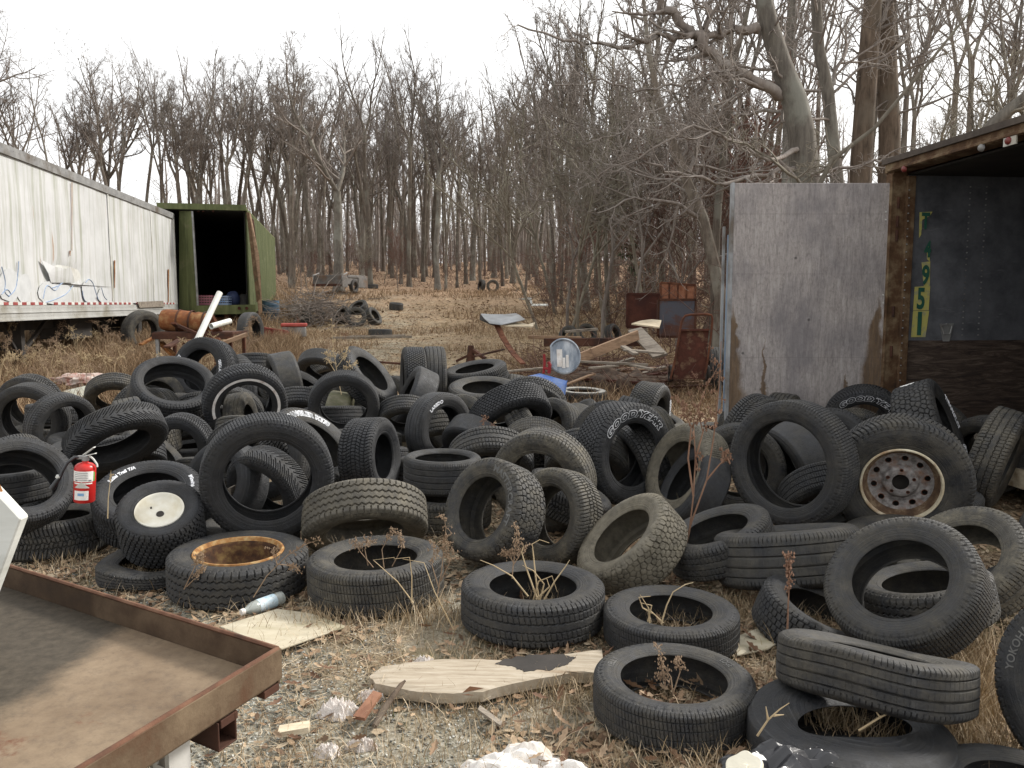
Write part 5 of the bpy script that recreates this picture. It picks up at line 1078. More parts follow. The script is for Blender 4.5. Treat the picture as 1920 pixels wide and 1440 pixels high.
    o = link('tyre', tyre_mesh(['ribs', 'at', 'fine', 'line', 'lug'][k % 5], .61)); o.matrix_world = m4 @ Matrix.Diagonal((R0, R0, R0 * w0 / HW, 1)); o['dust'] = .15 + .5 * ((k * 7) % 10) / 10; o['category'] = 'tyre'; o['label'] = 'tyre deep in the heap, mostly hidden by the ones over it'; o['group'] = 'tyres deep in the heap'

# tyres lying farther off in the clearing
def lone(px, py, Y, R, n, style, dust, label, w=.34, hole=.6, grp='tyres strewn over the clearing', zoff=0):
    p = at(px, py, Y); n = Vector(n).normalized(); ext = R * math.sqrt(max(0, 1 - n.z ** 2)) + R * w * abs(n.z); p.z = G(p.x, p.y) + ext * .92 + zoff
    y = (Vector((0, SP, CP)) - n * Vector((0, SP, CP)).dot(n)).normalized(); m4 = Matrix((y.cross(n), y, n)).transposed().to_4x4(); m4.translation = p
    o = link('tyre', tyre_mesh(style, hole)); o.matrix_world = m4 @ Matrix.Diagonal((R, R, R * w / HW, 1)); o['dust'] = float(dust); o['category'] = 'tyre'; o['label'] = label; o['group'] = grp; return o
lone(903, 548, 46, .36, (-.9, -.4, .1), 'ribs', .4, 'left one of the pair of far tyres standing on edge in the clearing')
lone(924, 547, 46.3, .36, (.15, -1, .1), 'ribs', .8, 'right one of the pair of far tyres, its side facing the viewer')
lone(713, 622, 23, .34, (0, .05, 1), 'worn', .3, 'lone tyre lying flat in the middle of the clearing')
lone(697, 540, 44, .36, (0, 0, 1), 'worn', .3, 'small looking tyre lying far off to the right of the wrecked pickup bed')
lone(743, 583, 32, .28, (.1, -.1, 1), 'worn', .3, 'little dark tyre far off in the middle of the clearing', .5)
for i, (px, py, Y, n, lb) in enumerate(((672, 576, 27, (-.3, -.5, .8), 'tyre humped on top of the far weedy tyre heap'), (668, 596, 26, (.2, -.95, .3), 'tyre on its edge in front of the far weedy tyre heap'), (700, 590, 26.5, (.8, -.3, .5), 'tyre leaning at the right end of the far weedy tyre heap'), (642, 598, 26.4, (-.5, -.6, .5), 'tyre leaning in the middle of the far weedy tyre heap'), (590, 592, 27, (.3, -.9, .4), 'tyre buried in the dark brush right of the green trailer'), (567, 600, 26, (-.5, -.5, .7), 'tyre lying under the dark brush right of the green trailer'))):
    lone(px, py, Y, .33, n, ['ribs', 'at', 'fine'][i % 3], .5, lb, zoff=.22 if i == 0 else -.06)
lone(1067, 607, 21, .28, (-.5, -.8, .3), 'ribs', .4, 'left one of the tyres in the brush beyond the scrap heap')
lone(1100, 604, 21.5, .28, (.3, -.9, .4), 'ribs', .5, 'middle one of the tyres in the brush beyond the scrap heap')
lone(1150, 606, 21, .28, (.7, -.6, .3), 'at', .4, 'right one of the tyres in the brush beyond the scrap heap')
o = lone(1092, 722, 11.5, .36, (.02, -.03, 1), 'at', .35, 'tyre with a pale ring lying flat beyond the pile beside the blue tub', .30)
m = MB(); m.lathe([(.655, side_z(.6, .655) + .012), (.72, side_z(.6, .72) + .012), (.82, side_z(.6, .82) + .012), (.93, side_z(.6, .93) + .006)], 80); link('pale_ring', mesh_of('pale_ring', m, noisy('dull_aluminium_ring', (.30, .29, .26), (.46, .45, .41), 6, .6, .1, .2), smooth=50), o)
lone(1340, 668, 12.8, .40, (-.98, .1, .05), 'ribs', .3, 'dark tyre standing behind the rusty hand cart', .3)
lone(470, 622, 19.5, .48, (1, -.18, .03), 'worn', .3, 'old tyre standing edge on behind the rusty table under the green trailer', .28)
lone(268, 624, 18.2, .5, (.95, -.5, -.1), 'ribs', .5, 'large dark tyre standing in the weeds under the rear of the white trailer', .28)

# ------------------------------------------------------------------ rusty steel bench in the near left corner
TZ = .80
C0 = atz(521, 1216, TZ); A1 = atz(20, 1062, TZ); ta = (A1 - C0).normalized(); tb = Vector((ta.y, -ta.x, 0)); 
if tb.y > 0: tb = -tb
tb = (atz(150, 1440, TZ) - C0).normalized()
def tp(a, b, z=0): return C0 + ta * a + tb * b + Vector((0, 0, z))
def tbox(mb, a0, a1, b0, b1, z0, z1):
    vs = [tp(a, b, z) for z in (z0, z1) for a, b in ((a0, b0), (a1, b0), (a1, b1), (a0, b1))]
    return mb.add(vs, [(0, 3, 2, 1)[::-1], (4, 5, 6, 7)[::-1], (0, 1, 5, 4)[::-1], (1, 2, 6, 5)[::-1], (2, 3, 7, 6)[::-1], (3, 0, 4, 7)[::-1]])
bench = thing('steel_bench', 'rusty brown steel tray bench in the near left corner', 'workbench', (C0.x, C0.y, G(C0.x, C0.y)))
def tray_mat():
    t = NT('brown_tray_floor'); v = t.coord()
    c = t.ramp(t.noise(v, 3, 9, .75), (.3, (.115, .078, .048)), (.7, (.265, .20, .132))); c = t.mix(t.ramp(t.noise(v, 34, 9, .8), (.48, 0), (.68, .6)), c, (.085, .062, .045))
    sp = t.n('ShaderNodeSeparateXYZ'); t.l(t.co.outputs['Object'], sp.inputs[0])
    # much darker colour at the far left of the tray, with a ragged edge
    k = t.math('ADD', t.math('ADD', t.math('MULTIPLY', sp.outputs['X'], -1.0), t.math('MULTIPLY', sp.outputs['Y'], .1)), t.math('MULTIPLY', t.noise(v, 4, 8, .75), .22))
    dark_left = t.ramp(k, (.53, 0), (.60, .95)); c = t.mix(dark_left, c, t.ramp(t.noise(v, 40, 5), (.35, (.032, .026, .018)), (.7, (.065, .053, .038))))
    rr = t.ramp(t.noise(v, 2.4, 8, .75), (.60, 0), (.66, .8)); c = t.mix(rr, c, (.12, .045, .022))
    dots = t.n('ShaderNodeTexVoronoi'); dots.inputs['Scale'].default_value = 26; t.l(v, dots.inputs['Vector']); c = t.mix(t.ramp(dots.outputs['Distance'], (.03, .7), (.06, 0)), c, (.05, .035, .025))
    t.bump(t.noise(v, 60, 8, .7), .25, .004); return t.done(c, .75, 0, .3)
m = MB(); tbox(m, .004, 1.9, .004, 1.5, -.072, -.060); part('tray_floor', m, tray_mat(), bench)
edge_m = rust('rusty_flange', (.062, .038, .022), (.125, .085, .052), (.03, .019, .012), 6)
m = MB(); tbox(m, 0, 1.9, -.006, .002, -.075, 0); part('back_flange', m, edge_m, bench, bev=.0015)
m = MB(); tbox(m, -.006, .002, -.006, 1.5, -.064, 0); part('front_flange', m, rust('brown_flange_rust_spots', (.105, .07, .042), (.185, .135, .085), (.075, .028, .012), 7), bench, bev=.0015)
m = MB(); m.tube([tp(0, 0, 0), tp(1.9, 0, 0)], .005, 6); m.tube([tp(0, 0, 0), tp(0, 1.5, 0)], .005, 6); part('rim_bead', m, rust('orange_rust_bead', (.12, .055, .032), (.18, .10, .06), (.06, .032, .02), 14), bench, smooth=60)
m = MB()
for b0 in (.0, .12): 
    tbox(m, -.001, .03, b0, b0 + .045, -.088, -.0725)
tbox(m, -.002, .09, .125, .129, -.125, -.073); tbox(m, -.002, .09, .17, .174, -.125, -.073); tbox(m, -.002, .09, .125, .174, -.129, -.125)
part('bracket', m, M['rust_dark'], bench, bev=.001)
leg_m = noisy('chalky_slotted_leg', (.38, .37, .34), (.52, .51, .48), 5, .7, 0, .1, (.24, .12, .06))
for a0, b0 in ((.03, .26), (1.7, .26), (.03, 1.3), (1.7, 1.3)):
    m = MB(); g = G(*tp(a0, b0).xy) - TZ
    for k in range(15):                     # slotted angle: rungs between two strips
        z0 = -.073 - (.727) * k / 15; tbox(m, a0, a0 + .012, b0, b0 + .004, z0 - .727 / 15, z0); tbox(m, a0 + .034, a0 + .046, b0, b0 + .004, z0 - .727 / 15, z0); tbox(m, a0 + .012, a0 + .034, b0, b0 + .004, z0 - .026, z0)
    tbox(m, a0, a0 + .004, b0 - .045, b0, g, -.073); tbox(m, a0 + .046, a0 + .05, b0 - .045, b0, g, -.073)
    part('leg', m, leg_m, bench)
m = MB(); q = [atz(-60, 830, TZ + .36), atz(54, 966, TZ + .17)]
wc = [Vector((-1.32, 1.62, .80)), at(-4, 1130, 1.60), at(55, 966, 1.72), at(2, 906, 1.86), at(-60, 850, 1.95), Vector((-1.55, 1.6, .85))]
m.slab([at(-70, 1290, 1.70), at(0, 1112, 1.70), at(55, 966, 1.70), at(0, 907, 1.70), at(-160, 740, 1.70), at(-330, 1050, 1.70)], .03)
solo('enamel_sheet', m, noisy('streaky_white_enamel', (.55, .56, .52), (.70, .71, .67), 3, .5, 0, .1, (.42, .43, .36), (1, 1, 6)), 'white enamelled panel leaning at the left end of the rusty bench', 'panel', bev=.003)
m = MB(); m.slab([at(-60, 852, 1.69), at(0, 908, 1.69), at(8, 926, 1.69), at(-50, 905, 1.69)], -.008); o = solo('rusty_strip', m, M['rust_orange'], 'orange rusty strip along the top of the white enamelled panel', 'metal strip')

# ------------------------------------------------------------------ fire extinguisher
EY = 4.40; eb = at(158, 940, EY); et = at(160, 868, EY); er = .056
ex = thing('fire_extinguisher', 'red fire extinguisher with white labels leaning upright against a tyre', 'extinguisher', eb)
red = noisy('red_enamel', (.42, .012, .012), (.52, .03, .025), 3, .3, 0, .02, (.25, .03, .02)); ax = (et - eb).normalized(); H_ = (et - eb).length
q = Matrix.Translation(eb) @ ax.to_track_quat('Z', 'Y').to_matrix().to_4x4()
m = MB(); m.lathe([(0, .0), (er * .9, .0), (er, .008), (er, H_ * .86), (er * .93, H_ * .93), (er * .7, H_ * .985), (er * .3, H_ * 1.02), (er * .28, H_ * 1.06)], 40, q); part('cylinder', m, red, ex, smooth=50)
def wrap(mb, z0, z1, a0, a1, rr=er + .0008, n=14):
    vs = []; fs = []
    for k in range(n + 1):
        a = a0 + (a1 - a0) * k / n
        for z in (z0, z1): vs.append(q @ Vector((rr * math.cos(a), rr * math.sin(a), z)))
    mb.add(vs, [(2 * k, 2 * k + 2, 2 * k + 3, 2 * k + 1) for k in range(n)])
fa = math.atan2(*((q.inverted().to_3x3() @ Vector((.30, -1, 0))).yx))
m = MB(); wrap(m, H_ * .56, H_ * .83, fa - 1.15, fa + 1.0); wrap(m, H_ * .50, H_ * .535, fa - .9, fa + .9); wrap(m, H_ * .09, H_ * .33, fa - .85, fa + .55)
part('label_paper', m, noisy('label_white', (.72, .70, .66), (.80, .79, .76), 20, .5), ex)
m = MB()
for k in range(5): wrap(m, H_ * (.60 + .045 * k), H_ * (.612 + .045 * k), fa - .8, fa + .45, er + .0014)
wrap(m, H_ * .575, H_ * .61, fa + .5, fa + .8, er + .0014); wrap(m, H_ * .575, H_ * .60, fa - .75, fa - .5, er + .0014)
part('label_print', m, noisy('label_print_dark', (.10, .10, .12), (.3, .28, .3), 60, .5), ex)
m = MB(); wrap(m, H_ * .57, H_ * .80, fa + 1.0, fa + 1.25, er + .0008, 4); part('label_green', m, noisy('label_green', (.12, .25, .05), (.2, .33, .08), 20, .5), ex)
m = MB(); wrap(m, H_ * .20, H_ * .27, fa - .45, fa + .15, er + .0014, 6); part('label_blue', m, noisy('label_blue', (.15, .32, .55), (.3, .5, .7), 30, .5), ex)
m = MB(); v3 = []
for k in range(9):
    a = fa - .85 + 1.5 * k / 8; hh = .035 * (1 - abs(k - 4) / 4); v3 += [q @ Vector(((er + .001) * math.cos(a), (er + .001) * math.sin(a), H_ * .40)), q @ Vector(((er + .001) * math.cos(a), (er + .001) * math.sin(a), H_ * .40 + hh))]
m.add(v3, [(2 * k, 2 * k + 2, 2 * k + 3, 2 * k + 1) for k in range(8)]); part('label_triangle', m, M['white_metal'], ex)
tpv = et + ax * .012
m = MB(); m.lathe([(er * .30, 0), (er * .34, .004), (er * .34, .028), (er * .2, .032), (0, .032)], 16, Matrix.Translation(tpv) @ q.to_3x3().to_4x4()); m.box(tpv + ax * .02 + Vector((-.02, 0, 0)), (.05, .02, .018)); part('valve', m, M['grey_metal'], ex)
m = MB(); m.beam(tpv + ax * .035 + Vector((-.01, 0, 0)), tpv + ax * .07 + Vector((.055, -.01, .01)), .02, .005); m.beam(tpv + ax * .028 + Vector((0, 0, 0)), tpv + ax * .045 + Vector((.062, -.01, 0)), .018, .005)
m.tube([tpv + ax * .03 + Vector((.02, 0, 0)), tpv + ax * .01 + Vector((.045, 0, 0)), tpv + ax * -.02 + Vector((.066, 0, 0)), tpv + ax * -.035 + Vector((.068, 0, 0))], .006, 6); part('handle', m, M['white_metal'], ex, smooth=50)
m = MB(); hz_ = [tpv + ax * .02 + Vector((-.035, 0, 0)), at(140, 857, EY - .02), at(126, 868, EY - .04), at(118, 882, EY - .05), at(110, 900, EY - .06)]; m.tube(hz_, .009, 10); part('hose', m, M['black_plastic'], ex, smooth=60)
m = MB(); m.tube([at(111, 896, EY - .06), at(97, 916, EY - .07)], [.011, .017], 12); part('nozzle', m, M['black_plastic'], ex, smooth=50)
m = MB(); m.tube([at(110, 892, EY - .06), at(108, 896, EY - .06)], .0125, 12); part('hose_clip', m, M['white_metal'], ex)

# ------------------------------------------------------------------ pipes, rusty table with a tank, barrel, cooler
def pipe(mb, a, b, r, t=.006, n=20):
    a, b = Vector(a), Vector(b); L = (b - a).length; mb.lathe([(r, 0), (r, L), (r - t, L), (r - t, 0)], n, Matrix.Translation(a) @ (b - a).to_track_quat('Z', 'Y').to_matrix().to_4x4(), closed=True)
m = MB(); pipe(m, at(362, 655, 10.0), at(412, 549, 10.6), .040); solo('pvc_pipe', m, M['pvc'], 'long white plastic pipe sticking up out of the left heap', 'pipe', smooth=50)
m = MB(); pipe(m, at(396, 612, 10.9), at(431, 602, 11.25), .040); solo('pvc_pipe', m, M['pvc'], 'short white pipe lying on the rusty table, its open end facing left', 'pipe', smooth=50)
tY = 13.2; tz = at(375, 624, tY).z
tt_ = thing('rusty_table', 'rusty low metal table under the rusty tank behind the left heap', 'table', (at(375, 700, tY).x, tY, G(-5, tY)))
m = MB(); a, b = at(304, 620, tY), at(450, 620, tY); m.box(((a.x + b.x) / 2, tY, tz), (b.x - a.x, .7, .05)); m.box(((a.x + b.x) / 2, tY - .36, tz - .04), (b.x - a.x + .02, .03, .10)); part('tabletop', m, M['rust_dark'], tt_, bev=.004)
for x in (a.x + .06, b.x - .05, (a.x + b.x) / 2 + .35):
    for dy in (-.32, .32):
        g = G(x, tY + dy); m = MB(); m.box((x, tY + dy, (tz - .025 + g) / 2), (.05, .05, tz - .025 - g)); part('leg', m, M['grey_metal'] if dy < 0 and x < a.x + .1 else M['rust'], tt_)
m = MB(); m.beam((b.x - .05, tY - .36, tz - .05), ((a.x + b.x) / 2 + .3, tY - .36, G(-5, tY) + .1), .04, .04); part('brace', m, M['rust'], tt_)
def blob_mesh(c, rad, amp, seed, n=28, mrings=18, fr=2.2, flat=None, rot=None):
    V = []; rgb = np.random.default_rng(seed); ph = rgb.uniform(0, 6, 20)
    for j in range(mrings + 1):
        t = PI * j / mrings
        for i in range(n):
            p = 2 * PI * i / n; d = np.array([math.sin(t) * math.cos(p), math.sin(t) * math.sin(p), math.cos(t)])
            w = 0
            for k in range(4 if n < 50 else 6):
                f = fr * (1.7 ** k); w += (abs(math.sin(d[0] * f + ph[k] + 1.3 * math.sin(d[1] * f * 1.7)) + math.sin(d[1] * f * 1.1 + ph[k + 4] + 1.1 * math.sin(d[0] * f * 1.4)) + math.sin(d[2] * f * .9 + ph[k + 8])) - .9) / ((1.5 if n < 50 else 1.75) ** k)
            r = 1 + amp * w; v = Vector((d[0] * rad[0] * r, d[1] * rad[1] * r, d[2] * rad[2] * r))
            if flat is not None: v.z = max(v.z, flat)
            if rot is not None: v = rot @ v
            V.append(v + Vector(c))
    F = [(j * n + i, j * n + (i + 1) % n, (j + 1) * n + (i + 1) % n, (j + 1) * n + i) for j in range(mrings) for i in range(n)]
    mb = MB(); mb.add(V, F); return mb
for i in range(16):
    rg2 = random.Random(i + 700); a = at(rg2.uniform(298, 440), rg2.uniform(618, 655), rg2.uniform(12.4, 14.2)); a.z = max(a.z, G(a.x, a.y) + .05); b = a + Vector((rg2.uniform(-.5, .5), rg2.uniform(-.4, .4), rg2.uniform(-.25, .25))); b.z = max(b.z, G(b.x, b.y) + .02)
    m = MB(); m.beam(a, b, rg2.uniform(.05, .16), rg2.uniform(.02, .06)); solo('scrap_piece', m, M[rg2.choice(['rust', 'rust_dark', 'rust_orange', 'wood_tan'])], 'rusty scrap piece jumbled round the rusty table', 'scrap', group='scrap pieces round the rusty table', bev=.004)
# the tank: a rounded long box with bands
tk = thing('rusty_tank', 'orange rusty banded tank lying on the rusty table', 'tank', at(350, 612, tY))
m = MB(); a, b = at(302, 598, tY), at(398, 606, tY); prof = [(0, 0), (.10, .0), (.17, .03), (.19, .10), (.19, .5), (.17, .53), (.17, .60), (.19, .63), (.17, .80), (.13, .86), (0, .88)]
qm = Matrix.Translation(a + Vector((0, 0, -.01))) @ (b - a).to_track_quat('Z', 'Y').to_matrix().to_4x4(); m.lathe([(r * .95, z * (b - a).length / .88) for r, z in prof], 28, qm); part('shell', m, rust('orange_rust_tank', (.20, .07, .025), (.36, .22, .10), (.10, .055, .03), 5), tk, smooth=50)
m = MB()
for z in (.30, .50, .72): m.lathe([(.185, z), (.195, z), (.195, z + .03), (.185, z + .03)], 28, qm, closed=True)
part('band', m, M['rust_dark'], tk, smooth=50)
m = MB(); c = at(509, 612, 27.4); g = G(c.x, c.y); m.lathe([(0, g), (.28, g), (.285, g + .02), (.285, g + .3), (.295, g + .31), (.285, g + .33), (.285, g + .48), (.295, g + .5), (.285, g + .52), (.285, g + .62), (.29, g + .64), (.27, g + .64), (.27, g + .61), (0, g + .61)], 28, Matrix.Translation((c.x, c.y, 0)))
solo('barrel', m, noisy('faded_blue_barrel', (.04, .075, .12), (.09, .15, .21), 5, .7, 0, .1, (.16, .13, .11)), 'faded blue barrel under the far corner of the green trailer', 'barrel', smooth=50)
cl_ = thing('cooler', 'grey chest with a red lid lying in the weeds right of the green trailer', 'cooler', at(552, 626, 22))
m = MB(); c = at(552, 622, 22); m.box((c.x, 22, c.z), (.62, .5, .28), Matrix.Rotation(.2, 3, 'Z')); part('body', m, M['grey_metal'], cl_, bev=.02)
m = MB(); m.box((c.x, 22, c.z + .19), (.68, .55, .09), Matrix.Rotation(.2, 3, 'Z')); part('lid', m, noisy('faded_red', (.28, .03, .025), (.40, .08, .06), 6, .6), cl_, bev=.02)
m = MB(); c = at(515, 626, 21.5); m.box((c.x, 21.5, c.z), (.75, .3, .22), Matrix.Rotation(-.1, 3, 'Z') @ Matrix.Rotation(.15, 3, 'Y')); m.box((c.x, 21.35, c.z + .13), (.8, .04, .05), Matrix.Rotation(.15, 3, 'Y')); solo('red_box', m, noisy('dull_red', (.14, .02, .018), (.26, .045, .035), 6, .7), 'dull red box half sunk in the weeds left of the grey chest', 'box', bev=.01)
# crates and bags in the green trailer's mouth
def crate(px0, px1, py0, py1, Y, mat, label):
    a, b = at(px0, py1, Y), at(px1, py0, Y); t = thing('crate', label, 'crate', ((a.x + b.x) / 2, Y, a.z), 'crates in the mouth of the green trailer'); w, h = b.x - a.x, b.z - a.z
    m = MB()
    for k in range(4): m.box(((a.x + b.x) / 2, Y, a.z + h * (k + .5) / 4), (w, .012, h / 8)); m.box((a.x, Y + .15, a.z + h * (k + .5) / 4), (.012, .3, h / 8)); m.box((b.x, Y + .15, a.z + h * (k + .5) / 4), (.012, .3, h / 8))
    for k in range(6): m.box((a.x + w * k / 5, Y + .008, a.z + h / 2), (.014, .012, h))
    part('lattice', m, mat, t); m = MB(); m.box(((a.x + b.x) / 2, Y + .16, a.z + .01), (w, .3, .02)); part('base', m, mat, t)
crate(373, 397, 553, 572, 24.6, noisy('pink_plastic', (.36, .12, .16), (.50, .22, .24), 8, .5), 'pink plastic crate in the mouth of the green trailer')
crate(410, 427, 554, 572, 24.5, noisy('pale_blue_plastic', (.16, .26, .44), (.36, .42, .52), 8, .5), 'pale blue crate in the mouth of the green trailer, right of the white pipe')
c = at(437, 560, 25); solo('blue_bin', blob_mesh((c.x, c.y, c.z - .02), (.22, .2, .26), .03, 3, 16, 10), noisy('dark_blue_cloth', (.012, .018, .05), (.02, .035, .09), 6, .7), 'dark blue sack in the mouth of the green trailer', 'sack', smooth=60)
c = at(390, 541, 25.6); m = MB(); m.box((c.x, c.y, GZ0 + .25), (.5, .4, .4)); m.box((c.x, c.y, GZ0 + .46), (.54, .44, .03)); solo('cardboard_box', m, noisy('dim_cardboard', (.09, .06, .04), (.14, .10, .07), 5, .9), 'dim brown box behind the pink crate inside the green trailer', 'box')

# ------------------------------------------------------------------ wrecked pickup bed
pb = thing('pickup_bed', 'rusty grey wrecked pickup bed in front of the thick pale tree', 'pickup bed', (at(640, 545, 39).x, 39, G(at(640, 545, 39).x, 39)))
pX, pY_, pz = pb.location; gm = noisy('weathered_grey_paint', (.075, .07, .065), (.16, .15, .14), 4, .7, .1, .2, (.12, .07, .04)); rz = Matrix.Rotation(-.35, 3, 'Z')
def pbx(mb, c, s, r=None): mb.box(rz @ Vector(c) + pb.location, s, rz @ r if r is not None else rz)
m = MB(); pbx(m, (-.1, -1.0, .62), (1.55, .05, .44)); part('tailgate', m, gm, pb, bev=.02)
m = MB(); pbx(m, (.72, .1, .62), (.06, 2.3, .45)); pbx(m, (.76, -.9, .5), (.05, .5, .5)); pbx(m, (.76, .75, .5), (.05, .9, .5)); pbx(m, (.76, -.05, .78), (.05, 1.2, .14)); part('side_wall', m, gm, pb, bev=.02)
m = MB(); pbx(m, (-.88, .1, .62), (.06, 2.3, .45)); part('side_wall', m, gm, pb, bev=.02)
m = MB(); pbx(m, (-.1, .1, .40), (1.55, 2.2, .05)); part('bed_floor', m, M['rust_dark'], pb)
for x, L in ((-.86, .5), (.72, .5)):
    m = MB(); pbx(m, (x, -.85, .87), (.07, L, .05), Matrix.Rotation(.3, 3, 'X')); pbx(m, (x, -1.05, .75), (.07, .06, .26)); part('rail', m, M['grey_metal'], pb, bev=.01)
m = MB(); p = rz @ Vector((.74, -.05, .32)) + pb.location; plain_wheel(m, p, rz @ Vector((1, 0, 0)), .33, .2); part('wheel', m, noisy('old_black', (.02, .02, .02), (.05, .045, .04), 5), pb, smooth=50)
m = MB(); pbx(m, (-.1, -1.06, .36), (1.6, .1, .12)); part('bumper', m, M['rust_dark'], pb, bev=.01)
c = at(640, 515, 39.6); 

# ------------------------------------------------------------------ scrap heap
def plank(a, b, w, h, mat, label, cat='plank', name='plank', grp=None, bev=.004, up=(0, 0, 1)):
    m = MB(); m.beam(a, b, w, h, up); return solo(name, m, mat, label, cat, loc=(Vector(a) + Vector(b)) / 2, group=grp, bev=bev)
sh = thing('bent_sheet', 'bent grey metal sheet propped on a twisted brown leg', 'metal sheet', at(950, 640, 14))
P = [[(901, 589), (925, 590), (948, 590), (968, 588)], [(908, 598), (932, 600), (955, 598), (975, 592)], [(918, 607), (940, 610), (958, 606), (985, 600)]]
m = MB(); rows_ = [[at(x, y, 14.4 - j * .35 + i * .12) for i, (x, y) in enumerate(r)] for j, r in enumerate(P)]
for j in range(2):
    for i in range(3): m.slab([rows_[j + 1][i], rows_[j + 1][i + 1], rows_[j][i + 1], rows_[j][i]], .01)
part('sheet', m, noisy('dull_grey_sheet', (.20, .21, .22), (.36, .37, .38), 3, .45, .2, .3, (.13, .11, .09)), sh)
m = MB(); m.slab([at(900, 590, 14.38), at(925, 604, 14), at(925, 611, 14), at(899, 600, 14.3)], .02); part('folded_edge', m, M['dark_metal'], sh)
m = MB(); Lg = [(930, 606, 0), (940, 628, -.3), (950, 645, -.5), (962, 662, -.8), (980, 681, -1.2)]
for (x0, y0, d0), (x1, y1, d1) in zip(Lg[:-1], Lg[1:]): m.slab([at(x0 - 5, y0, 14 + d0), at(x0 + 7, y0 + 1, 14 + d0), at(x1 + 6, y1, 14 + d1), at(x1 - 4, y1, 14 + d1)], .02)
part('leg', m, M['rust'], sh)
wp_ = M['wood_pale']; c = at(988, 614, 14)
m = MB(); m.slab([at(945, 612, 13.9), at(1000, 614, 13.9), at(1003, 606, 14.3), at(990, 610, 14.3), at(960, 604, 14.3)], .02); solo('broken_board', m, wp_, 'broken cream board edge below the bent grey metal sheet', 'board')
plank(at(1086, 672, 12.2), at(1196, 628, 13.0), .05, .16, M['wood_tan'], 'long brown beam rising to the right across the scrap heap', 'beam', 'beam')
plank(at(1020, 642, 13.8), at(1215, 641, 13.6), .14, .14, M['rust_dark'], 'rusty level beam at the back of the scrap heap', 'beam', 'beam')
plank(at(990, 632, 14.6), at(1090, 634, 14.6), .1, .06, M['wood_tan'], 'brown board lying level left at the back of the scrap heap')
plank(at(1190, 618, 13.4), at(1238, 668, 12.4), .24, .04, M['wood_grey'], 'wide weathered plank slanting down at the right of the scrap heap', up=(0, -1, .6))
plank(at(1170, 656, 12.3), at(1245, 662, 12.1), .2, .03, M['wood_grey'], 'weathered board lying low right under the wide slanting plank')
plank(at(1168, 650, 12.5), at(1192, 664, 12.0), .09, .04, M['wood_grey'], 'short weathered board end beside the dark hollow of the scrap heap')
plank(at(1088, 678, 11.9), at(1215, 684, 11.7), .06, .035, M['wood_grey'], 'long thin weathered plank lying in front of the scrap heap')
plank(at(1105, 690, 11.5), at(1160, 686, 11.8), .05, .03, M['wood_grey'], 'short thin weathered plank lying before the long thin one')
plank(at(1180, 684, 11.8), at(1222, 692, 11.3), .07, .03, M['wood_grey'], 'stub of plank right in front of the scrap heap')
plank(at(945, 697, 11.2), at(1020, 690, 11.6), .05, .03, M['wood_grey'], 'weathered batten lying left of the round galvanised lid')
plank(at(700, 678, 11.6), at(752, 682, 11.5), .04, .03, M['rust_dark'], 'thin dark bar lying behind the two side by side tyres')
plank(at(890, 668, 13.0), at(945, 655, 14.5), .04, .03, M['rust_dark'], 'thin rusty bar lying left of the twisted brown leg')
plank(at(1060, 622, 15), at(1120, 617, 15.2), .07, .05, M['wood_grey'], 'grey broken slat behind the level beam')
for i in range(46):
    rg2 = random.Random(i + 50); x = rg2.uniform(1010, 1240); y = rg2.uniform(628, 672); Y = 15.8 - (y - 610) / 20
    a = at(x, y, Y); a.z = G(a.x, a.y) + rg2.uniform(.03, .45) * max(0, 1 - abs(x - 1130) / 120); b = a + Vector((rg2.uniform(-.8, .8), rg2.uniform(-.3, .3), rg2.uniform(-.12, .12)))
    plank(a, b, rg2.uniform(.05, .12), .03, M[rg2.choice(['wood_grey', 'rust_dark', 'wood_tan'])], 'splintered board piece jumbled in the scrap heap', grp='board pieces in the scrap heap')
for i in range(34):
    rg2 = random.Random(i + 300); X_ = rg2.uniform(.5, 2.75); Y_ = rg2.uniform(12.4, 15.2); h = .55 * math.exp(-((X_ - 1.6) / .8) ** 2 - ((Y_ - 13.7) / .9) ** 2); an = rg2.gauss(0, .5); L = rg2.uniform(.5, 1.5)
    a = Vector((X_, Y_, G(X_, Y_) + rg2.uniform(.02, .12) + h * rg2.random())); b = a + Vector((L * math.cos(an), L * math.sin(an) * .6, rg2.gauss(0, .12)))
    b.z = max(b.z, G(b.x, b.y) + .02); plank(a, b, rg2.uniform(.06, .2), rg2.uniform(.02, .05), M[rg2.choice(['wood_grey', 'rust_dark', 'wood_tan', 'maroon', 'wood_grey'])], 'splintered board piece jumbled in the scrap heap', grp='board pieces in the scrap heap')
for px, py, Y in ((1130, 672, 12.9), (1060, 660, 13.3), (1180, 668, 12.8)):
    c = at(px, py, Y); g = G(c.x, c.y); solo('debris_mound', blob_mesh((c.x, c.y, g), (.62, .4, .34), .10, int(px), 26, 14, 5, -.05), noisy('dark_debris', (.035, .024, .018), (.12, .08, .055), 9, .9, 0, .8), {1130: 'dark mound under the long brown beam', 1060: 'dark mound behind the round galvanised lid', 1180: 'dark mound under the wide slanting plank'}[px], 'debris', smooth=70)
ld = thing('galvanised_lid', 'round galvanised lid with a flattened left side standing on edge', 'lid', at(1057, 700, 11.3))
c = at(1057, 668, 11.3); ldn = Vector((.12, -1, .25)).normalized(); q = Matrix.Translation(c) @ ldn.to_track_quat('Z', 'Y').to_matrix().to_4x4()
m = MB(); rl = .26; ol = []
for k in range(48):
    a = 2 * PI * k / 48; x, y = rl * .93 * math.cos(a), rl * math.sin(a)
    if x < -.19: x = -.19
    ol.append((x, y))
for f, z in ((1.0, -.02), (1.0, .025), (.93, .03), (.88, .0), (.86, -.008), (.01, -.005)):
    m.v += [q @ Vector((x * f, y * f, z)) for x, y in ol]
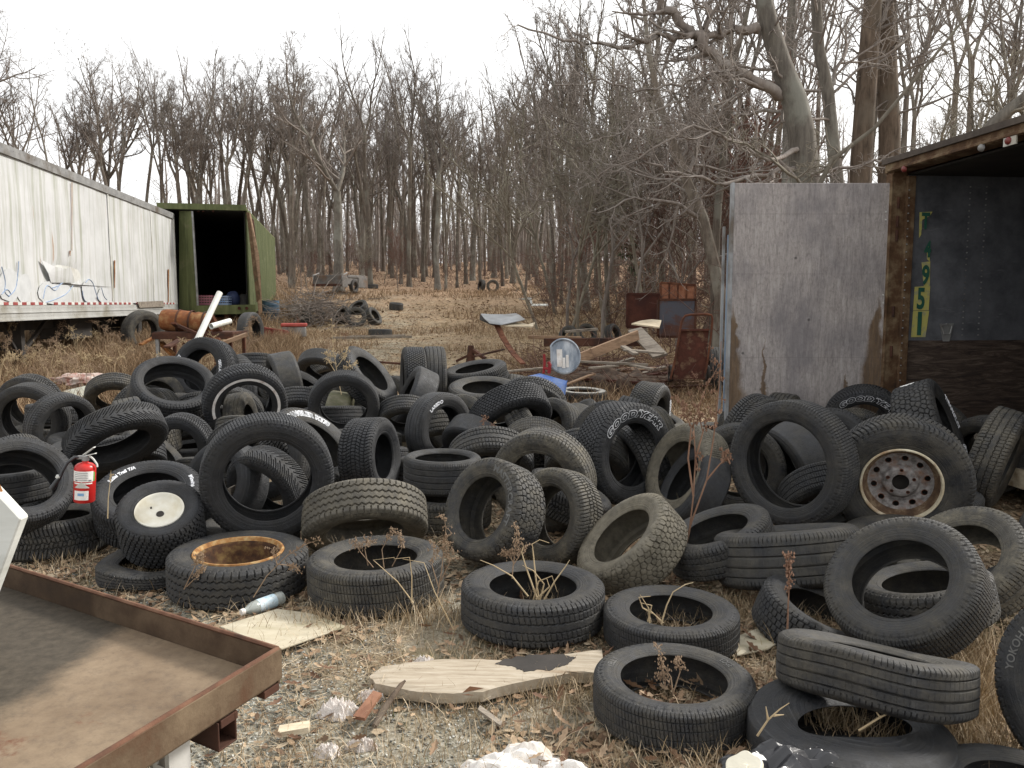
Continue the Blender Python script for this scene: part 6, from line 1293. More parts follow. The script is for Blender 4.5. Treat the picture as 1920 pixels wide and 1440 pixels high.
for j in range(5):
    for k in range(48): m.f.append((j * 48 + k, j * 48 + (k + 1) % 48, (j + 1) * 48 + (k + 1) % 48, (j + 1) * 48 + k))
part('dish', m, noisy('scuffed_galvanised', (.15, .18, .22), (.33, .37, .42), 5, .5, .25, .2, (.50, .53, .56), (3, 1, 1)), ld, smooth=50)
m = MB()
for x0, y0, x1, y1 in ((-.10, -.15, -.02, .10), (.03, -.16, .07, .02), (-.03, -.17, .02, -.02)): m.add([q @ Vector(p) for p in ((x0, y0, .0), (x1, y0, .0), (x1, y1, .0), (x0, y1, .0), )], [(0, 1, 2, 3)])
part('paint_patch', m, M['white_cloth'], ld)
m = MB(); P2 = [(973, 708), (1000, 701), (1020, 700), (1063, 713), (1060, 722), (1056, 738), (1040, 728), (1000, 718)]
m.slab([at(975, 708, 10.9), at(1012, 700, 11.1), at(1063, 714, 10.8), at(1060, 720, 10.7), at(1010, 712, 10.7)], .01); m.slab([at(1010, 712, 10.7), at(1060, 720, 10.7), at(1056, 742, 10.6), at(1035, 740, 10.5), at(985, 728, 10.5)], .01); m.slab([at(1060, 720, 10.7), at(1064, 713, 10.8), at(1060, 740, 10.7), at(1056, 742, 10.6)], .008)
solo('blue_tub', m, M['blue_plastic'], 'bent blue plastic tub lying behind the pile', 'tub')
m = MB(); m.tube([at(1019, 700, 11.2), at(1021, 680, 11.2), at(1020, 664, 11.2)], .02, 5); m.tube([at(1029, 700, 11.15), at(1031, 684, 11.15), at(1028, 679, 11.15)], .025, 5); m.tube([at(1019, 690, 11.2), at(1030, 692, 11.15)], .02, 5); solo('red_scrap', m, noisy('red_rag', (.22, .015, .02), (.34, .03, .03), 9, .7), 'small red rag of plastic at the left foot of the round lid', 'scrap')
def panel(name, c4, Y, mat, label, cat, th=.04, frame=None, studs=0):
    a, b, c_, d = [at(x, y, Y) for x, y in c4]; t = thing(name, label, cat, ((a.x + b.x) / 2, Y, min(a.z, b.z)))
    m = MB(); m.slab([a, b, c_, d], -th if False else th); part('sheet', m, mat, t)
    if frame:
        m = MB()
        for p, q_ in ((a, b), (b, c_), (c_, d), (d, a)): m.beam(p + Vector((0, -.03, 0)), q_ + Vector((0, -.03, 0)), .05, .05, up=(0, 1, 0))
        for k in range(studs): f = (k + 1) / (studs + 1); m.beam(a.lerp(b, f) + Vector((0, -.025, 0)), d.lerp(c_, f) + Vector((0, -.025, 0)), .04, .06, up=(0, 1, 0))
        part('frame', m, frame, t)
    return t
panel('maroon_panel', ((1175, 614), (1236, 612), (1236, 552), (1176, 551)), 18, M['maroon'], 'maroon rusted metal panel standing at the back right of the scrap heap', 'panel', frame=M['maroon'], studs=0)
panel('framed_board', ((1238, 562), (1302, 562), (1303, 535), (1238, 530)), 18.4, noisy('reddish_particle_board', (.20, .07, .035), (.36, .17, .10), 9, .9, 0, .4), 'reddish board framed with battens standing above the blue grey panel', 'board', frame=M['rust'], studs=3)
panel('blue_grey_panel', ((1233, 631), (1302, 632), (1304, 562), (1234, 562)), 17, rust('blue_grey_rusting_panel', (.11, .05, .035), (.10, .085, .09), (.07, .07, .085), 2.6, (.085, .088, .108), .52), 'blue grey rusting panel standing left behind the hand cart', 'panel', frame=M['rust_dark'])
m = MB(); m.slab([at(1184, 609, 16.4), at(1236, 616, 16), at(1240, 603, 16.6), at(1222, 601, 17), at(1200, 604, 17)], .03); solo('broken_board', m, wp_, 'broken cream board lying at the foot of the maroon panel', 'board')
# hand cart
hc = thing('hand_cart', 'rusty hand cart with a looped tube frame left of the plywood door', 'hand cart', (at(1295, 712, 12.2).x, 12.2, G(2.7, 12.2)))
def hp_(x, y, o=0): return at(x, y, 12.2 + o)
m = MB(); L1 = [hp_(1257, 712), hp_(1267, 668), hp_(1275, 620), hp_(1279, 600), hp_(1285, 592), hp_(1295, 590), hp_(1325, 589), hp_(1334, 591), hp_(1336, 598), hp_(1333, 630), hp_(1326, 680), hp_(1320, 712)]; m.tube(L1, .018, 8); part('tube_frame', m, M['rust'], hc, smooth=60)
m = MB(); m.slab([hp_(1262, 710, .03), hp_(1322, 710, .03), hp_(1329, 618, .03), hp_(1275, 619, .03)], -.015); m.beam(hp_(1274, 619), hp_(1330, 618), .03, .03); part('back_plate', m, rust('mottled_maroon_plate', (.065, .022, .015), (.11, .04, .025), (.20, .13, .08), 7), hc)
m = MB(); m.slab([hp_(1255, 711, -.25), hp_(1322, 711, -.25), hp_(1322, 711, 0), hp_(1255, 711, 0)], .012); part('toe_plate', m, M['rust_dark'], hc)
for x in (1258, 1326):
    m = MB(); plain_wheel(m, hp_(x, 700, .18), (1, 0, 0), .13, .06, 20); part('wheel', m, M['dark_metal'], hc, smooth=50)
m = MB(); m.slab([at(972, 560, 32), at(996, 557, 32), at(999, 571, 31.8), at(996, 573, 31.8), at(992, 563, 32), at(985, 562, 32)], .04); m.slab([at(997, 574, 31.5), at(1030, 574, 31), at(1028, 571, 32.4), at(1000, 571, 32.4)], .03)
solo('white_scrap', m, M['white_metal'], 'bent white sheet scrap far off in front of the short crooked tree', 'scrap')
for px, py, Y, lb, s in ((690, 666, 12.2, 'white plastic food tub lying behind the pile', .12), (723, 676, 11.8, 'flat white scrap behind the two side by side tyres', .08), (468, 664, 13.4, 'crumpled white scrap behind the topmost tyre of the left heap', .13), (24, 632, 15, 'crumpled blue wrapper in the grass under the white trailer', .11), (905, 672, 12.6, 'flat white scrap lying behind the knobbly tyre', .14)):
    c = at(px, py, Y); g = G(c.x, c.y); mt = noisy('bright_blue_film', (.05, .10, .45), (.12, .2, .6), 9, .35) if px == 24 else M['white_cloth']
    if px == 690:
        m = MB(); m.lathe([(0, 0), (.10, 0), (.12, .09), (.125, .095), (.11, .095), (.10, .02), (0, .02)], 24, Matrix.Translation((c.x, c.y, g + .02)) @ Matrix.Rotation(.35, 4, 'Y')); solo('food_tub', m, noisy('cream_plastic', (.62, .52, .38), (.74, .66, .54), 5, .4), lb, 'tub', smooth=50)
    else: solo('litter_scrap', blob_mesh((c.x, c.y, g + .03), (s, s * .8, s * .35), .10, int(px), 20, 10, 4), mt, lb, 'litter', smooth=50)
m = MB(); m.slab([at(118, 733, 10.6), at(165, 722, 10.5), at(176, 742, 10.2), at(130, 745, 10.3)], .02); m.slab([at(165, 722, 10.5), at(196, 708, 10.7), at(186, 735, 10.2), at(170, 742, 10.2)], .02); solo('crumpled_sheet', m, noisy('yellowish_white_sheet', (.44, .44, .36), (.58, .58, .50), 5, .6, 0, .2), 'folded dirty white sheet behind the arrow treaded tyre', 'sheet')
c = at(155, 712, 11); solo('litter_heap', blob_mesh((c.x, c.y, c.z), (.34, .2, .09), .12, 8, 26, 12, 6), noisy('red_white_litter', (.55, .50, .45), (.30, .10, .07), 12, .9, 0, .5, (.7, .66, .6)), 'heap of white and reddish litter above the folded dirty white sheet', 'litter', smooth=50)
m = MB(); c = at(882, 622, 16.5); g = G(c.x, c.y); m.beam((c.x - .3, c.y, g + .05), (c.x + .05, c.y, g + .22), .08, .05); m.beam((c.x + .02, c.y, g + .3), (c.x + .3, c.y - .1, g + .12), .12, .06); m.tube([(c.x, c.y, g), (c.x + .01, c.y, g + .38)], [.10, .06], 8); solo('rusty_part', m, M['rust_dark'], 'small dark rusty machine part in the clearing left of the bent metal sheet', 'scrap')
for i, (px, py, Y, L) in enumerate(((690, 562, 36, 1.6), (620, 606, 22, 2.2), (650, 604, 22.5, 1.6), (1012, 568, 34, 1.2))):
    a = at(px, py, Y); a.z = G(a.x, a.y) + .06; plank(a, a + Vector((L, .3, .02)), .12, .06, M['wood_grey'], ['pale bar lying far off below the wrecked pickup bed', 'long weathered timber lying before the far weedy tyre heap', 'shorter timber lying at the right before the far weedy tyre heap', 'pale strip of scrap lying right of the bent white sheet scrap'][i], 'timber', 'timber')

def ragged(pts, n, amp, seed=4):
    rr = random.Random(seed); out = []
    for i, (x0, y0) in enumerate(pts):
        x1, y1 = pts[(i + 1) % len(pts)]
        for k in range(n): t = k / n; out.append((x0 + (x1 - x0) * t + rr.gauss(0, amp) * .5, y0 + (y1 - y0) * t + rr.gauss(0, amp) * .35))
    return out
# ------------------------------------------------------------------ litter on the near ground
def ground_sheet(name, pts, mat, label, cat, th=.01, lift=.02, sub=0):
    P = [atz(x, y, lift) for x, y in pts]; m = MB(); m.slab(P, th); c = sum(P, Vector()) / len(P)
    if (P[1] - P[0]).cross(P[2] - P[0]).z < 0: pass
    return solo(name, m, mat, label, cat, loc=c, bev=.002)
ground_sheet('plywood_scrap', [(412, 1174), (520, 1141), (585, 1150), (650, 1174), (525, 1217), (508, 1212)], M['ply_cream'], 'cream plywood sheet lying on the litter beside the plastic bottle', 'plywood', .008, .03)
ground_sheet('plywood_scrap', [(1375, 1195), (1435, 1172), (1478, 1192), (1440, 1216), (1382, 1228)], M['ply_cream'], 'small stained plywood piece right of the small flat tyre', 'plywood', .008, .025)
pw = [(692, 1268), (716, 1250), (760, 1243), (830, 1236), (900, 1236), (960, 1240), (1010, 1232), (1060, 1228), (1128, 1218), (1132, 1246), (1120, 1262), (1070, 1262), (1012, 1272), (960, 1282), (905, 1296), (850, 1300), (790, 1298), (745, 1290), (705, 1282)]
pw = ragged(pw, 4, 1.2); P = [atz(x, y, .045) for x, y in pw]; cpl = sum(P, Vector()) / len(P); m = MB(); k = len(P)
m.add(P + [p - Vector((0, 0, .04)) for p in P] + [p + (cpl - p) * .12 + Vector((0, 0, .006)) for p in P], [tuple(range(2 * k, 3 * k))] + [(i, 2 * k + i, 2 * k + (i + 1) % k, (i + 1) % k) for i in range(k)] + [(i, (i + 1) % k, k + (i + 1) % k, k + i) for i in range(k)])
def plank_mat():
    t = NT('split_pale_timber'); v = t.coord('Object', (1.6, 14, 6)); f = t.noise(v, 3, 9, .7, .5)
    c = t.ramp(f, (.3, (.22, .175, .12)), (.5, (.35, .295, .22)), (.72, (.46, .41, .33)))
    sp = t.n('ShaderNodeSeparateXYZ'); t.l(t.co.outputs['Object'], sp.inputs[0])
    crk = t.ramp(t.math('ABSOLUTE', t.math('ADD', t.math('SUBTRACT', sp.outputs['Y'], t.math('MULTIPLY', sp.outputs['X'], .1)), t.math('MULTIPLY', t.noise(t.coord('Object', (3, 3, 3)), 3, 4), .05))), (.002, 0), (.0045, 1))
    w = t.n('ShaderNodeTexVoronoi'); w.inputs['Scale'].default_value = 3.2; t.l(t.coord('Object', (1, 2.2, 1)), w.inputs['Vector'])
    c = t.mix(t.ramp(w.outputs['Distance'], (.04, .7), (.12, 0)), c, (.18, .10, .05)); c = t.mix(t.ramp(t.noise(v, 1.3, 5), (.62, 0), (.7, .5)), c, (.26, .17, .10))
    t.bump(f, .5, .006); return t.done(c, .8)
pl = solo('split_timber', m, plank_mat(), 'long split pale timber with a dark tarred patch lying across the near ground', 'timber', loc=cpl)
dk = [(928, 1244), (950, 1234), (1000, 1228), (1052, 1227), (1078, 1232), (1066, 1244), (1030, 1256), (985, 1258), (965, 1250)]
m = MB(); dk = ragged(dk, 6, 3); Pd = [atz(x, y, .053) - cpl for x, y in dk]; m.slab(Pd, .002); link('tar_patch', mesh_of('tar_patch', m, M['dark_metal']), pl)
bt_ = thing('plastic_bottle', 'clear plastic bottle with a blue and white label lying on its side', 'bottle', atz(490, 1140, .03))
ba, bb = atz(453, 1148, .04), atz(530, 1120, .04); L = (bb - ba).length; q = Matrix.Translation(ba) @ (bb - ba).to_track_quat('Z', 'Y').to_matrix().to_4x4()
cm = NT('cloudy_clear_plastic'); cm.b.inputs['Transmission Weight'].default_value = .55; cm.done((.62, .66, .62), .25)
m = MB(); m.lathe([(.012, .0), (.013, .02), (.02, .035), (.031, .06), (.033, .085), (.030, .09), (.033, .1), (.033, L * .80), (.030, L * .83), (.033, L * .86), (.033, L * .97), (.025, L), (.0, L * .99)], 32, q); part('body', m, cm.m, bt_, smooth=50)
m = MB(); m.lathe([(0, -.004), (.0145, -.004), (.0155, 0), (.0155, .014), (.013, .016)], 20, q); part('cap', m, M['white_cloth'], bt_)
m = MB(); m.lathe([(.0338, L * .36), (.0338, L * .78)], 32, q); part('label', m, noisy('faded_blue_white_label', (.62, .66, .68), (.25, .42, .52), 26, .5), bt_, smooth=60)
def crumple(px, py, z, rad, amp, seed, mat, label, cat='litter', name='crumpled_plastic', fr=1.0, n=220, r=70, base=None, octs=10):
    # a thin sheet lying in sharp random folds, with a ragged outline, its rim tucked onto the ground
    c = atz(px, py, z); g = np.random.default_rng(seed); p = np.linspace(0, 2 * np.pi, n, endpoint=False)[None, :]; u = np.linspace(0, 1, r)[:, None]
    out = 1 + sum(g.uniform(-.16, .16) / (k ** .6) * np.cos(k * p + g.uniform(0, 6)) for k in range(2, 11)) + .04 * np.sign(np.sin(p * 17 + 2)) * np.sin(p * 5)
    X = u * out * np.cos(p); Y = u * out * np.sin(p); Z = np.zeros_like(X)
    for k in range(octs):
        a = g.uniform(0, np.pi); f = g.uniform(.5, 1.1) * (1.24 ** k) * fr; w = g.uniform(0, 1); q = X * np.cos(a) + Y * np.sin(a) + .22 * np.sin(3.1 * (Y * np.cos(a) - X * np.sin(a)) + k) ; Z = Z + np.abs(((q * f + w) % 1) * 2 - 1) / (1.20 ** k)
    Z = (Z - Z.min()) / (Z.max() - Z.min()); env = np.clip((1 - u) / .45, 0, 1) ** .5; Zz = rad[2] * 2.0 * Z * env - .012 * u
    V = np.stack([c.x + X * rad[0], c.y + Y * rad[1], np.full_like(Z, G(c.x, c.y) if base is None else base) + .012 + Zz], -1).reshape(-1, 3); mb = MB()
    F = [(j * n + i, j * n + (i + 1) % n, (j + 1) * n + (i + 1) % n, (j + 1) * n + i) for j in range(r - 1) for i in range(n)]
    mb.add(V.tolist(), F); return solo(name, mb, mat, label, cat, loc=c, smooth=22)
crumple(965, 1405, .05, (.17, .12, .04), .16, 3, M['white_cloth'], 'crumpled dirty white plastic bag at the bottom middle of the view', octs=7)
crumple(1058, 1432, .035, (.13, .08, .03), .16, 4, M['white_cloth'], 'smaller crumpled white bag touching the lower right of the bigger one', octs=7)
crumple(634, 1318, .03, (.075, .05, .03), .24, 5, M['foam'], 'clump of crumbled white foam below the left end of the split timber', name='foam_lump', fr=1.8, n=120, r=40)
crumple(612, 1392, .02, (.05, .03, .02), .24, 6, M['foam'], 'small pinkish white foam lump left of the low pair near the bench leg', name='foam_lump', fr=1.8, n=120, r=40)
crumple(678, 1378, .02, (.055, .03, .02), .24, 7, M['foam'], 'small pinkish white foam lump right of the low pair near the bench leg', name='foam_lump', fr=1.8, n=120, r=40)
crumple(695, 1298, .02, (.05, .035, .018), .24, 9, M['foam'], 'thin scatter of white foam just under the split timber', name='foam_lump', fr=1.8, n=120, r=40)
crumple(795, 1234, .02, (.05, .03, .018), .24, 17, M['foam'], 'little foam bit lying just behind the split timber', name='foam_lump', fr=1.8, n=120, r=40)
m = MB(); m.tube([atz(702, 1362, .02), atz(716, 1336, .03), atz(735, 1308, .05), atz(752, 1284, .07), atz(760, 1276, .08)], [.010, .014, .011, .009, .004], 7); solo('dead_stick', m, M['bark_dark'], 'short dark twisted stick resting on the left end of the split timber', 'stick', smooth=60)
m = MB(); m.slab([atz(662, 1348, .02), atz(684, 1352, .02), atz(716, 1305, .03), atz(700, 1300, .045)], .012); solo('bark_piece', m, noisy('red_brown_bark', (.16, .07, .04), (.28, .14, .08), 8, .8, 0, .3), 'red brown bark strip under the white foam clump', 'bark')
m = MB(); m.slab([atz(862, 1304, .03), atz(905, 1306, .02), atz(912, 1292, .04), atz(880, 1288, .06)], .012); solo('bark_piece', m, noisy('red_brown_bark2', (.18, .08, .045), (.30, .16, .09), 8, .8, 0, .3), 'red brown bark piece just below the middle of the split timber', 'bark')
m = MB(); m.beam(atz(523, 1372, .02), atz(580, 1362, .03), .05, .02); solo('wood_chunk', m, M['wood_pale'], 'small yellow wood chunk on the gravel right of the bench', 'wood')
m = MB(); m.slab([atz(900, 1322, .02), atz(942, 1352, .01), atz(938, 1360, .01), atz(896, 1330, .03)], .01); solo('wood_sliver', m, M['wood_grey'], 'grey wood sliver above the crumpled white bag', 'wood')
# glossy black plastic and a white cap at the bottom right
crumple(1478, 1428, .15, (.20, .10, .036), .11, 12, M['black_plastic'], 'glossy folded black plastic bag at the bottom edge beside the buckled tyre', 'plastic bag', 'black_plastic_bag', base=.115, octs=5)
c = atz(1397, 1448, .17); m = MB(); ol = [( .055 * (1 + .06 * math.cos(6 * 2 * PI * k / 60)) * math.cos(2 * PI * k / 60), .055 * (1 + .06 * math.cos(6 * 2 * PI * k / 60)) * math.sin(2 * PI * k / 60)) for k in range(60)]
m.prism(ol, 0, .018, Matrix.Translation(c) @ Matrix.Rotation(-.5, 4, 'Y') @ Matrix.Rotation(.3, 4, 'X')); m.prism([(x * .3, y * .18) for x, y in ol], .018, .024, Matrix.Translation(c) @ Matrix.Rotation(-.5, 4, 'Y') @ Matrix.Rotation(.3, 4, 'X')); solo('lobed_disc', m, noisy('cream_plastic_knob', (.62, .58, .46), (.72, .68, .56), 5, .4), 'white lobed plastic cap lying on the black plastic bag', 'cap', loc=c, bev=.004)
# boards showing through the large upright black tyre
m = MB(); m.slab([at(432, 915, 5.0), at(494, 882, 5.5), at(496, 892, 5.5), at(434, 928, 5.0)], .02); solo('board', m, M['wood_grey'], 'pale board end seen through the hole of the large upright black tyre', 'board')

# ------------------------------------------------------------------ dry weeds, one by one
def weed(pts_list, mat, label, seeds=0, group=None, sr=.004, name='dry_weed', seed=0, sl=.05, spike=None):
    """pts_list: stalks as lists of 3D points"""
    rg = random.Random(seed); b = pts_list[0][0]; m = MB()
    for pts in pts_list:
        n = len(pts); m.tube(pts, [sr * (1 - .7 * i / (n - 1)) for i in range(n)], 5)
    heads = []
    if seeds:
        for pts in pts_list:
            ms = MB() if seeds > 12 else m
            for k in range(seeds):
                f = rg.uniform(.5, 1) * (len(pts) - 1); i = min(int(f), len(pts) - 2); p = pts[i].lerp(pts[i + 1], f - i); d = Vector((rg.gauss(0, 1), rg.gauss(0, 1), rg.gauss(.2, .8))).normalized(); L = sl * rg.uniform(.3, 1)
                e = p + d * L; ms.tube([p, p.lerp(e, .5) + Vector((0, 0, .1 * L)), e], sr * .35, 3)
                for q in range(5):
                    c = p.lerp(e, rg.uniform(.3, 1.05)) + Vector((rg.gauss(0, 1), rg.gauss(0, 1), rg.gauss(0, 1))) * .006; s = sr * rg.uniform(.6, 1.6)
                    ms.add([c + Vector((s, 0, 0)), c + Vector((-s * .5, s, 0)), c + Vector((-s * .5, -s, 0)), c + Vector((0, 0, s * 1.8)), c - Vector((0, 0, s * 1.2))], [(0, 1, 3), (1, 2, 3), (2, 0, 3), (1, 0, 4), (2, 1, 4), (0, 2, 4)])
            if seeds > 12: heads.append(ms)
    t = thing(name, label, 'weed', b, group); part('stalk', m, mat, t, smooth=60)
    for ms in heads: part('seed_head', ms, mat, t)
    return t
def P_(Y, *xy): return [at(x, y, Y - .0 * i) for i, (x, y) in enumerate(xy)]
W = weed
W([P_(3.55, (1010, 1125), (1004, 1080), (1000, 1040), (998, 1020), (1012, 1012), (1030, 1018)), P_(3.5, (1008, 1125), (985, 1060), (978, 1035), (982, 1022)), P_(3.52, (990, 1118), (960, 1080), (925, 1060), (900, 1050)), P_(3.45, (1020, 1125), (1040, 1090), (1062, 1060), (1068, 1050)), P_(3.5, (1012, 1125), (1020, 1095), (1000, 1070), (980, 1060)), P_(3.5, (1000, 1125), (1010, 1090), (1035, 1080), (1045, 1110)), P_(3.45, (1005, 1124), (1030, 1100), (1025, 1085))], M['stalk'], 'pale dry stalks sprouting from the hole of the flat tyre in the middle', 0, sr=.0045, name='dry_stalks')
for k, (sx, sy, seed) in enumerate(((690, 1060, 1), (740, 1065, 2))):
    rg = random.Random(seed)
W([P_(4.0, (690, 1060), (684, 1030), (690, 1010), (700, 1022)), P_(4.0, (720, 1065), (716, 1030), (728, 1008), (745, 990)), P_(4.0, (735, 1062), (755, 1025), (748, 1000)), P_(4.0, (700, 1064), (672, 1030), (664, 1014))], M['stalk_brown'], 'dark seeded weeds standing in the hole of the dusty flat tyre', 16, sr=.003, seed=3, sl=.04)
W([P_(4.25, (1252, 1120), (1275, 1060), (1292, 1000), (1300, 930), (1304, 860), (1300, 790), (1322, 730), (1345, 690)), P_(4.25, (1275, 1060), (1296, 980), (1325, 900), (1338, 820), (1345, 760), (1350, 700), (1352, 640)), P_(4.25, (1300, 930), (1290, 860), (1296, 800), (1280, 770), (1270, 740)), P_(4.25, (1304, 860), (1318, 810), (1308, 770)), P_(4.25, (1325, 900), (1350, 870), (1372, 850))], M['stalk_red'], 'tall thin reddish sapling stem in front of the pale dusty upright tyre', 9, sr=.006, seed=5, name='sapling_stem', sl=.07)
W([P_(3.0, (1476, 1185), (1478, 1130), (1480, 1085), (1478, 1035))], M['stalk_red'], 'single dark red stalk with a seed spike before the level grooved tyre', 26, sr=.004, seed=6, sl=.018)
W([P_(7.9, (640, 740), (632, 700), (626, 660), (622, 600)), P_(7.9, (634, 705), (648, 690), (668, 682)), P_(7.9, (630, 700), (618, 680), (612, 660)), P_(7.9, (630, 690), (644, 672), (652, 655))], M['stalk'], 'tall dry weed with feathery heads behind the upright plain tyre', 22, sr=.004, seed=7, sl=.07)
W([P_(6.1, (920, 850), (912, 815), (906, 800), (910, 780)), P_(6.1, (914, 830), (930, 812), (924, 795)), P_(6.1, (912, 835), (896, 820))], M['stalk_red'], 'small reddish seeded weed rising behind the block lettered leaning tyre', 18, sr=.003, seed=8, sl=.05)
W([P_(4.1, (202, 972), (203, 935), (207, 900), (208, 882))], M['stalk'], 'single thin stalk with a bud before the small lettered wide tyre', 3, sr=.003, seed=9, sl=.01)
W([P_(3.75, (345, 1105), (362, 1070), (372, 1048), (378, 1042)), P_(3.75, (350, 1100), (368, 1082), (382, 1062))], M['stalk_brown'], 'brown seeded weed leaning on the left front of the rusty rimmed truck tyre', 26, sr=.003, seed=10, sl=.03)
W([P_(3.7, (475, 1120), (500, 1080), (540, 1040), (575, 1020), (598, 1012)), P_(3.7, (520, 1058), (540, 1060), (560, 1066)), P_(3.7, (520, 1060), (512, 1030))], M['stalk_brown'], 'brown seeded branch reaching right across the rusty rimmed truck tyre', 12, sr=.003, seed=11, sl=.045)
W([P_(3.4, (775, 1130), (745, 1090), (700, 1050), (740, 1045)), P_(3.4, (772, 1130), (772, 1080), (768, 1045), (738, 1048)), P_(3.4, (850, 1180), (815, 1110), (795, 1055), (755, 1048))], M['stalk'], 'bent pale grass stalks between the dusty flat tyre and the one with tall stalks', 0, sr=.003, seed=12, name='dry_stalks')
W([P_(3.6, (820, 1115), (828, 1070), (832, 1030), (836, 990), (832, 965)), P_(3.6, (822, 1100), (810, 1060), (815, 1020)), P_(3.6, (826, 1090), (845, 1050), (838, 1020))], M['stalk_brown'], 'dry weed standing between the dusty flat tyre and the block lettered one', 16, sr=.003, seed=13, sl=.05)
W([P_(3.6, (960, 1085), (962, 1060), (966, 1030), (974, 1005), (966, 990)), P_(3.6, (962, 1060), (975, 1040), (985, 1025)), P_(3.6, (963, 1055), (950, 1035))], M['stalk_brown'], 'feathery dry weed behind the flat tyre with tall stalks', 18, sr=.003, seed=14, sl=.05)
W([P_(3.25, (1240, 1170), (1250, 1135), (1262, 1110), (1285, 1096), (1300, 1092)), P_(3.25, (1218, 1168), (1216, 1140), (1200, 1115)), P_(3.25, (1224, 1150), (1205, 1140), (1198, 1120), (1220, 1118)), P_(3.25, (1243, 1168), (1215, 1140)), P_(3.25, (1215, 1165), (1222, 1135), (1200, 1130))], M['stalk'], 'pale forked twig standing in the hole of the small flat tyre', 0, sr=.004, seed=15, name='forked_twig')
W([P_(2.7, (1262, 1305), (1258, 1270), (1245, 1250), (1232, 1215)), P_(2.7, (1262, 1300), (1275, 1260), (1268, 1232)), P_(2.7, (1255, 1280), (1240, 1262))], M['stalk_brown'], 'dark curled weed inside the nearest flat tyre', 14, sr=.003, seed=16, sl=.03)
W([P_(2.35, (1420, 1380), (1440, 1350), (1462, 1330), (1480, 1318)), P_(2.35, (1440, 1350), (1436, 1325)), P_(2.35, (1450, 1342), (1470, 1340))], M['stalk'], 'pale stick leaning on the left of the buckled tyre', 0, sr=.004, seed=17, name='forked_twig')
W([P_(2.4, (1610, 1370), (1650, 1345), (1690, 1325), (1740, 1320), (1775, 1325)), P_(2.4, (1690, 1325), (1710, 1332)), P_(2.4, (1740, 1320), (1776, 1335), (1775, 1345)), P_(2.4, (1650, 1345), (1640, 1330))], M['stalk'], 'long pale bent twig lying over the right of the buckled tyre', 0, sr=.0035, seed=18, name='forked_twig')
W([P_(3.0, (1345, 1410), (1343, 1370), (1346, 1345)), P_(3.0, (1344, 1375), (1370, 1390))], M['stalk_brown'], 'short brown stalk before the right side of the nearest flat tyre', 0, sr=.004, seed=19)
W([P_(5.8, (560, 990), (572, 940), (578, 900), (570, 870)), P_(5.8, (572, 940), (585, 915), (600, 890)), P_(5.8, (570, 950), (556, 920), (560, 890)), P_(5.8, (575, 925), (595, 920))], M['stalk_red'], 'rusty red weed growing right inside the large upright black tyre', 22, sr=.003, seed=20, sl=.05)
W([P_(9.5, (1345, 800), (1340, 740), (1338, 690), (1330, 640)), P_(9.5, (1325, 800), (1318, 750), (1310, 720), (1300, 700)), P_(9.5, (1350, 790), (1352, 720), (1349, 680)), P_(9.5, (1335, 800), (1300, 760), (1290, 730))], M['stalk_red'], 'reddish weeds standing at the left edge of the plywood door', 18, sr=.004, seed=21, sl=.08)
rg = random.Random(31)
for i in range(34):      # drooping dry plants under the white trailer
    px = rg.uniform(-20, 470); Y = rg.uniform(10.5, 17.5); x = colx(px, Y); g = G(x, Y); H = rg.uniform(.5, 1.0); b = Vector((x, Y, g)); ss = []
    for k in range(rg.randrange(3, 6)):
        a = rg.uniform(0, 6.28); d = Vector((math.cos(a), math.sin(a), 0)); h = H * rg.uniform(.7, 1.1); ss.append([b, b + d * .03 + Vector((0, 0, h * .5)), b + d * .09 + Vector((0, 0, h * .85)), b + d * .17 + Vector((0, 0, h)), b + d * .27 + Vector((0, 0, h * .94))])
    W(ss, M[rg.choice(['stalk', 'stalk_brown', 'stalk'])], 'drooping dry seeded weed in the rank growth before the white trailer', 16, 'weeds before the white trailer', .004, seed=i, sl=.11)
for i in range(26):
    px = rg.uniform(520, 1340); Y = rg.uniform(14, 27); x = colx(px, Y); g = G(x, Y); H = rg.uniform(.3, .7); b = Vector((x, Y, g)); ss = []
    if 680 < px < 880 and Y < 24: continue
    for k in range(3):
        a = rg.uniform(0, 6.28); d = Vector((math.cos(a), math.sin(a), 0)); h = H * rg.uniform(.7, 1.1); ss.append([b, b + d * .04 + Vector((0, 0, h * .6)), b + d * .1 + Vector((0, 0, h))])
    W(ss, M[rg.choice(['stalk', 'stalk_brown', 'stalk_red'])], 'thin dry weed standing in the clearing', 12, 'weeds in the clearing', .004, seed=i + 90, sl=.09)

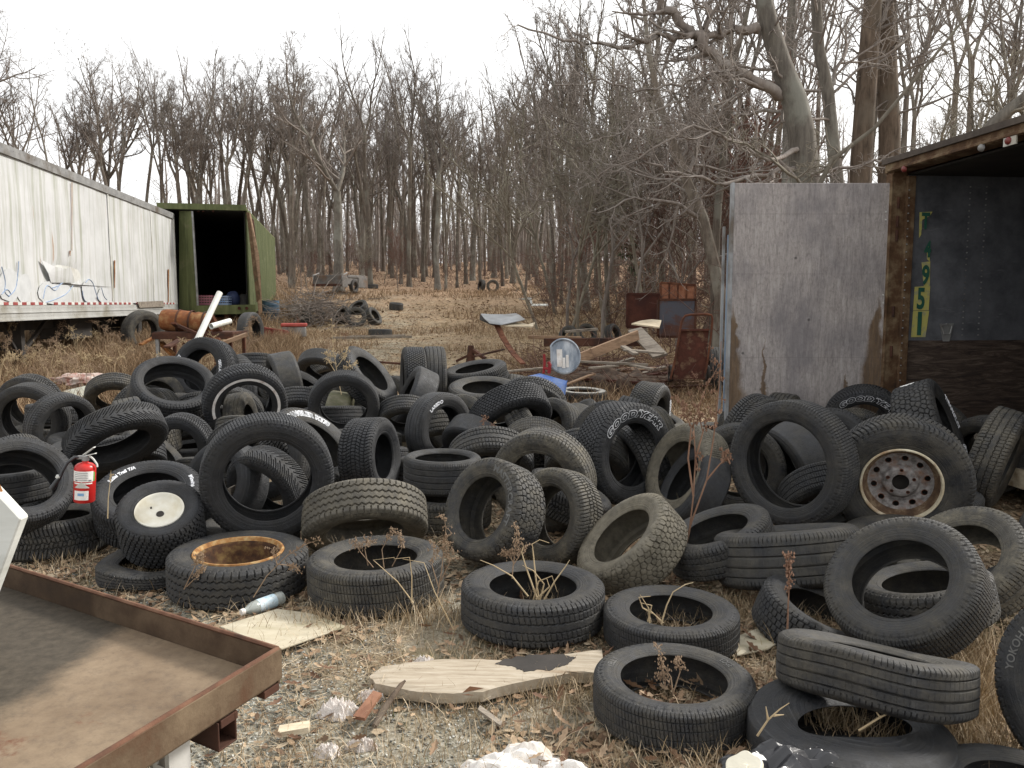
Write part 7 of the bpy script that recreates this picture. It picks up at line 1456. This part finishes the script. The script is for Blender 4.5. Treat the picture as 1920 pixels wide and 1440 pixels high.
# ------------------------------------------------------------------ grass, leaves, stones (nobody could count them)
def stuff(name, V, F, mat, label, cat):
    me = np_mesh(name, V, F); me.materials.append(mat); o = link(name, me); o['kind'] = 'stuff'; o['label'] = label; o['category'] = cat; return o
rn = np.random.default_rng(12)
def blades(n, xf, yf, hmin, hmax, w, bend, clump=None):
    x = xf(n); y = yf(n); 
    if callable(x): pass
    if clump is not None: k = nz(x, y, clump[0], 8) > clump[1]; x = x[k]; y = y[k]
    n = len(x); z = gz(x, y); h = rn.uniform(hmin, hmax, n); a = rn.uniform(0, 2 * np.pi, n); b = rn.uniform(.2, 1, n) * bend; a2 = rn.uniform(0, 2 * np.pi, n)
    dx, dy = np.cos(a), np.sin(a); wx, wy = np.cos(a2) * w, np.sin(a2) * w; ww = rn.uniform(.6, 1.3, n)
    pts = []
    for f, k in ((0, 1), (.4, .9), (.75, .7), (1.0, .2)):
        off = b * h * f ** 1.7; zz = z + h * f * np.sqrt(np.maximum(.05, 1 - (b * f * .75) ** 2)) + .003
        cx, cy = x + dx * off, y + dy * off; pts.append(np.stack([cx - wx * ww * k, cy - wy * ww * k, zz], -1)); pts.append(np.stack([cx + wx * ww * k, cy + wy * ww * k, zz], -1))
    V = np.stack(pts, 1).reshape(-1, 3); i = np.arange(n)[:, None] * 8; F = np.concatenate([i + np.array([[0, 1, 3, 2]]), i + np.array([[2, 3, 5, 4]]), i + np.array([[4, 5, 7, 6]])], 0); return V, F
def cat(*vf):
    V = []; F = []; b = 0
    for v, f in vf: V.append(v); F.append(f + b); b += len(v)
    return np.concatenate(V), np.concatenate(F)
def U(a, b): return lambda n: rn.uniform(a, b, n)
def fan(px0, px1, Ya, Yb, n):
    Y = Ya + (Yb - Ya) * rn.random(n) ** .8; px = rn.uniform(px0, px1, n); return (px - 960) / FPX * Y, Y
def fblades(n, px0, px1, Ya, Yb, *a, **k):
    x, y = fan(px0, px1, Ya, Yb, n); return blades(n, lambda _: x, lambda _: y, *a, **k)
STRAW = [(.23, .15, .085), (.34, .235, .135), (.44, .325, .20), (.155, .095, .055), (.29, .19, .112), (.20, .135, .082)]
V, F = cat(fblades(52000, -60, 560, 9.5, 22, .15, .5, .0045, .9), fblades(16000, -60, 560, 22, 40, .2, .5, .008, .8),
           fblades(30000, 520, 1400, 12, 30, .05, .26, .005, 1.0, clump=(.55, .12)), fblades(22000, 520, 1400, 26, 50, .08, .35, .010, 1.0, clump=(.35, .1)),
           fblades(9000, 930, 1400, 10, 17, .08, .35, .004, 1.0))
stuff('dry_grass', V, F, island('dry_grass_blades', STRAW), 'rank dry grass over the clearing and before the white trailer', 'grass')
def tuft(px, py, r, n, h, bend=.8, w=.0016):
    c = atz(px, py, .0); x = c.x + rn.normal(0, r, n); y = c.y + rn.normal(0, r, n); return blades(n, lambda _: x, lambda _: y, h * .5, h, w, bend)
V, F = cat(*[tuft(*a) for a in ((1560, 1375, .05, 160, .22), (1590, 1385, .07, 160, .16), (1530, 1340, .03, 90, .24), (1650, 1385, .08, 120, .12), (1820, 1330, .07, 420, .26), (1840, 1270, .09, 420, .25), (1800, 1390, .09, 320, .16), (1845, 1400, .08, 250, .14), (1400, 1150, .12, 320, .12), (1480, 1180, .05, 130, .14), (1440, 1270, .10, 260, .08), (1500, 1215, .05, 130, .16), (1395, 1370, .06, 110, .12),
   (700, 1160, .14, 320, .11), (600, 1165, .08, 120, .10), (810, 1160, .10, 300, .14), (905, 1230, .12, 220, .06), (560, 1100, .05, 120, .13), (390, 1130, .08, 130, .10), (250, 1075, .12, 220, .09), (195, 1010, .10, 240, .14), (130, 1060, .14, 160, .10), (1010, 1320, .16, 300, .07), (1060, 1290, .08, 220, .10), (780, 1420, .2, 260, .07), (560, 1430, .14, 160, .07), (860, 1330, .15, 220, .06), (1180, 1430, .15, 260, .09), (1330, 1430, .1, 220, .12),
   (1010, 1118, .05, 130, .10), (715, 1060, .06, 110, .10), (1250, 1165, .06, 90, .07), (1262, 1300, .06, 90, .06))],
   blades(16000, U(-2.4, 2.6), U(1.2, 5), .03, .12, .0011, 1.25, clump=(2.2, -.1)))
stuff('straw_tufts', V, F, island('pale_straw', [(.42, .32, .19), (.56, .45, .30), (.34, .25, .15), (.62, .53, .38), (.26, .19, .11)]), 'tufts of pale straw between and inside the near tyres', 'grass')
def strands(n, x, y, L0, L1, w):
    z = gz(x, y) + rn.uniform(.003, .022, n); a = rn.uniform(0, 2 * np.pi, n); L = rn.uniform(L0, L1, n); k = rn.normal(0, 1.1, n); tl = rn.normal(0, .10, n); out = []
    for f in (-.5, -.17, .17, .5):
        aa = a + k * f; X = x + np.cos(aa) * f * L; Y = y + np.sin(aa) * f * L; Zz = z + np.abs(f) * tl * L + .004; out.append(np.stack([X - np.sin(aa) * w, Y + np.cos(aa) * w, Zz], -1)); out.append(np.stack([X + np.sin(aa) * w, Y - np.cos(aa) * w, Zz + w * .6], -1))
    V = np.stack(out, 1).reshape(-1, 3); i = np.arange(n)[:, None] * 8; return V, np.concatenate([i + np.array([[0, 1, 3, 2]]), i + np.array([[2, 3, 5, 4]]), i + np.array([[4, 5, 7, 6]])], 0)
x1, y1 = fan(-60, 1980, 1.1, 5.6, 26000); k = nz(x1, y1, 1.9, 41) > -.3; x1, y1 = x1[k], y1[k]; x2, y2 = fan(850, 1420, 6, 12, 9000)
x6, y6 = fan(380, 1420, 11, 36, 26000)
V, F = cat(strands(len(x1), x1, y1, .02, .11, .0011), strands(len(x2), x2, y2, .05, .2, .002), strands(len(x6), x6, y6, .08, .32, .0035)); stuff('fallen_straw', V, F, island('fallen_straw', [(.40, .31, .19), (.52, .43, .29), (.28, .20, .125), (.17, .12, .075), (.60, .52, .38), (.34, .26, .17)]), 'fallen straw and stems matted over the near ground', 'straw')
V, F = blades(5200, U(-1.6, 2.2), U(1.6, 4.6), .008, .03, .0014, .8, clump=(1.9, .25)); stuff('moss', V, F, island('moss_green', [(.10, .11, .03), (.15, .15, .05), (.07, .085, .025)]), 'low olive moss between the near litter', 'moss')
def leaves(n, x, y, smin, smax, lift=.01):
    """folded little leaves: 6 vertices, 4 quads are enough at their size"""
    z = gz(x, y) + rn.uniform(.002, lift, n); s = rn.uniform(smin, smax, n); a = rn.uniform(0, 2 * np.pi, n); ca, sa = np.cos(a), np.sin(a); asp = rn.uniform(.35, .75, n); tx, ty = rn.normal(0, .35, n), rn.normal(0, .35, n); cur = rn.uniform(-.1, .5, n)
    out = []
    for lx, ly, lz in ((-1, 0, 0), (-.35, -.5, 1), (.45, -.42, .8), (1, 0, .3), (.4, .45, .9), (-.4, .5, 1.1), (0, 0, 0)):
        X = lx * s; Y = ly * s * asp * 1.6; Zz = lz * s * .28 * cur + X * tx + Y * ty; out.append(np.stack([x + X * ca - Y * sa, y + X * sa + Y * ca, z + np.maximum(Zz + s * .12, .0)], -1))
    V = np.stack(out, 1).reshape(-1, 3); i = np.arange(n)[:, None] * 7; F = np.concatenate([i + np.array([[0, 1, 6, 5]]), i + np.array([[1, 2, 3, 6]]), i + np.array([[6, 3, 4, 5]])], 0); return V, F
x1, y1 = fan(-100, 2020, 1.1, 6.5, 34000); k = nz(x1, y1, 1.4, 12) + .35 * (x1 > -.1) > -.2; x1, y1 = x1[k], y1[k]
x2, y2 = fan(850, 1420, 6, 16, 14000); x3, y3 = fan(380, 1400, 9, 34, 44000); x4, y4 = fan(100, 2100, 24, 75, 40000)
x5, y5 = fan(380, 1920, 1.3, 5.0, 4200); k = nz(x5, y5, 1.7, 31) + .3 * (x5 > .2) > -.1; x5, y5 = x5[k], y5[k]
V, F = cat(leaves(len(x5), x5, y5, .010, .026, .025), leaves(len(x1), x1, y1, .008, .027, .02), leaves(len(x2), x2, y2, .015, .04, .03), leaves(len(x3), x3, y3, .014, .038, .02), leaves(len(x4), x4, y4, .035, .085, .03))
LEAF = [(.20, .125, .075), (.34, .23, .14), (.46, .34, .22), (.13, .08, .048), (.28, .18, .105), (.44, .35, .24), (.38, .27, .17), (.34, .25, .16)]
stuff('leaf_litter', V, F, island('brown_leaves', LEAF, .8), 'brown leaf litter over the whole yard and the wood floor', 'leaves')
# big lobed oak leaves near the viewer
lob = []
for k in range(40):
    t = k / 39; hw = .36 * math.sin(PI * t ** .85) * (1 + .30 * math.cos(t * 2 * PI * 3.6 + .6)) * .8 + .012; lob.append((t * 2 - 1, hw))
rg = random.Random(8); m = MB()
for i in range(300):
    if i < 120: px, py = rg.uniform(1020, 1420), rg.uniform(1200, 1440)
    elif i < 240: px, py = rg.uniform(380, 1500), rg.uniform(1090, 1440)
    else: px, py = rg.choice([(185, 1000), (650, 1120), (1500, 1130), (1600, 1380), (1300, 1200), (1240, 1300), (1440, 1130)]); px += rg.gauss(0, 30); py += rg.gauss(0, 12)
    c = atz(px, py, .01); s = rg.uniform(.022, .045); c.z += s * .3 + rg.uniform(0, .012); R3 = Matrix.Rotation(rg.uniform(0, 6.28), 3, 'Z') @ Matrix.Rotation(rg.gauss(0, .35), 3, 'X') @ Matrix.Rotation(rg.gauss(0, .35), 3, 'Y'); cu = rg.uniform(.1, .6)
    vs = []
    for (lx, hw) in lob: vs += [c + R3 @ Vector((lx * s, -hw * s, cu * s * (lx * lx * .5 + hw))), c + R3 @ Vector((lx * s, 0, cu * s * lx * lx * .5)), c + R3 @ Vector((lx * s, hw * s, cu * s * (lx * lx * .5 + hw)))]
    m.add(vs, [q for k in range(39) for q in ((3 * k, 3 * k + 3, 3 * k + 4, 3 * k + 1), (3 * k + 1, 3 * k + 4, 3 * k + 5, 3 * k + 2))])
ok = link('oak_leaves', mesh_of('oak_leaves', m, island('oak_leaf', [(.20, .115, .065), (.31, .205, .125), (.15, .08, .045), (.26, .17, .105), (.38, .27, .175)], .7))); ok['kind'] = 'stuff'; ok['label'] = 'large curled oak leaves on the near ground'; ok['category'] = 'leaves'
# gravel and small bits
def stones(n, x, y, smin, smax):
    z = gz(x, y); s = rn.uniform(smin, smax, n); base = np.array([[1, 0, 0], [0, 1, 0], [-1, 0, 0], [0, -1, 0], [0, 0, .8], [0, 0, -.6]]); V = base[None] * s[:, None, None] * rn.uniform(.6, 1.3, (n, 6, 1)); a = rn.uniform(0, 6.28, n); ca, sa = np.cos(a)[:, None], np.sin(a)[:, None]
    X = V[..., 0] * ca - V[..., 1] * sa + x[:, None]; Y = V[..., 0] * sa + V[..., 1] * ca + y[:, None]; Z = V[..., 2] + z[:, None] + s[:, None] * .3; V = np.stack([X, Y, Z], -1).reshape(-1, 3); i = np.arange(n)[:, None] * 6
    F = np.concatenate([i + np.array([f]) for f in ((0, 1, 4), (1, 2, 4), (2, 3, 4), (3, 0, 4), (1, 0, 5), (2, 1, 5), (3, 2, 5), (0, 3, 5))], 0); return V, F
x1, y1 = fan(0, 1400, 1.2, 5.2, 26000); k = nz(x1, y1, 1.1, 21) > -.25; x1, y1 = x1[k], y1[k]
V, F = stones(len(x1), x1, y1, .002, .008); stuff('gravel', V, F, island('gravel_stone', [(.28, .29, .26), (.44, .45, .41), (.16, .16, .14), (.36, .35, .30), (.62, .62, .58), (.22, .20, .17)], .8), 'grey green gravel between the litter of the near ground', 'gravel')
# dark dead brush pile right of the green trailer
bp2 = TreeB(); rg = random.Random(19)
for i in range(420):
    px = rg.gauss(590, 30); Y = rg.uniform(25, 28.5); x = colx(px, Y); g = G(x, Y); h = rg.uniform(.05, 1.1) * max(.2, 1 - abs(px - 590) / 80); L = rg.uniform(.5, 1.6)
    pts, rad = bp2.walk(rg, Vector((x, Y, g + h)), Vector((rg.gauss(0, 1), rg.gauss(0, .5), rg.gauss(0, .35))), L, .014, .004, 5, .2, 0); bp2.cr.append((pts, rad, 3))
bo = link('brush_pile', tubes_mesh('brush_pile', bp2.cr, M['twig'])); bo['kind'] = 'stuff'; bo['label'] = 'dark pile of dead branches right of the green trailer'; bo['category'] = 'brush'


bp3 = TreeB(); rg = random.Random(23)
for i in range(420):
    x = rg.uniform(.2, 3.0); Y = rg.uniform(12.2, 16.5); g = G(x, Y); L = rg.uniform(.3, 1.1)
    pts, rad = bp3.walk(rg, Vector((x, Y, g + rg.uniform(.0, .4))), Vector((rg.gauss(0, 1), rg.gauss(0, .6), rg.gauss(.1, .4))), L, .009, .003, 5, .22, 0); bp3.cr.append((pts, rad, 3))
bo = link('twig_tangle', tubes_mesh('twig_tangle', bp3.cr, M['twig_red'])); bo['kind'] = 'stuff'; bo['label'] = 'loose twigs and stems tangled through the scrap heap'; bo['category'] = 'twigs'
